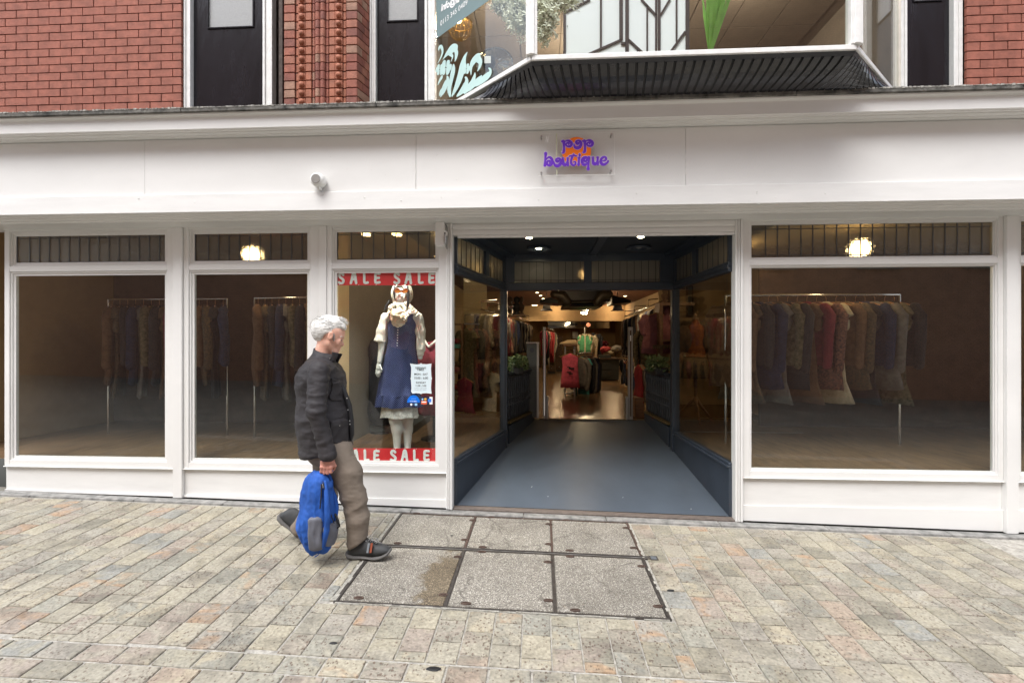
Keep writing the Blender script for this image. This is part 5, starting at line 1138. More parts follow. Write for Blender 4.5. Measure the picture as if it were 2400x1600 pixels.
# far wall: mirror band, dark cupboards, pictures
mb_ = thing('mirror_band', 'long mirror strip high across the far end of the shop', 'mirror', W(1350, 768, 19.7)); a, b = W(1284, 769, 19.6), W(1428, 754, 19.6)
part('mirror_glass', MB().box(a.x, b.x, 19.60, 19.62, a.z, b.z), 'mirror', mb_); part('mirror_frame', MB().box(a.x, b.x, 19.59, 19.63, b.z+.001, b.z+.03), 'umber', mb_)
a, b = W(1341, 794, 22), W(1356, 775, 22); t = thing('framed_picture', 'small framed picture on the far wall left of the green shirt', 'picture', a)
part('frame', MB().box(a.x-.05, b.x+.05, 22.01, 22.05, a.z-.05, b.z+.05), 'wood', t); part('print', MB().box(a.x+.02, b.x-.02, 22.0, 22.009, a.z+.02, b.z-.02), 'alu', t)
struct('rear_wall', MB().box(-2.1, 3.3, 22.06, 22.1, ZI, WZ(1350, 745, 19.5)), 'beige')
def cupboard(x0, x1, Y, z1, lb, m='umber'):
    t = thing('cabinet', lb, 'cabinet', ((x0+x1)/2, Y, ZI)); part('carcass', MB().box(x0, x1, Y, Y+.5, ZI+.06, z1), m, t, bevel=.01); part('plinth', MB().box(x0+.02, x1-.02, Y+.02, Y+.48, ZI, ZI+.059), 'blackm', t)
    n = 3
    for i in range(n): z0 = ZI+.1+(z1-ZI-.14)*i/n; part('drawer', MB().box(x0+.04, x1-.04, Y-.02, Y-.001, z0, z0+(z1-ZI-.14)/n-.02), m, t, bevel=.004); part('knob', MB().ball(((x0+x1)/2, Y-.035, z0+.08), .018, 8), 'steel', t, smooth=True)
    return t
cupboard(WX(1303, 18), WX(1318, 18), 18, WZ(0, 788, 18), 'tall dark cabinet against the far left of the shop')
cupboard(WX(1282, 17), WX(1303, 17), 17, WZ(0, 838, 17), 'low dark chest under the far left clothes rail')
# dark desk with papers and drawers, right of the middle
Yd = 14.0; tb = thing('dark_desk', 'dark desk with drawers, papers and garments heaped on its top', 'desk', W(1430, 885, Yd))
x0, x1, zt = WX(1390, Yd), WX(1455, Yd), WZ(0, 836, Yd); part('desk_top', MB().box(x0, x1, Yd-.05, Yd+.8, zt-.04, zt), 'umber', tb, bevel=.008)
part('drawer_block', MB().box(x0+.12, x1-.05, Yd, Yd+.7, ZI+.03, zt-.041), 'slate', tb)
for i in range(3): z = ZI+.1+i*.22; part('drawer', MB().box(x0+.14, x0+.5, Yd-.02, Yd-.001, z, z+.19), 'slate', tb, bevel=.004); part('knob', MB().ball((x0+.16+.02, Yd-.035, z+.1), .016, 8), 'steel', tb, smooth=True)
part('leg', MB().box(x0+.01, x0+.06, Yd, Yd+.05, ZI, zt-.041), 'umber', tb)

# ---------------------------------------------------------------- clothes
def cl(name, c, **k): MT[name] = mat(name, c, .9, var=k.get('var', .25), vs=k.get('vs', 18), col2=k.get('col2')); return name
CLO = [cl('black_cloth', (.02, .02, .026)), cl('navy_cloth', (.018, .026, .07)), cl('burgundy_cloth', (.16, .015, .03)), cl('olive_print_cloth', (.06, .065, .03), col2=(.20, .16, .10), vs=30), cl('cream_cloth', (.45, .39, .28)), cl('grey_cloth', (.16, .15, .14)),
       cl('red_cloth', (.24, .018, .022)), cl('floral_print_cloth', (.03, .03, .04), col2=(.28, .12, .08), vs=45), cl('brown_cloth', (.14, .08, .045)), cl('mauve_cloth', (.30, .12, .13)), cl('pink_cloth', (.55, .09, .15)), cl('green_cloth', (.07, .27, .13)), cl('tan_print_cloth', (.20, .13, .07), col2=(.05, .05, .04), vs=40), cl('orange_check_cloth', (.50, .14, .03), col2=(.16, .05, .02), vs=24), cl('striped_red_cloth', (.30, .06, .05), col2=(.35, .28, .2), vs=30), cl('aqua_cloth', (.10, .40, .38))]
CN = {'black_cloth': 'black', 'navy_cloth': 'navy', 'burgundy_cloth': 'burgundy', 'olive_print_cloth': 'olive patterned', 'cream_cloth': 'cream', 'grey_cloth': 'grey', 'red_cloth': 'red', 'floral_print_cloth': 'dark floral', 'brown_cloth': 'brown', 'mauve_cloth': 'dusty pink', 'pink_cloth': 'bright pink', 'green_cloth': 'green', 'tan_print_cloth': 'tan patterned', 'orange_check_cloth': 'orange checked', 'striped_red_cloth': 'red striped', 'aqua_cloth': 'aqua'}
def garment_mb(w, h, th, slv, seed, flare=1.15):
    """hanging garment in its own axes: hook at the origin, shoulders along y, thin along x"""
    rr = random.Random(seed); mb = MB(); N = 18; rings = []
    for z, f in ((-.055, .16), (-.075, .30), (-.10, .62), (-.125, .92), (-.16, 1.0), (-.25, .95), (-.4, .92), (-.6, 1.0), (-.8, 1.08), (-1., flare)):
        zz = z if z > -.17 else -.16+(z+.16)*(h-.16)/.84
        ring = []
        for k in range(N):
            a = 2*PI*k/N; fold = 1+.28*math.sin(a*5+seed+z*2)*min(1, -z*1.6); ring.append((th/2*math.sin(a)*fold*(.6 if z > -.09 else 1)+.012*math.sin(z*9+seed), w/2*f*math.cos(a), zz+(.012*math.sin(a*3+seed) if z < -.95 else 0)))
        rings.append(ring)
    mb.loft(rings)
    for s in (-1, 1):
        if slv > 0:
            p = [(0, s*w*.44, -.135), (.01*rr.uniform(-1, 1), s*(w*.50+.03), -.22), (rr.uniform(-.03, .03), s*(w*.53), -.16-slv*.55), (rr.uniform(-.03, .03), s*(w*.50), -.16-slv)]
            mb.tube(p, [.055, .058, .05, .048], 9, caps=True)
    return mb
def hanger_mb():
    mb = MB(); mb.tube([(0, -.2, -.125), (0, -.1, -.085), (0, 0, -.06), (0, .1, -.085), (0, .2, -.125)], .008, 6)
    mb.tube([(0, 0, -.06), (0, 0, -.015), (0, .012, .006), (0, 0, .018), (0, -.016, .010)], .0025, 5, caps=False); return mb
HM = hanger_mb().mesh('hanger', True)
KIND = [('jacket', garment_mb(.46, .74, .085, .58, 1)), ('shirt', garment_mb(.44, .72, .06, .55, 2)), ('T-shirt', garment_mb(.46, .66, .045, .20, 3)), ('dress', garment_mb(.40, 1.15, .08, 0.18, 4, 1.5)), ('coat', garment_mb(.47, 1.0, .10, .62, 5, 1.2)), ('blouse', garment_mb(.42, .62, .06, .40, 6, 1.2)), ('skirt', garment_mb(.36, .60, .07, 0, 7, 1.5))]
GM = {}
def garment(kind, m, loc, rz, lb, hm='orwood', group=None, tilt=0):
    k = (kind, m)
    if k not in GM:
        me = [x for n, x in KIND if n == kind][0].mesh(kind.lower().replace('-', ''), True); me.materials.append(MT[m]); GM[k] = me
    t = thing(kind.lower().replace('t-shirt', 't_shirt'), lb, kind if kind != 'T-shirt' else 't-shirt', loc, group); t.rotation_euler = (0, tilt, rz)
    o = bpy.data.objects.new('fabric_body', GM[k]); COL.objects.link(o); o.parent = t
    hk = HM if hm == 'orwood' else HM
    if ('hanger', hm) not in GM: q = HM.copy(); q.materials.clear(); q.materials.append(MT[hm]); GM[('hanger', hm)] = q
    o = bpy.data.objects.new('hanger', GM[('hanger', hm)]); COL.objects.link(o); o.parent = t
    return t
def rail(a, b, lb, m='chrome', legs=False, r=.014, drop=None):
    a, b = Vector(a), Vector(b); t = thing('clothes_rail', lb, 'clothes rail', a); part('bar', MB().tube([a, b], r, 8), m, t, smooth=True)
    if legs:
        for p in (a, b): part('upright', MB().tube([p, (p.x, p.y, ZI)], r, 8), m, t, smooth=True)
    else:
        for f in (.02, .35, .68, .98): p = a.lerp(b, f); part('bracket', MB().tube([p, p+Vector((0, 0, .14)), p+Vector((drop or .25, 0, .16))], r*.8, 6), m, t)
    return t
ORD = ['first', 'second', 'third', 'fourth', 'fifth', 'sixth', 'seventh', 'eighth', 'ninth', 'tenth', 'eleventh', 'twelfth', 'thirteenth', 'fourteenth', 'fifteenth', 'sixteenth', 'seventeenth', 'eighteenth', 'nineteenth', 'twentieth', 'twenty-first', 'twenty-second', 'twenty-third', 'twenty-fourth']
def fill_rail(a, b, n, seq, kinds, where, rz, hm='orwood', seed=0):
    a, b = Vector(a), Vector(b); rr = random.Random(seed); g = 'clothes on '+where
    for i in range(n):
        p = a.lerp(b, (i+.5)/n)+Vector((0, 0, -.018)); m = seq[i % len(seq)]; k = kinds[(i*5+i//3) % len(kinds)]
        garment(k, m, p, rz+rr.uniform(-.12, .12)+(PI if rr.random() < .5 else 0), '%s %s, %s from street end on %s' % (CN[m], k, ORD[i], where), hm, g)
# left rail beyond the doorway (upper and lower), seen end on
A, B = (-.72, 8.3, 2.16), (-.30, 13.0, 2.16); rail(A, B, 'long upper clothes rail along the left side of the shop', drop=-.3); fill_rail(A, B, 22, ['burgundy_cloth', 'red_cloth', 'cream_cloth', 'burgundy_cloth', 'striped_red_cloth', 'grey_cloth', 'burgundy_cloth', 'tan_print_cloth', 'navy_cloth', 'black_cloth', 'black_cloth', 'navy_cloth', 'black_cloth', 'black_cloth', 'brown_cloth', 'black_cloth', 'black_cloth', 'cream_cloth', 'grey_cloth', 'olive_print_cloth', 'black_cloth', 'tan_print_cloth'], ['jacket', 'shirt', 'blouse', 'jacket'], 'the upper left rail', 1.15-PI/2+.3, seed=1)
A, B = (-.66, 8.5, 1.30), (-.25, 12.5, 1.30); rail(A, B, 'lower clothes rail along the left side of the shop', drop=-.3); fill_rail(A, B, 14, ['cream_cloth', 'black_cloth', 'tan_print_cloth', 'black_cloth', 'burgundy_cloth', 'black_cloth', 'navy_cloth', 'mauve_cloth', 'black_cloth', 'black_cloth', 'navy_cloth', 'black_cloth', 'red_cloth', 'black_cloth'], ['skirt', 'T-shirt', 'skirt'], 'the lower left rail', .3, seed=2)
# far left rail with bright clothes
A, B = (W(1272, 766, 13.0)), (W(1300, 788, 17.5)); B.z = A.z; rail(A, B, 'short rail of bright clothes beyond the left security gate', legs=True); fill_rail(A, B, 10, ['pink_cloth', 'black_cloth', 'cream_cloth', 'black_cloth', 'red_cloth', 'red_cloth', 'grey_cloth', 'olive_print_cloth', 'cream_cloth', 'navy_cloth'], ['shirt', 'dress', 'coat'], 'the short bright rail', .25, seed=3)
# right rail
A, B = (1.98, 7.7, 2.30), (2.15, 12.8, 2.26); rail(A, B, 'long upper clothes rail along the right side of the shop'); fill_rail(A, B, 24, ['mauve_cloth', 'mauve_cloth', 'brown_cloth', 'tan_print_cloth', 'cream_cloth', 'black_cloth', 'grey_cloth', 'navy_cloth', 'olive_print_cloth', 'grey_cloth', 'cream_cloth', 'black_cloth', 'grey_cloth', 'brown_cloth', 'black_cloth', 'olive_print_cloth', 'black_cloth', 'navy_cloth', 'black_cloth', 'grey_cloth', 'black_cloth', 'navy_cloth', 'brown_cloth', 'black_cloth'], ['jacket', 'shirt', 'coat', 'T-shirt'], 'the upper right rail', -.35, 'cream_cloth', seed=4)
A, B = (1.80, 8.2, 1.30), (1.98, 12.2, 1.30); rail(A, B, 'lower clothes rail along the right side of the shop'); fill_rail(A, B, 12, ['black_cloth', 'navy_cloth', 'red_cloth', 'cream_cloth', 'black_cloth', 'navy_cloth', 'black_cloth', 'brown_cloth', 'black_cloth', 'navy_cloth', 'black_cloth', 'black_cloth'], ['skirt', 'T-shirt', 'skirt'], 'the lower right rail', -.3, seed=5)
garment('T-shirt', 'mauve_cloth', W(1541, 724, 7.5), PI/2+.25, 'large dusty pink T-shirt hung face out at the near end of the upper right rail')
sh = thing('display_shelf', 'pale wood shelf frame with folded things, right beside the inner doorway', 'shelf', (1.98, 7.45, ZI)); a, b = W(1546, 812, 7.3), W(1572, 709, 7.3)
part('side_panel', MB().box(a.x, a.x+.05, 7.3, 7.6, ZI, b.z), 'wood', sh); part('shelf_board', MB().box(a.x+.051, a.x+.5, 7.3, 7.6, b.z-.04, b.z), 'wood', sh); part('shelf_board', MB().box(a.x+.051, a.x+.5, 7.3, 7.6, a.z+.08, a.z+.10), 'wood', sh)
fr = MB(); rr = random.Random(3)
for i in range(60): fr.tube([(a.x-.1+i*.006, 7.28, a.z+.02), (a.x-.1+i*.006+rr.uniform(-.01, .01), 7.27, a.z-.03)], .004, 4)
part('fringe', fr, 'tan_print_cloth', sh, kind='stuff')
for i, (px, z, m, lb) in enumerate(((1558, 0, 'brown_cloth', 'brown carved bust on top of the right hand shelf'), (1571, 0, 'umber', 'dark carved figure on the right hand shelf, beside the door post'))):
    p = Vector((WX(px, 7.45), 7.45, b.z)); single('carved_bust', MB().lathe(p, [(0, 0), (.05, 0), (.05, .02), (.025, .04), (.05, .09), (.06, .12), (.03, .15), (.04, .19), (.04, .23), (.0, .25)], 10), m, lb, 'ornament', smooth=True)
for i, (px, m, lb) in enumerate(((1195, 'umber', 'dark bust on the high shelf over the left rail, nearest the doorway'), (1211, 'blackm', 'dark bust with a raised head, middle of the high left shelf'), (1222, 'umber', 'slim dark figure, right of the three on the high left shelf'))):
    p = W(px, 738, 10.5); single('carved_bust', MB().lathe(p, [(0, 0), (.10, 0), (.10, .03), (.04, .06), (.10, .13), (.12, .2), (.04, .25), (.07, .31), (.065, .37), (0, .40)], 10, sx=1 if i < 2 else .6), m, lb, 'ornament', smooth=True)
sg = thing('high_shelf', 'high wall shelf above the left clothes rail', 'shelf', W(1195, 738, 10.5)); p, q = W(1188, 738, 10.5), W(1232, 738, 10.5); part('shelf_board', MB().box(p.x-.5, q.x, 10.3, 10.8, p.z-.03, p.z-.001), 'umber', sg)
# side rails behind the left passage window
xa_ = -1.42; su = thing('shelf_unit', 'tall grey open shelf unit at the left edge seen through the passage window', 'shelf', (-1.42, 7.9, ZI))
for x in (-1.50, -1.27): part('upright', MB().box(x, x+.035, 7.8, 8.1, ZI, 1.92), 'wood', su)
for z in (.75, 1.12, 1.5, 1.9): part('shelf_board', MB().box(-1.464, -1.271, 7.8, 8.1, z, z+.025), 'wood', su)
for i in range(6): part('folded_cloth', MB().box(-1.46, -1.29, 7.82, 8.05, .776+.37*(i // 2)+.09*(i % 2), .85+.37*(i // 2)+.09*(i % 2)), CLO[(i*3+3) % len(CLO)], su, bevel=.02)
A, B = (-1.22, 7.85, 1.92), (-.78, 8.15, 1.92); rail(A, B, 'short rail with orange wooden hangers behind the left passage window'); fill_rail(A, B, 8, ['olive_print_cloth', 'floral_print_cloth', 'black_cloth', 'floral_print_cloth', 'black_cloth', 'tan_print_cloth', 'floral_print_cloth', 'brown_cloth'], ['dress', 'coat', 'dress'], 'the short rail with orange hangers', .75, seed=6)
A, B = (-.98, 8.1, 2.17), (-.80, 9.8, 2.17); rail(A, B, 'high rail of patterned clothes behind the left passage window'); fill_rail(A, B, 9, ['tan_print_cloth', 'cream_cloth', 'tan_print_cloth', 'grey_cloth', 'cream_cloth', 'olive_print_cloth', 'tan_print_cloth', 'brown_cloth', 'black_cloth'], ['blouse', 'shirt'], 'the high rail of patterned clothes', .5, seed=7)
garment('skirt', 'burgundy_cloth', (-1.20, 7.75, 1.12), .9, 'wine red skirt low behind the left passage window'); garment('dress', 'cream_cloth', (-.82, 7.95, 1.22), .7, 'long cream skirt dress low behind the left passage window'); 
# centre stand with trainers and the pink vest
Ys = 10.2; cx = WX(1335, Ys); zt = WZ(0, 806, Ys); sd_ = thing('display_stand', 'black metal display stand with a wooden top in the middle of the shop', 'display stand', (cx, Ys, ZI))
hw = WX(1346, Ys)-WX(1324, Ys)
for sx in (-1, 1):
    for sy in (-.12, .12): part('upright', MB().box(cx+sx*hw/2-.012, cx+sx*hw/2+.012, Ys+sy-.012, Ys+sy+.012, ZI, zt-.04), 'alu', sd_)
part('top_board', MB().box(cx-hw*.78, cx+hw*.78, Ys-.18, Ys+.18, zt-.039, zt), 'wood', sd_, bevel=.008); part('base_bar', MB().box(cx-hw/2+.013, cx+hw/2-.013, Ys-.13, Ys+.13, ZI+.04, ZI+.06), 'alu', sd_)
part('cross_bar', MB().tube([(cx-hw/2, Ys, zt-.12), (cx+hw/2, Ys, zt-.12)], .01, 6), 'chrome', sd_)
g_ = garment_mb(.34, .74, .10, 0, 9, 1.15); GM[('vest', 'pink_cloth')] = None
t = thing('vest_top', 'bright pink sleeveless top with a dark printed patch on the central stand', 'vest', (cx, Ys-.16, zt-.13)); t.rotation_euler.z = PI/2
sub('fabric_body', g_, 'pink_cloth', t, smooth=True); q = HM.copy(); sub('hanger', q, 'orwood', t)
pm = MB(); 
for z0, z1, y0, y1 in ((-.37, -.34, -.08, .03), (-.34, -.32, .0, .06), (-.44, -.42, -.02, .07), (-.47, -.45, -.05, .03)): pm.box(-.068, -.062, y0, y1, z0, z1)
sub('printed_patch', pm, 'black_cloth', t)
for i, (m, k) in enumerate((('grey_cloth', 'shirt'), ('aqua_cloth', 'dress'), ('black_cloth', 'jacket'), ('grey_cloth', 'coat'), ('navy_cloth', 'jacket'), ('black_cloth', 'coat'))):
    garment(k, m, (cx+.22+i*.055, Ys+.25+i*.12, 1.36), .5+PI/2*.2, '%s %s, %s in the short row right of the pink vest' % (CN[m], k, ORD[i]), group='clothes beside the central stand')
rail((cx+.18, Ys+.2, 1.378), (cx+.58, Ys+1.0, 1.378), 'low rail running back from the central stand', legs=True)
MT['trainer'] = mat('cream_suede', (.62, .47, .28), .8, var=.1); 
def shoe_mb(L=.27):
    mb = MB(); rings = []
    for s, top, hw_ in ((0, .045, .022), (.06, .085, .032), (.2, .095, .036), (.35, .085, .036), (.5, .09, .038), (.65, .07, .044), (.82, .052, .046), (.95, .038, .034), (1, .025, .015)):
        rings.append([(s*L, hw_*math.cos(a), .018+max(0, math.sin(a))*(top-.018)-(.0 if math.sin(a) > 0 else .016)) for a in [k*PI/6 for k in range(12)]])
    return mb.loft(rings)
for i, (dx, dy, lb) in enumerate(((.02, -.05, 'front cream trainer on the central stand'), (.05, .07, 'rear cream trainer on the central stand, half hidden'))):
    t = thing('trainer', lb, 'shoe', (cx+.17-dx, Ys+dy, zt)); t.rotation_euler.z = PI+.1*i; sub('upper', shoe_mb(.32), 'trainer', t, smooth=True)
    so = MB().loft([[(s*.33-.005, w*math.cos(a)*.05, .001+.018*(math.sin(a) > 0)) for a in [k*PI/5+.1 for k in range(10)]] for s, w in ((0, .5), (.1, .75), (.5, .8), (.8, 1), (.95, .8), (1.02, .3))]); sub('sole', so, 'cream_cloth', t)
# green shirt stand and maroon garments further back
Yg = 15.5; p = W(1371, 779, Yg); tg = garment('T-shirt', 'green_cloth', p, PI/2, 'bright green shirt with cream sleeves hung face out in the middle distance', tilt=0); tg.scale = (.8, .8, .95)
for s in (-1, 1): sub('sleeve', MB().tube([(0, s*.20, -.13), (.02, s*.25, -.28), (.03, s*.26, -.48), (.04, s*.24, -.60)], [.056, .062, .056, .05], 10), 'cream_cloth', tg, smooth=True)
sub('placket', MB().box(-.035, -.026, -.02, .02, -.66, -.08), 'cream_cloth', tg); sub('collar', MB().tube([(-.02, -.09, -.06), (-.035, 0, -.12), (-.02, .09, -.06)], .018, 8), 'cream_cloth', tg, smooth=True)
garment('coat', 'cream_cloth', p+Vector((.14, .25, .0)), PI/2+.2, 'cream coat directly behind the green shirt'); garment('jacket', 'black_cloth', p+Vector((.32, .5, .05)), PI/2, 'black jacket behind the cream coat in the middle distance')
sg = thing('garment_stand', 'upright stand with a round pink sign holding the green shirt', 'clothes stand', (p.x, Yg+.1, ZI)); part('pole', MB().tube([(p.x, Yg+.12, ZI), (p.x, Yg+.12, p.z+.15)], .02, 8), 'alu', sg)
part('base', MB().box(p.x-.25, p.x+.35, Yg-.1, Yg+.5, ZI, ZI+.03), 'alu', sg); MT['salmon'] = mat('salmon_disc', (.55, .22, .15), .6, var=.05)
c = W(1379, 761, Yg); part('round_sign', MB().lathe(c, [(0, -.005), (.065, -.005), (.065, .005)], 16, axis='Y'), 'salmon', sg)
A, B = W(1396, 791, 16.5), W(1412, 791, 16.5); rail(A, B, 'short rail of maroon clothes behind the desk', legs=True)
garment('coat', 'burgundy_cloth', A+Vector((.06, 0, -.02)), PI/2, 'maroon coat hung face out behind the desk'); garment('dress', 'burgundy_cloth', B+Vector((-.05, .1, -.02)), PI/2, 'maroon dress just right of the maroon coat')
for i, (px, py, m) in enumerate(((1428, 826, 'cream_cloth'), (1438, 822, 'tan_print_cloth'), (1446, 818, 'grey_cloth'), (1420, 820, 'red_cloth'))):
    p = W(px, py, Yd+.3); me = sdf_mesh('heap', lambda P, p=p: sd_ell(P, (p.x, p.y, zt_ if False else p.z), (.16, .2, .09)), (p.x-.25, p.y-.3, p.z-.15), (p.x+.25, p.y+.3, p.z+.15), .03); wrinkle(me, .03, 9, seed=i)
    single('heaped_garment', me, m, ['cream garment heaped at the front of the dark desk', 'tan patterned garment heaped on the dark desk', 'grey garment on top of the heap on the dark desk', 'red garment at the back of the heap on the dark desk'][i], 'garment')
# security gates at the inner threshold
for px, lb in ((1276, 'left grey security gate pillar at the inner threshold'), (1478, 'right grey security gate pillar with a dark inset panel at the inner threshold')):
    Y = 7.12; x = WX(px, Y); t = thing('security_gate', lb, 'security gate', (x, Y, ZI)); w = .022 if px < 1300 else .034; zt2 = WZ(px, 766, Y)
    part('post', MB().box(x-w, x+w, Y, Y+.06, ZI, zt2), 'alu', t, bevel=.006); s = 1 if px < 1300 else -1
    part('front_strip', MB().box(x-w*.3, x+w*.3, Y-.006, Y-.0005, ZI+.05, zt2-.05), 'chrome' if s > 0 else 'umber', t); part('foot_cover', MB().box(x+s*(w+.001) if s > 0 else x-w-.035, x+w+.035 if s > 0 else x-w-.001, Y-.02, Y+.08, ZI, ZI+.33), 'alu', t, bevel=.006)
    if s < 0: part('label_patch', MB().box(x-.008, x+.006, Y-.008, Y-.0062, zt2-.2, zt2-.12), 'white_v', t)
bxp = thing('gate_pillar', 'grey square pillar with a round dark emblem left of the inner threshold', 'pillar', (WX(1248, 7.0), 7.0, .5)); a, b = W(1234, 975, 7.0), W(1263, 805, 7.0)
part('body', MB().box(a.x, b.x, 7.0, 7.12, a.z-.02, b.z), 'slate', bxp, bevel=.004); part('edge_post', MB().box(b.x-.03, b.x, 6.985, 6.999, a.z-.02, b.z+.004), 'alu', bxp); part('cap', MB().box(a.x-.005, b.x+.005, 6.98, 7.13, b.z+.0045, b.z+.02), 'alu', bxp)
part('round_emblem', MB().lathe(W(1247, 820, 6.998), [(0, -.001), (.034, -.001), (.034, .001)], 14, axis='Y'), 'navy', bxp)
bx2 = thing('wooden_side_cabinet', 'plain brown wooden box right of the right security gate', 'cabinet', (WX(1500, 7.3), 7.3, ZI)); a, b = W(1489, 980, 7.3), W(1510, 932, 7.3); part('body', MB().box(a.x, b.x, 7.3, 7.6, ZI, b.z), 'wood', bx2, bevel=.004)
part('panel', MB().box(a.x+.015, b.x-.015, 7.292, 7.299, ZI+.03, b.z-.03), 'wood', bx2)
garment('skirt', 'red_cloth', W(1497, 845, 7.55), .1, 'red garment hanging low just right of the right security gate'); garment('skirt', 'cream_cloth', W(1504, 845, 7.6), .1, 'cream garment hanging low beside the red one by the gate')
# bust with orange checked shirt and brown jacket behind the right passage window
Yb_ = 7.0; bx = WX(1630, Yb_); zb = WZ(1630, 760, Yb_)
du = thing('tailors_dummy', 'tailor\'s dummy in an orange checked shirt and brown jacket behind the right passage window', 'mannequin', (bx, Yb_, ZI))
def tors(P): return smin(smin(sd_ell(P, (bx, Yb_, zb-.13), (.17, .10, .13)), sd_ell(P, (bx, Yb_, zb-.36), (.14, .10, .2)), .08), sd_cone(P, (bx, Yb_, zb+.03), (bx, Yb_, zb-.1), .045, .06), .05)
part('torso', sdf_mesh('torso', tors, (bx-.3, Yb_-.2, zb-.6), (bx+.3, Yb_+.2, zb+.12), .022), 'orange_check_cloth', du)
for s in (-1, 1):
    jk = sdf_mesh('jacket_half', lambda P: smin(sd_ell(P, (bx+s*.13, Yb_, zb-.2), (.07, .12, .19)), sd_cone(P, (bx+s*.19, Yb_, zb-.08), (bx+s*.22, Yb_, zb-.5), .055, .045), .05), (bx-.4, Yb_-.2, zb-.7), (bx+.4, Yb_+.2, zb+.1), .022); wrinkle(jk, .008, 12); part('jacket_half', jk, 'brown_cloth', du)
part('neck_cap', MB().lathe((bx, Yb_, zb+.06), [(.045, 0), (.05, .02), (.02, .05), (.02, .09), (0, .1)], 12), 'wood', du, smooth=True)
part('skirt', MB().loft([[(bx+(r*math.cos(a))*(1+.12*math.sin(a*7)), Yb_+r*.7*math.sin(a), z) for a in [k*PI/12 for k in range(24)]] for r, z in ((.14, zb-.45), (.17, zb-.6), (.18, zb-.75))]), 'tan_print_cloth', du, smooth=True)
part('pole', MB().tube([(bx, Yb_, ZI+.28), (bx, Yb_, zb-.6)], .022, 8), 'wood', du, smooth=True)
for a in (2.6, .5, 4.6): part('leg', MB().tube([(bx, Yb_, ZI+.34), (bx+.12*math.cos(a), Yb_+.12*math.sin(a), ZI+.2), (bx+.3*math.cos(a), Yb_+.3*math.sin(a), ZI+.02)], [.025, .02, .016], 8), 'wood', du, smooth=True)
t = thing('hanging_scarf', 'dark patterned jacket hanging on the wall behind the orange checked shirt', 'jacket', (bx-.3, 8.6, 1.9)); sub('fabric_body', garment_mb(.4, .8, .1, .5, 8), 'olive_print_cloth', t, smooth=True); t.rotation_euler.z = PI/2
a, b = W(1610, 742, 8.8), W(1627, 668, 8.8); t = thing('tall_dark_picture', 'tall dark picture on the wall behind the right passage window', 'picture', a); part('frame', MB().box(a.x, b.x, 8.84, 8.88, a.z, b.z), 'umber', t, bevel=.01); part('print', MB().box(a.x+.03, b.x-.03, 8.83, 8.839, a.z+.03, b.z-.03), 'slate', t)
# what the windows at either side of the photograph could show
for wx0, wx1, Y, n, nm in ((-3.35, -2.35, 5.6, 12, 'the rail left of the sale window'), (-5.25, -3.75, 5.7, 15, 'the rail in the far left window'), (2.05, 3.9, 5.6, 18, 'the rail in the right hand window')):
    A, B = (wx0, Y, 2.15), (wx1, Y, 2.15); rail(A, B, 'plain rail, '+nm.replace('the rail ', 'standing '), legs=True); fill_rail(A, B, n, ['brown_cloth', 'tan_print_cloth', 'black_cloth', 'navy_cloth', 'grey_cloth', 'olive_print_cloth', 'black_cloth', 'brown_cloth', 'burgundy_cloth', 'floral_print_cloth', 'cream_cloth'], ['coat', 'dress', 'jacket', 'dress'], nm, .5, seed=int(abs(wx0)*10) % 97)
spot((cx+.1, Ys-1.2, 2.95), 16, (cx, Ys, 1.45), 32)  # added spot without a fitting, brightens the central stand
point((-3.2, 5.3, 2.6), 3, r=.08); point((3.3, 5.3, 2.6), 3, r=.08)  # added fill lights for the outer windows, no fitting modelled

# ================================================================ MANNEQUIN IN THE WINDOW
YM = 4.86
def Q(px, py, dy=0.): return W(px, py, YM+dy)
def q3(px, py, dy=0.): return tuple(Q(px, py, dy))
pm_ = (WX(1001, YM)-WX(1000, YM))
man_q = thing('mannequin', 'white female mannequin in a navy dotted pinafore dress, lace scarf and amber sunglasses', 'mannequin', (Q(935, 1075).x, YM, ZI))
def mq_body(P):
    c = q3(940.5, 690); h = pm_
    d = sd_ell(P, c, (14*h, 15*h, 19.5*h)); d = smin(d, sd_ell(P, q3(940, 700, -.02), (10*h, 12*h, 11*h)), .02)
    d = smin(d, sd_cone(P, q3(940.5, 688, -.058), q3(940.5, 694, -.078), .006, .009), .008); d = smin(d, sd_ell(P, q3(940.5, 699.5, -.063), (.016, .012, .007)), .008)
    d = smin(d, sd_cone(P, q3(941, 705), q3(942, 745), .048, .055), .03)
    d = smin(d, sd_cone(P, q3(915, 745), q3(970, 745), .05, .05, 1.), .06)                     # shoulders
    d = smin(d, sd_cone(P, q3(942, 752), q3(941, 900), .07, .07, .6), .05)                    # trunk under the dress
    # viewer's left arm
    d = smin(d, sd_cone(P, q3(903, 748, .0), q3(896, 800, -.02), .045, .038), .03); d = smin(d, sd_cone(P, q3(896, 798, -.02), q3(889.5, 848, -.06), .036, .023), .02)
    # viewer's right arm
    d = smin(d, sd_cone(P, q3(982, 748, .0), q3(985, 800, .03), .045, .036), .03); d = smin(d, sd_cone(P, q3(985, 800, .03), q3(985, 838, .0), .034, .024), .02)
    for k0, a, kn, b in ((925, 918, 925, 930.5), (955.5, 961, 955, 955.5)):
        dd = -.02 if k0 < 940 else .05
        d = smin(d, sd_cone(P, q3(k0, 925, dd), q3(kn, 985, dd), .066, .052), .02); d = smin(d, sd_cone(P, q3(kn, 978, dd), q3(b-.5, 1005, dd+.012), .053, .050), .03); d = smin(d, sd_cone(P, q3(b-.5, 1003, dd+.012), q3(b, 1056, dd), .048, .031), .03)
        d = smin(d, sd_cone(P, q3(b, 1058, dd), (Q(b, 0).x, YM+dd-.10, ZI+.045), .032, .022), .025)
    return d
lo, hi = Q(865, 1085), Q(1005, 650)
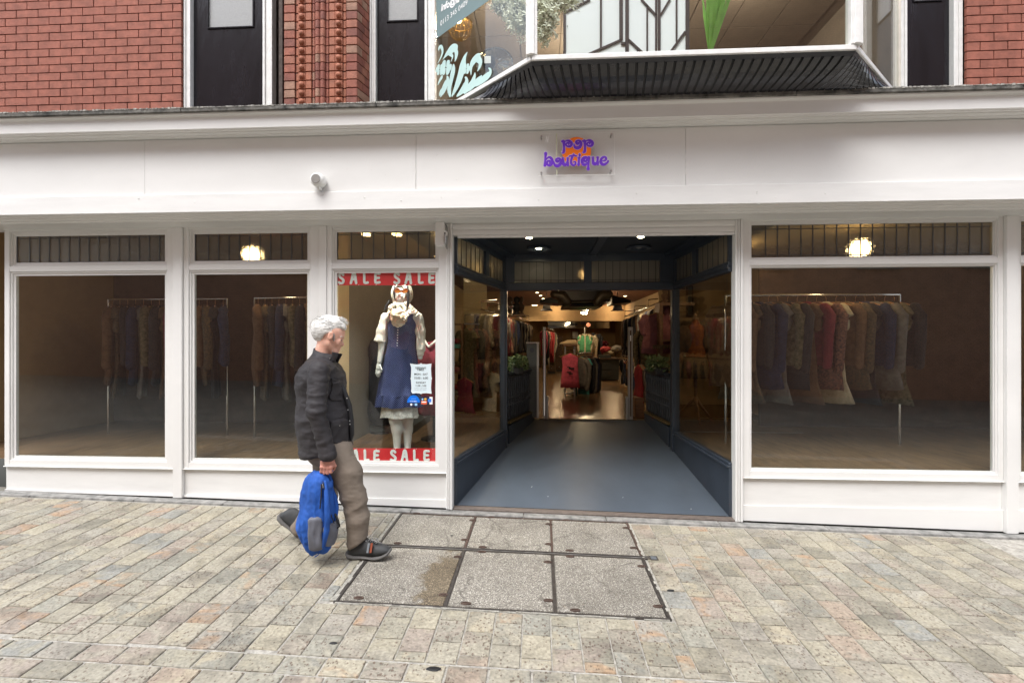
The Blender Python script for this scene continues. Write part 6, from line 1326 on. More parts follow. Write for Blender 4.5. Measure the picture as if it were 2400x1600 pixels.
me = sdf_mesh('body', mq_body, (lo.x, YM-.2, ZI+.02), (hi.x, YM+.17, hi.z), .0085); part('body', me, 'skin_pale', man_q)
hd = MB()
for (wx, wy, dyy, s) in ((888.5, 850, -.065, 1),):
    w_ = Q(wx, wy, dyy); 
    def fn(P): 
        d = sd_cone(P, tuple(w_), tuple(w_+Vector((-.005, -.008, -.055))), .020, .024, .6)
        for i, (dx, l) in enumerate(((-.018, .062), (-.006, .072), (.006, .068), (.017, .055))):
            a = w_+Vector((dx-.004, -.010, -.068)); m = a+Vector((-.002, -.006, -l*.55)); e = m+Vector((.004, .008, -l*.45)); d = np.minimum(d, smin(sd_cone(P, tuple(a), tuple(m), .0085, .0075), sd_cone(P, tuple(m), tuple(e), .0075, .005), .004))
        a = w_+Vector((.014, -.012, -.03)); m = a+Vector((.020, -.01, -.035)); return smin(d, smin(sd_cone(P, tuple(a), tuple(m), .010, .008), sd_cone(P, tuple(m), tuple(m+Vector((-.004, 0, -.025))), .008, .006), .004), .008)
    part('hand', sdf_mesh('hand', fn, tuple(w_-Vector((.06, .06, .17))), tuple(w_+Vector((.06, .05, .03))), .0035), 'skin_pale', man_q)
# dress: lofted, gathered skirt
MT['dots'] = mat('navy_dotted_cotton', (.010, .016, .085), .85, var=.25, vs=9); nt = MT['dots'].node_tree; b_ = nt.nodes['Principled BSDF']
old = b_.inputs['Base Color'].links[0].from_socket; tcn = _n(nt, 'ShaderNodeTexCoord'); mpn = _n(nt, 'ShaderNodeMapping'); mpn.inputs['Rotation'].default_value = (0, R(45), 0); mpn.inputs['Scale'].default_value = (70, 0, 70)
vn = _n(nt, 'ShaderNodeTexVoronoi'); vn.inputs['Randomness'].default_value = 0; vn.inputs['Scale'].default_value = 1; rpn = _ramp(nt, [(.16, 1.), (.24, 0.)]); mxn = _n(nt, 'ShaderNodeMix', data_type='RGBA')
nt.links.new(tcn.outputs['Object'], mpn.inputs[0]); nt.links.new(mpn.outputs[0], vn.inputs['Vector']); nt.links.new(vn.outputs['Distance'], rpn.inputs['Fac']); nt.links.new(rpn.outputs['Color'], mxn.inputs['Factor']); nt.links.new(old, mxn.inputs[6]); mxn.inputs[7].default_value = (.22, .28, .50, 1); nt.links.new(mxn.outputs[2], b_.inputs['Base Color'])
def skirt(rows, nf, m, name, seed=0, thick=.78, N=96):
    rings = []
    for i, (py, x0, x1, amp) in enumerate(rows):
        c = Q((x0+x1)/2, py); w = (x1-x0)/2*pm_; ring = []
        for k in range(N):
            a = 2*PI*k/N; f = 1+amp*(math.sin(a*nf+seed+.15*i)+.4*math.sin(a*(nf*.53)+2+seed)); ring.append((c.x+w*f*math.cos(a), YM+.01+min(w*thick, .21)*f*math.sin(a), c.z+(.006*math.sin(a*5) if i == len(rows)-1 else 0)))
        rings.append(ring)
    return part(name, MB().loft(rings, caps=False), m, man_q, smooth=True)
skirt([(727, 911, 977, .0), (745, 909.5, 979, .0), (765, 908, 980, .0), (785, 908, 976, .0), (800, 909, 974, .0), (815, 906, 975, .006), (835, 902, 977, .012), (870, 895, 981, .03), (900, 889, 982, .045), (924, 885.5, 983, .05), (926, 884, 984, .03)], 9, 'dots', 'dress', 1, .62)
skirt([(924, 885, 983, .03), (930, 882.5, 985, .06), (940, 881, 986, .07), (952, 880, 987, .08)], 15, 'dots', 'dress_frill', 1, .62)
MT['lace'] = mat('white_broderie_lace', (.62, .62, .60), .9, var=.3, vs=60, bump=.5, bs=90)
skirt([(945, 895, 975, .02), (960, 894, 977, .035), (972, 893.5, 978, .05), (977, 893, 979, .06)], 12, 'lace', 'petticoat', 3, .62)
# white V insert, frilled collar, blouse sleeves
MT['creamf'] = mat('cream_ruffle', (.66, .55, .40), .85, var=.1, vs=20, bump=.3, bs=60)
def bib(P):
    d = sd_ell(P, q3(934, 745, -.10), (.085, .03, .09)); return smin(d, sd_cone(P, q3(932, 740, -.11), q3(933, 757, -.11), .05, .018), .03)
me = sdf_mesh('bib', bib, tuple(Q(905, 775, -.25)), tuple(Q(965, 722, .0)), .006); wrinkle(me, .006, 20, (1, 1, 1.4)); part('blouse_front', me, 'creamf', man_q)
def ruffle(pts, w, n, amp, m, name, seed):
    """wavy strip of cloth hanging from the path pts"""
    mb = MB(); M = len(pts); P_ = [Vector(p) for p in pts]; N = 60; rows = []
    for i in range(N+1):
        t = i/N*(M-1); j = min(int(t), M-2); p = P_[j].lerp(P_[j+1], t-j); d = (P_[j+1]-P_[j]).normalized(); o_ = Vector((d.z*.0, -1, 0)); dn = Vector((-(0)*0, 0, -1)); side_ = (dn-d*dn.dot(d)).normalized()
        wv = math.sin(i*n/N*2*PI+seed); rows.append([p, p+side_*w*.5+o_*(.016+.012*wv*amp), p+side_*w*(1+.08*wv)+o_*(.02+.03*wv*amp)])
    for r in rows: mb.v += [tuple(x) for x in r]+[tuple(x+Vector((0, .003, 0))) for x in r][::-1]
    for i in range(N):
        for k in range(6): mb.f.append((i*6+k, i*6+(k+1) % 6, (i+1)*6+(k+1) % 6, (i+1)*6+k))
    part(name, mb, m, man_q, smooth=True)
ruffle([Q(905, 735, -.03), Q(912, 724, -.06), Q(925, 722, -.09), Q(937, 735, -.12), Q(933, 748, -.13)], .048, 8, 1, 'creamf', 'collar_frill', 0)
ruffle([Q(941, 745, -.12), Q(948, 735, -.12), Q(958, 725, -.09), Q(972, 722, -.06), Q(984, 733, -.03)], .052, 9, 1, 'cloth_white', 'collar_frill', 2)
ruffle([Q(925, 730, -.12), Q(934, 738, -.13), Q(944, 732, -.12)], .05, 6, .8, 'creamf', 'collar_frill', 4)
def sl1(P):
    d = smin(sd_cone(P, q3(903, 744, 0), q3(896, 775, -.01), .044, .047), sd_cone(P, q3(896, 775, -.01), q3(891, 800, -.02), .047, .066), .03); pl_ = np.array(q3(893, 801, 0)); return smax(d, -(P[..., 2]-pl_[2])-.15*(P[..., 0]-pl_[0]), .01)
me = sdf_mesh('sleeve', sl1, tuple(Q(868, 818, -.15)), tuple(Q(922, 728, .12)), .0075); wrinkle(me, .005, 16, (2.2, 1.2, .5)); part('sleeve', me, 'cloth_white', man_q)
def sl2(P): return smin(smin(sd_cone(P, q3(981, 742, .0), q3(984, 775, .01), .040, .045), sd_cone(P, q3(984, 775, .01), q3(987, 815, 0), .045, .042), .03), sd_cone(P, q3(987, 815, 0), q3(986, 828, -.0), .03, .034), .02)
me = sdf_mesh('sleeve', sl2, tuple(Q(958, 846, -.15)), tuple(Q(1008, 725, .14)), .0075); wrinkle(me, .006, 16, (2.2, 1.2, .5), seed=4); part('sleeve', me, 'cloth_white', man_q)
for i in range(8): py = 767+i*6.1; part('button', MB().ball(Q(932.6-.25*i, py, -.128+.004*i if i > 1 else -.135), (.0052, .004, .0052), 8), 'white_v', man_q, smooth=True)
# scarf, wig, sunglasses
MT['scarf'] = mat('white_lace_scarf', (.52, .50, .42), .9, var=.0, vs=75, col2=(.03, .03, .03)); rp_ = [n for n in MT['scarf'].node_tree.nodes if n.type == 'VALTORGB'][0]; rp_.color_ramp.elements[0].position = .56; rp_.color_ramp.elements[1].position = .60
hc = np.array(q3(940.5, 690)); h_ = pm_
def scarf(P):
    d = sd_ell(P, hc+np.array((.0, .025, .005)), (25*h_, 25*h_, 31*h_)); d = smin(d, sd_ell(P, q3(941, 716, -.01), (17*h_, 15*h_, 10*h_)), .03)
    return smax(d, -sd_ell(P, hc+np.array((.0, -.13, -.0)), (14.5*h_, .135, 25*h_)), .008)
me = sdf_mesh('scarf', scarf, tuple(hc-np.array((.14, .16, .17))), tuple(hc+np.array((.14, .15, .17))), .006); wrinkle(me, .0025, 20, (1, 1, .5)); part('head_scarf', me, 'scarf', man_q)
for x0, y0, x1, y1, r in ((925, 712, 915, 722, .030), (930, 715, 938, 728, .026), (952, 712, 965, 726, .032), (946, 716, 950, 727, .024)):
    me = sdf_mesh('fold', lambda P: sd_cone(P, q3(x0, y0, -.06), q3(x1, y1, -.07), r*.7, r, .6), tuple(Q(min(x0, x1)-12, max(y0, y1)+12, -.16)), tuple(Q(max(x0, x1)+12, min(y0, y1)-12, .04)), .0065); wrinkle(me, .004, 22); part('scarf_fold', me, 'scarf', man_q)
MT['wig'] = mat('black_green_wig', (.012, .018, .02), .3, var=.5, vs=60, st=(4, 4, .4)); 
for s, pts in ((1, [(925.5, 668, -.05), (923.5, 685, -.07), (925, 702, -.07)]), (1, [(954.5, 668, -.05), (957, 690, -.075), (955.5, 715, -.08), (952, 730, -.10)]), (1, [(912, 705, .03), (905, 718, .02), (900, 728, .02)])):
    part('wig_lock', MB().tube([Q(*p) for p in pts], [.010]+[.014]*(len(pts)-2)+[.004], 8), 'wig', man_q, smooth=True)
MT['amber'] = mat('amber_tinted_lens', (.17, .075, .012), .15, var=.1, vs=20, st=(1, 1, 3)); MT['tort'] = mat('tortoise_frame', (.16, .045, .02), .25, var=.3)
for s in (-1, 1):
    c = Q(940.5+s*7.6, 681.5, -.083); ring = [c+Vector((s*(.033*math.cos(t*PI/10)+.004*math.sin(t*PI/10)), 0, .021*math.sin(t*PI/10)*(1+.25*math.cos(t*PI/10)))) for t in range(20)]
    part('lens', MB().poly(ring, (0, .002, 0)), 'amber', man_q); part('lens_rim', MB().tube([p+Vector((0, -.001, 0)) for p in ring+ring[:1]], .0035, 6, caps=False), 'tort', man_q)
part('nose_bridge', MB().tube([Q(938.5, 680.5, -.085), Q(940.5, 679.8, -.087), Q(942.5, 680.5, -.085)], .003, 6), 'tort', man_q)
# second display figure: dark maroon coat at the right edge of the window, and dark shoe display
t = thing('display_bust', 'maroon coat with pale collar on a stand at the right edge of the sale window', 'mannequin', (Q(1015, 1040).x, 5.6, ZI)); cxx = WX(1018, 5.6)
def coatb(P): return smin(sd_ell(P, (cxx, 5.6, WZ(0, 820, 5.6)-.1), (.2, .13, .2)), sd_cone(P, (cxx, 5.6, WZ(0, 850, 5.6)), (cxx, 5.6, WZ(0, 990, 5.6)), .15, .20), .1)
me = sdf_mesh('coat', coatb, (cxx-.3, 5.3, .8), (cxx+.3, 5.9, 1.9), .03); wrinkle(me, .02, 7, (1, 1, .4)); part('coat', me, 'burgundy_cloth', t)
part('collar', MB().tube([(cxx-.1, 5.5, 1.66), (cxx-.03, 5.45, 1.58), (cxx+.06, 5.48, 1.66)], .018, 6), 'cloth_white', t, smooth=True); part('stand', MB().tube([(cxx, 5.6, ZI), (cxx, 5.6, .9)], .02, 8).lathe((cxx, 5.6, ZI), [(0, 0), (.16, 0), (.15, .02), (0, .03)], 14), 'blackm', t)
t = thing('display_bust', 'black coat on a stand in shadow just left of the mannequin', 'mannequin', (WX(893, 6.0), 6.0, ZI)); cxy = WX(896, 6.0)
me = sdf_mesh('coat', lambda P: smin(sd_ell(P, (cxy, 6., 1.55), (.16, .12, .16)), sd_cone(P, (cxy, 6., 1.5), (cxy+.03, 6., .8), .13, .2), .1), (cxy-.3, 5.7, .55), (cxy+.35, 6.3, 1.8), .03); wrinkle(me, .02, 7, (1, 1, .4)); part('coat', me, 'black_cloth', t)
part('stand', MB().tube([(cxy, 6., ZI), (cxy, 6., .8)], .02, 8).lathe((cxy, 6., ZI), [(0, 0), (.16, 0), (.15, .02), (0, .03)], 14), 'blackm', t)

# ================================================================ THE PASSER-BY
YP_ = 3.50
def M(px, py, dy=0.): return W(px, py, YP_+dy)
def m3(px, py, dy=0.): return tuple(M(px, py, dy))
km = WX(1001, YP_)-WX(1000, YP_)
person = thing('person', 'grey haired man in dark jacket walking past, a blue rucksack in his hand', 'person', (M(800, 1300).x, YP_, gz(M(800, 1300).x, YP_)))
MT['skin'] = mat('weathered_skin', (.62, .34, .25), .5, var=.12, vs=22, bump=.12, bs=90); MT['skin'].node_tree.nodes['Principled BSDF'].inputs['Subsurface Weight'].default_value = .08
MT['hair'] = mat('silver_hair', (.62, .61, .58), .6, var=.25, vs=40, st=(1, 3, 3)); MT['jacket'] = mat('charcoal_waxed_cotton', (.034, .031, .033), .62, var=.18, vs=7, bump=.15, bs=60, spec=.25)
MT['trouser'] = mat('brown_cotton_trousers', (.185, .150, .118), .9, var=.12, vs=9, bump=.15, bs=160); MT['shoe'] = mat('dark_grey_nubuck', (.038, .04, .042), .7, var=.2, vs=30); MT['sole'] = mat('grey_rubber_sole', (.12, .115, .11), .7, var=.2)
def body(P):
    d = sd_ell(P, m3(769, 776), (33*km, .078, 31*km), -.3)                                         # skull
    d = smin(d, sd_ell(P, m3(783, 779), (25*km, .064, 22*km), -.3), .03)                            # forehead
    d = smin(d, sd_ell(P, m3(781, 799), (21*km, .056, 24*km), -.25), .03)                           # face
    d = smin(d, sd_cone(P, m3(800, 789.5, -.022), m3(801, 789.5, .022), .010, .010), .012)               # brow
    d = smin(d, sd_cone(P, m3(799, 794), m3(803.5, 808), .0065, .0105), .008); d = smin(d, sd_cone(P, m3(798, 808.5, -.010), m3(798, 808.5, .010), .0075, .0075), .008)
    d = smin(d, sd_ell(P, m3(792, 815), (.022, .028, .011)), .012); d = smin(d, sd_ell(P, m3(792.5, 819), (.016, .022, .007)), .006); d = smin(d, sd_ell(P, m3(785.5, 827), (.024, .030, .020)), .018)
    for s in (-1, 1):
        d = smin(d, sd_cone(P, m3(772, 806, s*.046), m3(784, 825, s*.020), .022, .018), .03)
        d = smax(d, -sd_ell(P, m3(801.5, 796.5, s*.030), (.014, .014, .010)), .006); d = smin(d, sd_ell(P, m3(796.5, 797, s*.030), (.0125, .013, .0105)), .003)
        d = smin(d, sd_ell(P, m3(791, 804, s*.034), (.018, .016, .016)), .025)
        e = sd_ell(P, m3(774.5, 787, s*.083), (.020, .011, .034), -.25); e = smax(e, -sd_ell(P, m3(776.5, 785, s*.094), (.011, .008, .019), -.25), .004); d = smin(d, e, .006)
    d = smax(d, -sd_ell(P, m3(797.5, 817.3, 0), (.010, .020, .0022)), .002)
    d = smin(d, sd_cone(P, m3(764, 806), m3(752, 850), .060, .066), .03)
    d = smin(d, sd_ell(P, m3(752, 905), (.13, .19, .2)), .05); d = smin(d, sd_ell(P, m3(765, 1010), (.15, .17, .22)), .05)   # trunk inside the jacket
    return d
lo, hi = M(700, 1085), M(822, 738)
me = sdf_mesh('body', body, (lo.x, YP_-.24, lo.z), (hi.x, YP_+.24, hi.z), .0062); me.materials.append(MT['skin']); bodyo = part('body', me, 'skin', person)
# right hand closed on the rucksack loop, and the far hand
MT['skin_h'] = mat('reddish_hand_skin', (.50, .22, .165), .5, var=.2, vs=30, bump=.2, bs=90)
def hand(wr, s, nm):
    w_ = Vector(wr)
    def fn(P):
        d = sd_cone(P, tuple(w_+Vector((0, 0, .03))), tuple(w_+Vector((-.002, 0, -.03))), .030, .036, .72)
        d = smin(d, sd_ell(P, tuple(w_+Vector((-.006, s*.002, -.052))), (.045, .022, .040)), .02)
        for i in range(4):
            x = -.036+i*.022; k0 = w_+Vector((x, s*.012, -.078+abs(i-1.6)*.004)); k1 = k0+Vector((-.004, -s*.002, -.034-.003*(i in (1, 2)))); k2 = k1+Vector((-.006, -s*.026, -.004)); k3_ = k2+Vector((0, -s*.010, .020))
            f = smin(smin(sd_cone(P, tuple(k0), tuple(k1), .0115, .0100), sd_cone(P, tuple(k1), tuple(k2), .0100, .009), .004), sd_cone(P, tuple(k2), tuple(k3_), .009, .0075), .004); d = smin(d, f, .006); d = smin(d, sd_ell(P, tuple(k0+Vector((0, s*.006, 0))), (.011, .008, .011)), .006)
        a = w_+Vector((.030, -s*.004, -.035)); b = a+Vector((.014, -s*.008, -.034)); c = b+Vector((-.012, -s*.014, -.028)); d = smin(d, smin(sd_cone(P, tuple(a), tuple(b), .0145, .0115), sd_cone(P, tuple(b), tuple(c), .0115, .0085), .005), .012)
        return d
    me = sdf_mesh(nm, fn, tuple(w_-Vector((.08, .07, .17))), tuple(w_+Vector((.08, .07, .08))), .0042); part(nm, me, 'skin_h', person)
HR = M(768, 1068, -.25); hand(HR, -1, 'hand'); hand(M(800, 1050, .27), 1, 'hand')
# hair
def hairf(P):
    d = sd_ell(P, m3(765, 773), (37*km, .090, 33.5*km), -.3); d = smin(d, sd_cone(P, m3(790, 757, -.02), m3(808, 767, -.01), .035, .020), .03); d = smin(d, sd_cone(P, m3(775, 752, .0), m3(795, 752, .02), .035, .03), .03)
    c = sd_ell(P, m3(798, 800), (26*km, .13, 27*km), -.15); d = smax(d, -c, .012)                          # face opening
    c2 = sd_ell(P, m3(776, 800), (13*km, .2, 20*km), -.2); d = smax(d, -c2, .012); pz = np.array(m3(750, 806)); d = smax(d, -(P[..., 2]-pz[2])-.5*(P[..., 0]-pz[0]), .012)   # ear and nape line
    return d
me = sdf_mesh('hair', hairf, tuple(M(718, 830, -.12)), tuple(M(826, 732, .12)), .0055); wrinkle(me, .0018, 18, (.4, .6, 2.4)); wrinkle(me, .0012, 70, (.5, .5, 2.0), seed=3); hairo = part('hair', me, 'hair', person)
st_ = MB(); rr = random.Random(12)
for i in range(620):
    x, y = rr.uniform(738, 812), rr.uniform(744, 775); dy = rr.uniform(-.085, .08); 
    # start on the hair shell, comb forward or back
    c = M(765, 773); v = (M(x, y, dy)-c); v.normalize(); q = c+Vector((v.x*37*km, v.y*.090, v.z*33*km))*rr.uniform(.97, 1.03); dr = Vector((1, rr.uniform(-.15, .15), rr.uniform(-.05, .35))); dr = (dr-v*dr.dot(v)).normalized()
    L_ = rr.uniform(.02, .05); st_.tube([q, q+dr*L_*.5+v*.004, q+dr*L_+v*rr.uniform(-.006, .006)], [.0009, .0010, .0004], 4, caps=False)
for i in range(26):
    a = M(rr.uniform(782, 800), rr.uniform(748, 756), rr.uniform(-.05, .05)); st_.tube([a, a+Vector((.02, 0, .012+rr.uniform(0, .012))), a+Vector((.045, 0, .008)), a+Vector((.062, 0, -.018+rr.uniform(-.01, .01)))], [.0016, .0016, .0014, .0005], 4, caps=False)
sub('hair_strands', st_, 'hair', hairo, kind='stuff')
s2_ = MB(); s2_.v = [(x, y, z+.0008) for x, y, z in st_.v]; MT['hair2'] = mat('dark_silver_hair', (.42, .415, .40), .6, var=.2)
nf_ = len(st_.f)//3; s2_.f = [f for k, f in enumerate(st_.f) if (k//14) % 3 == 0]; sub('dark_hair_strands', s2_, 'hair2', hairo, kind='stuff')
sb = MB()
for i in range(34): a = M(rr.uniform(779, 784), rr.uniform(780, 794), -.068+rr.uniform(-.004, .004)); sb.tube([a, a+Vector((.004, -.003, -.018))], .0011, 4, caps=False)
MT['hairg'] = mat('dark_grey_hair', (.30, .28, .26), .7, var=.2); sub('sideburn', sb, 'hairg', hairo, kind='stuff')
part('eyebrow', MB().tube([M(796.5, 789.5, -.045), M(801, 788.2, -.038), M(804, 789.5, -.024)], [.001, .0018, .001], 6), 'hair', person); 
for s in (-1, 1): part('eye', MB().ball(M(799.2, 797.2, s*.031), (.0058, .0085, .0048), 10), 'blackm', person, smooth=True)
# jacket
def jacketf(P):
    d = sd_ell(P, m3(753, 885, 0), (.150, .205, .14), .0); d = smin(d, sd_cone(P, m3(752, 905), m3(760, 985), .165, .178, 1.12), .06); d = smin(d, sd_cone(P, m3(760, 985), m3(765, 1052), .176, .184, 1.1), .06)
    d = smin(d, sd_cone(P, m3(752, 872, -.10), m3(752, 872, .10), .09, .09), .06); d = smin(d, sd_cone(P, m3(755, 838), m3(752, 868), .072, .085), .05)
    pl_ = np.array(m3(765, 1060)); d = smax(d, -(P[..., 2]-pl_[2])+.22*(P[..., 0]-pl_[0]), .012)                       # hem, a little lower at the back
    return d
def arm(P, s):
    return smin(smin(sd_cone(P, m3(748, 868, s*.19), m3(741 if s < 0 else 745, 962, s*.27), .070, .060), sd_cone(P, m3(741 if s < 0 else 745, 962, s*.27), m3(768 if s < 0 else 798, 1062 if s < 0 else 1045, s*.255), .059, .050), .03), sd_cone(P, m3(767 if s < 0 else 797, 1056 if s < 0 else 1040, s*.255), m3(768 if s < 0 else 799, 1064 if s < 0 else 1048, s*.255), .054, .056), .01)
def jall(P):
    d = jacketf(P)
    for s in (-1, 1): d = smin(d, arm(P, s), .022)
    # big bellows pockets on the near side, proud of the cloth
    return d
lo, hi = M(672, 1085, .1), M(842, 825, .1)
me = sdf_mesh('jacket', jall, (lo.x, YP_-.40, lo.z), (hi.x, YP_+.40, hi.z), .0085)
pkts = []
for (px, py, w, h) in ((786, 922, .062, .068), (793, 1018, .080, .080)):
    c_ = m3(px, py, -.20); tl = R(-12)
    def pk(P, c_=c_, w=w, h=h):
        q = P-np.array(c_); x = q[..., 0]*math.cos(tl)+q[..., 2]*math.sin(tl); z = -q[..., 0]*math.sin(tl)+q[..., 2]*math.cos(tl); Q_ = np.stack([x, q[..., 1], z], -1)
        return smax(jacketf(P)-.011, sd_box(Q_, (0, 0, 0), (w, .16, h), .03), .008)
    pkts.append(sdf_mesh('pocket', pk, (c_[0]-w-.03, c_[1]-.12, c_[2]-h-.03), (c_[0]+w+.03, c_[1]+.15, c_[2]+h+.03), .0065))
def armmask(co): return 1.15 if (co.y < YP_-.19 and co.x < M(772, 0, -.26).x) else .9
wrinkle(me, .0038, 8.5, (.8, .7, 2.2), mask=armmask); wrinkle(me, .0016, 24, (.8, .8, 2.2), seed=7, mask=armmask)
jk = part('jacket', me, 'jacket', person)
def flap(pts, dyf, nm, thick=.010):
    """pocket flap or strip lying on the jacket: outline in photo coordinates"""
    bm_ = MB(); P_ = [M(x, y, d_) for x, y, d_ in pts]; bm_.poly(P_, (0, thick, 0)); return sub(nm, bm_, 'jacket', jk, bevel=.002)
for me_p in pkts: wrinkle(me_p, .0035, 14, seed=3); sub('pocket', me_p, 'jacket', jk)
def cling(pts, nm, n=5):
    """strip of cloth dropped onto the near side of the jacket: rows of photo points, each row top to bottom"""
    from mathutils.bvhtree import BVHTree
    tr = BVHTree.FromPolygons([v.co for v in jk.data.vertices], [tuple(p.vertices) for p in jk.data.polygons]); rows = []
    for (a, b) in pts:
        row = []
        for i in range(n):
            x, y = a[0]+(b[0]-a[0])*i/(n-1), a[1]+(b[1]-a[1])*i/(n-1); r_ = ray(x, y).normalized(); h = tr.ray_cast(Vector((0, 0, EZ)), r_); p = h[0] if h[0] is not None else M(x, y, -.2); row.append(p-r_*(.004+.004*i/(n-1)))
        rows.append(row+[q+Vector((0, .012, 0)) for q in row][::-1])
    return sub(nm, MB().loft(rows), 'jacket', jk, smooth=True)
cling([((776+dx, 886+dx*.25), (776+dx, 897+dx*.25+5*math.sin(dx/24*PI))) for dx in range(0, 26, 4)], 'pocket_flap')
cling([((773+dx, 986-dx*.22), (774+dx, 1001-dx*.2+5*math.sin(dx/38*PI))) for dx in range(0, 40, 5)], 'pocket_flap')
MT['jdark'] = mat('black_jacket_lining', (.010, .010, .012), .6, var=.2)
fr_ = MB().tube([M(797, 895, -.012), M(808, 922, -.012), M(818, 950, -.01), M(822.5, 985, -.008), M(824, 1018, -.008), M(823, 1030, -.01)], [.018, .02, .022, .022, .02, .01], 10); sub('front_placket', fr_, 'jdark', jk, smooth=True)
for px, py in ((813, 933), (815.5, 960), (819.5, 986), (820, 994)): p = M(px, py, -.045); sub('press_stud', MB().ball(p, (.0045, .005, .0045), 8), 'steel', jk, smooth=True)
for px, py, d_ in ((796.5, 997, -.262), (779, 822, -.082), (773, 840, -.10)): sub('press_stud', MB().ball(M(px, py, d_), (.003, .003, .003), 8), 'alu', jk, smooth=True)
# stand collar: open ring rising round the neck, point at the throat
def collar():
    rows = []; N = 28
    for k in range(N):
        a = -2.75+5.5*k/(N-1); f = math.cos(a/2)                                           # a = 0 back, ends at the throat
        bx, by = -math.cos(a), math.sin(a); back = (1+math.cos(a))/2
        zl = M(757, 860-6*back).z; zt_ = M(760, 829+(-14)*back+6*math.sin(abs(a))*.5).z
        cx_b = M(757, 855).x; cx_t = M(764-2*back, 830).x
        rb, rt = .088, .080+(.022 if abs(a) > 2.3 else 0)
        rows.append([(cx_b+rb*bx*1.0, YP_+rb*1.02*by, zl), (cx_t+rt*bx*(1.15 if bx > 0 else 1), YP_+rt*.98*by, zt_), (cx_t+(rt-.010)*bx*(1.15 if bx > 0 else 1), YP_+(rt-.010)*.98*by, zt_-.001), (cx_b+(rb-.012)*bx, YP_+(rb-.012)*by, zl)])
    return MB().loft(rows)
sub('collar', collar(), 'jacket', jk, smooth=True, bevel=0)
tip = MB().hexa([tuple(M(778, 846, -.085)), tuple(M(789, 842, -.03)), tuple(M(789, 842, -.02)), tuple(M(777, 846, -.07)), tuple(M(779, 825, -.082)), tuple(M(795.5, 828, -.03)), tuple(M(794, 827, -.02)), tuple(M(778, 824, -.068))]); sub('collar_point', tip, 'jacket', jk, bevel=.002)
# trousers
def trf(P):
    d = sd_ell(P, m3(772, 1052), (.165, .175, .13)); d = smin(d, sd_cone(P, m3(788, 1066, -.085), m3(812, 1108, -.095), .112, .101), .05); d = smin(d, sd_cone(P, m3(812, 1108, -.095), m3(829, 1165, -.10), .098, .083), .04)
    d = smin(d, sd_cone(P, m3(829, 1165, -.10), m3(837.5, 1212, -.10), .082, .074), .03); d = smin(d, sd_cone(P, m3(837.5, 1212, -.10), m3(839, 1272, -.10), .074, .071), .03)
    pl_ = np.array(m3(839, 1272, -.10)); n_ = np.array((-.52, 0, .85)); d_front = -((P-pl_)@n_)                                # slanting hem of the front leg
    near = sd_cone(P, m3(829, 1165, -.10), m3(842, 1320, -.10), .14, .14); d = np.where(near < 0, np.maximum(d, d_front), d)
    d = smin(d, sd_cone(P, m3(770, 1066, .085), m3(762, 1165, .10), .110, .082), .04); e = sd_cone(P, m3(762, 1165, .10), m3(700, 1240, .10), .080, .066); pl2 = np.array(m3(698, 1243, .10)); n2 = np.array((.62, 0, .78)); e = np.maximum(e, -((P-pl2)@n2)); d = smin(d, e, .03)
    return d
lo, hi = M(655, 1310), M(880, 1000)
me = sdf_mesh('trousers', trf, (lo.x, YP_-.24, lo.z), (hi.x, YP_+.28, hi.z), .0085); wrinkle(me, .0038, 6.0, (1.0, .8, 1.8), mask=lambda co: 1.5 if abs(co.z-M(829, 1160).z) < .12 or co.z < M(0, 1235).z else .8); wrinkle(me, .0012, 24, (.8, 1, 1.8), seed=2); part('trousers', me, 'trouser', person)
# shoes
def shoe(f, dyc, nm):
    sh_ = None; up = [(817, 1284, 1299, .028), (822, 1270, 1300, .036), (832, 1261, 1301, .039), (845, 1259, 1301, .040), (858, 1259, 1301, .041), (866, 1263, 1301, .044), (876, 1269, 1300, .048), (888, 1273, 1299, .051), (900, 1276, 1297, .048), (909, 1280, 1294, .038), (915, 1284, 1291, .020)]
    so = [(813, 1290, 1298, .030), (818, 1293, 1305, .040), (832, 1297, 1307, .043), (848, 1299, 1304.5, .040), (862, 1300, 1305, .043), (880, 1299, 1307, .052), (895, 1296, 1305, .052), (908, 1290, 1300, .044), (917, 1282, 1291, .022)]
    def ring(px, t, b, hw, sq_):
        c = f(px, (t+b)/2); hz = (f(px, t)-f(px, b)).length/2; upv = (f(px, t)-f(px, b)).normalized(); out = []
        for k in range(14):
            a = 2*PI*k/14; ca, sa = math.cos(a), math.sin(a); ca = math.copysign(abs(ca)**sq_, ca); sa2 = math.copysign(abs(sa)**sq_, sa); w = hw*(1 if sa < 0 else 1-.35*sa); out.append(c+Vector((0, w*ca, 0))+upv*hz*sa2)
        return out
    u = part(nm, MB().loft([ring(*r, .8) for r in up]), 'shoe', person, smooth=True)
    sub('sole', MB().loft([ring(*r, .45) for r in so]), 'sole', u, smooth=True); return u
sh1 = shoe(lambda x, y: M(x, y, -.10), -.10, 'shoe')
MT['stripe1'] = mat('grey_stripe', (.20, .22, .24), .5, var=0); MT['stripe2'] = mat('rust_stripe', (.28, .07, .035), .5, var=0)
for x0, m in ((857, 'stripe1'), (864, 'stripe2')): sub('side_stripe', MB().loft([[tuple(M(x0+5-.7*i+dx, 1272+i*4.6, -.152-.002*i)) for dx in (0, 5)]+[tuple(M(x0+5-.7*i+dx, 1272+i*4.6, -.135)) for dx in (5, 0)] for i in range(6)]), m, sh1)
MT['lacem'] = mat('black_and_white_lace', (.03, .03, .03), .6, var=.0, col2=(.45, .45, .45), vs=90)
for i in range(5): sub('lace', MB().tube([M(864+i*4.2, 1266+i*1.6, -.135), M(867+i*4.2, 1262.5+i*1.9, -.10), M(864+i*4.2, 1266+i*1.6, -.06)], .0028, 6), 'lacem', sh1)
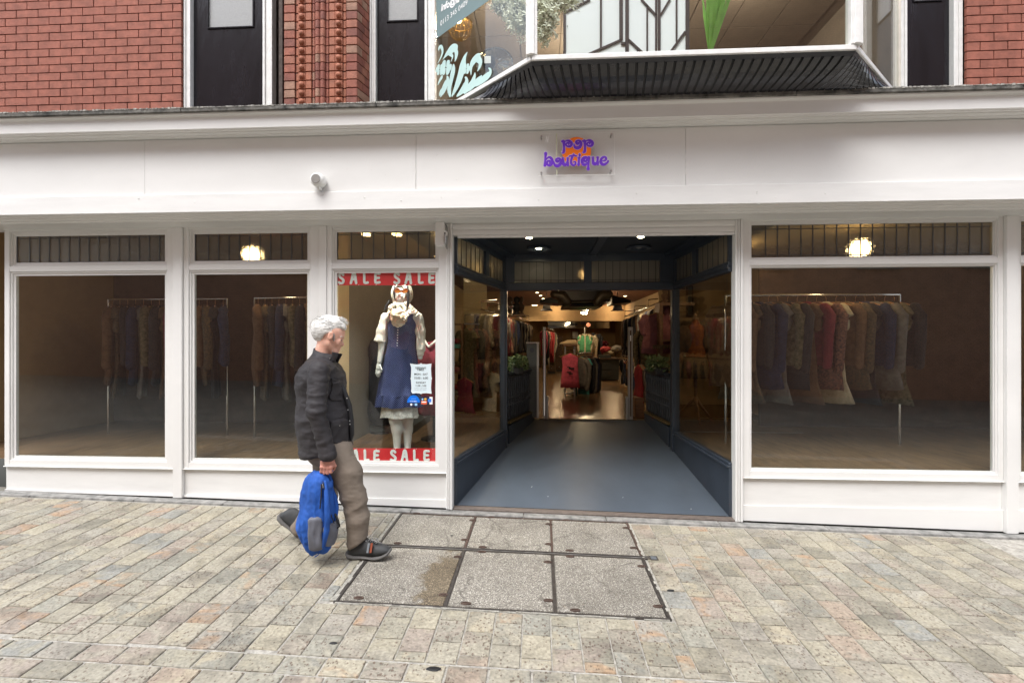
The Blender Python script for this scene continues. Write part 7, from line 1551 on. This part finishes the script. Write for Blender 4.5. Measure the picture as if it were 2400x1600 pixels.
for pts in ([(866, 1263), (860, 1256), (866, 1254), (874, 1259), (869, 1263)], [(869, 1263), (880, 1260), (888, 1265), (880, 1268), (870, 1264)], [(869, 1263), (884, 1268), (892, 1271)]): sub('lace', MB().tube([M(x, y, -.125) for x, y in pts], .0025, 6, caps=False), 'lacem', sh1)
sub('eyelet', MB().ball(M(857.5, 1267, -.147), (.004, .003, .004), 8), 'steel', sh1)
c_ = M(672, 1272, .10)
def rearf(px, py):   # the back foot, heel lifted, toe on the ground
    v = M(px, py, .10)-M(905, 1305, .10); a = R(-38); toe = M(722, 1305, .10); toe.z = gz(toe.x, toe.y)+.008
    return toe+Vector((v.x*math.cos(a)-v.z*math.sin(a), 0, v.x*math.sin(a)+v.z*math.cos(a)))
shoe(rearf, .1, 'shoe')
# ---- rucksack held by its top loop
bag = thing('rucksack', 'blue and grey rucksack carried by its top loop in the man\'s right hand', 'rucksack', M(748, 1300, -.22))
MT['bagb'] = mat('bright_blue_nylon', (.009, .075, .34), .75, var=.25, vs=8, bump=.3, bs=25, st=(2, 2, 1)); MT['bagg'] = mat('grey_nylon_panel', (.12, .125, .15), .6, var=.15, vs=10, bump=.2, bs=40); MT['bagk'] = mat('black_webbing', (.012, .012, .014), .6, var=.2)
DB = -.23
def bagf(P):
    d = smin(sd_ell(P, m3(745, 1175, DB), (.108, .085, .20), .05), sd_ell(P, m3(742, 1235, DB), (.128, .095, .185), .05), .06); d = smin(d, sd_ell(P, m3(750, 1130, DB), (.068, .05, .07)), .05); return d
lo, hi = M(690, 1310, DB), M(805, 1095, DB)
me = sdf_mesh('bag', bagf, (lo.x, YP_+DB-.14, lo.z-.02), (hi.x, YP_+DB+.14, hi.z+.03), .0085); wrinkle(me, .009, 7, (2.6, 1, .6)); wrinkle(me, .002, 30, (1.5, 1, .8)); part('main_compartment', me, 'bagb', bag)
for (cx_, cy_, w, h, dd) in ((782, 1248, .036, .080, 0), (743, 1248, .046, .115, -.06)):
    c_ = m3(cx_, cy_, DB+dd)
    me = sdf_mesh('pocket', lambda P: smax(bagf(P)-.013, sd_box(P, c_, (w, .13 if dd == 0 else .06, h), .03), .01), (c_[0]-w-.02, c_[1]-.15, c_[2]-h-.02), (c_[0]+w+.02, c_[1]+.15, c_[2]+h+.02), .0065); wrinkle(me, .004, 12, (2, 1, .7)); part('side_pocket' if dd == 0 else 'front_pocket', me, 'bagg', bag)
part('centre_band', MB().tube([M(762, 1128, DB-.060), M(766, 1165, DB-.083), M(768, 1200, DB-.090), M(766, 1240, DB-.090), M(758, 1280, DB-.07)], [.010, .018, .022, .02, .012], 8), 'bagb', bag, smooth=True)
part('piping', MB().tube([M(757, 1130, DB-.075), M(763, 1155, DB-.082), M(768, 1180, DB-.085), M(777, 1210, DB-.07), M(783, 1225, DB-.04)], .004, 6), 'bagk', bag, smooth=True); part('zip', MB().tube([M(753, 1135, DB-.075), M(753, 1160, DB-.092), M(750, 1190, DB-.098)], .005, 6), 'bagk', bag, smooth=True)
part('zip_puller', MB().tube([M(756, 1135, DB-.085), M(757, 1142, DB-.088)], .004, 6), 'steel', bag)
part('shoulder_strap', MB().tube([M(775, 1140, DB+.03), M(784, 1165, DB+.05), M(787, 1190, DB+.05), M(784, 1225, DB+.04), M(788, 1240, DB+.02)], [.012, .02, .022, .016, .010], 8, True), 'bagb', bag, smooth=True)
part('strap_tail', MB().tube([M(786, 1205, DB+.01), M(793, 1222, DB), M(796, 1233, DB), M(789, 1237, DB)], [.009, .008, .006, .007], 6), 'bagk', bag, smooth=True)
for dx, dd in ((-.030, 0), (.012, .01)):
    h0 = HR+Vector((-.004+dx*.4, .0, -.113)); part('carry_loop', MB().tube([h0+Vector((0, 0, .012)), h0+Vector((dx, dd, -.05)), (M(754, 1108, DB).x+dx*1.4, YP_+DB+dd, M(754, 1122, DB).z)], [.006, .007, .009], 6, True), 'bagb', bag, smooth=True)
part('carry_loop', MB().tube([HR+Vector((-.03, .004, -.098)), HR+Vector((.0, .006, -.094)), HR+Vector((.028, .004, -.10))], .008, 8), 'bagb', bag, smooth=True)
part('bottom_strap', MB().tube([M(750, 1288, DB-.06), M(745, 1300, DB-.05), M(738, 1304, DB-.04)], .004, 6), 'bagb', bag)
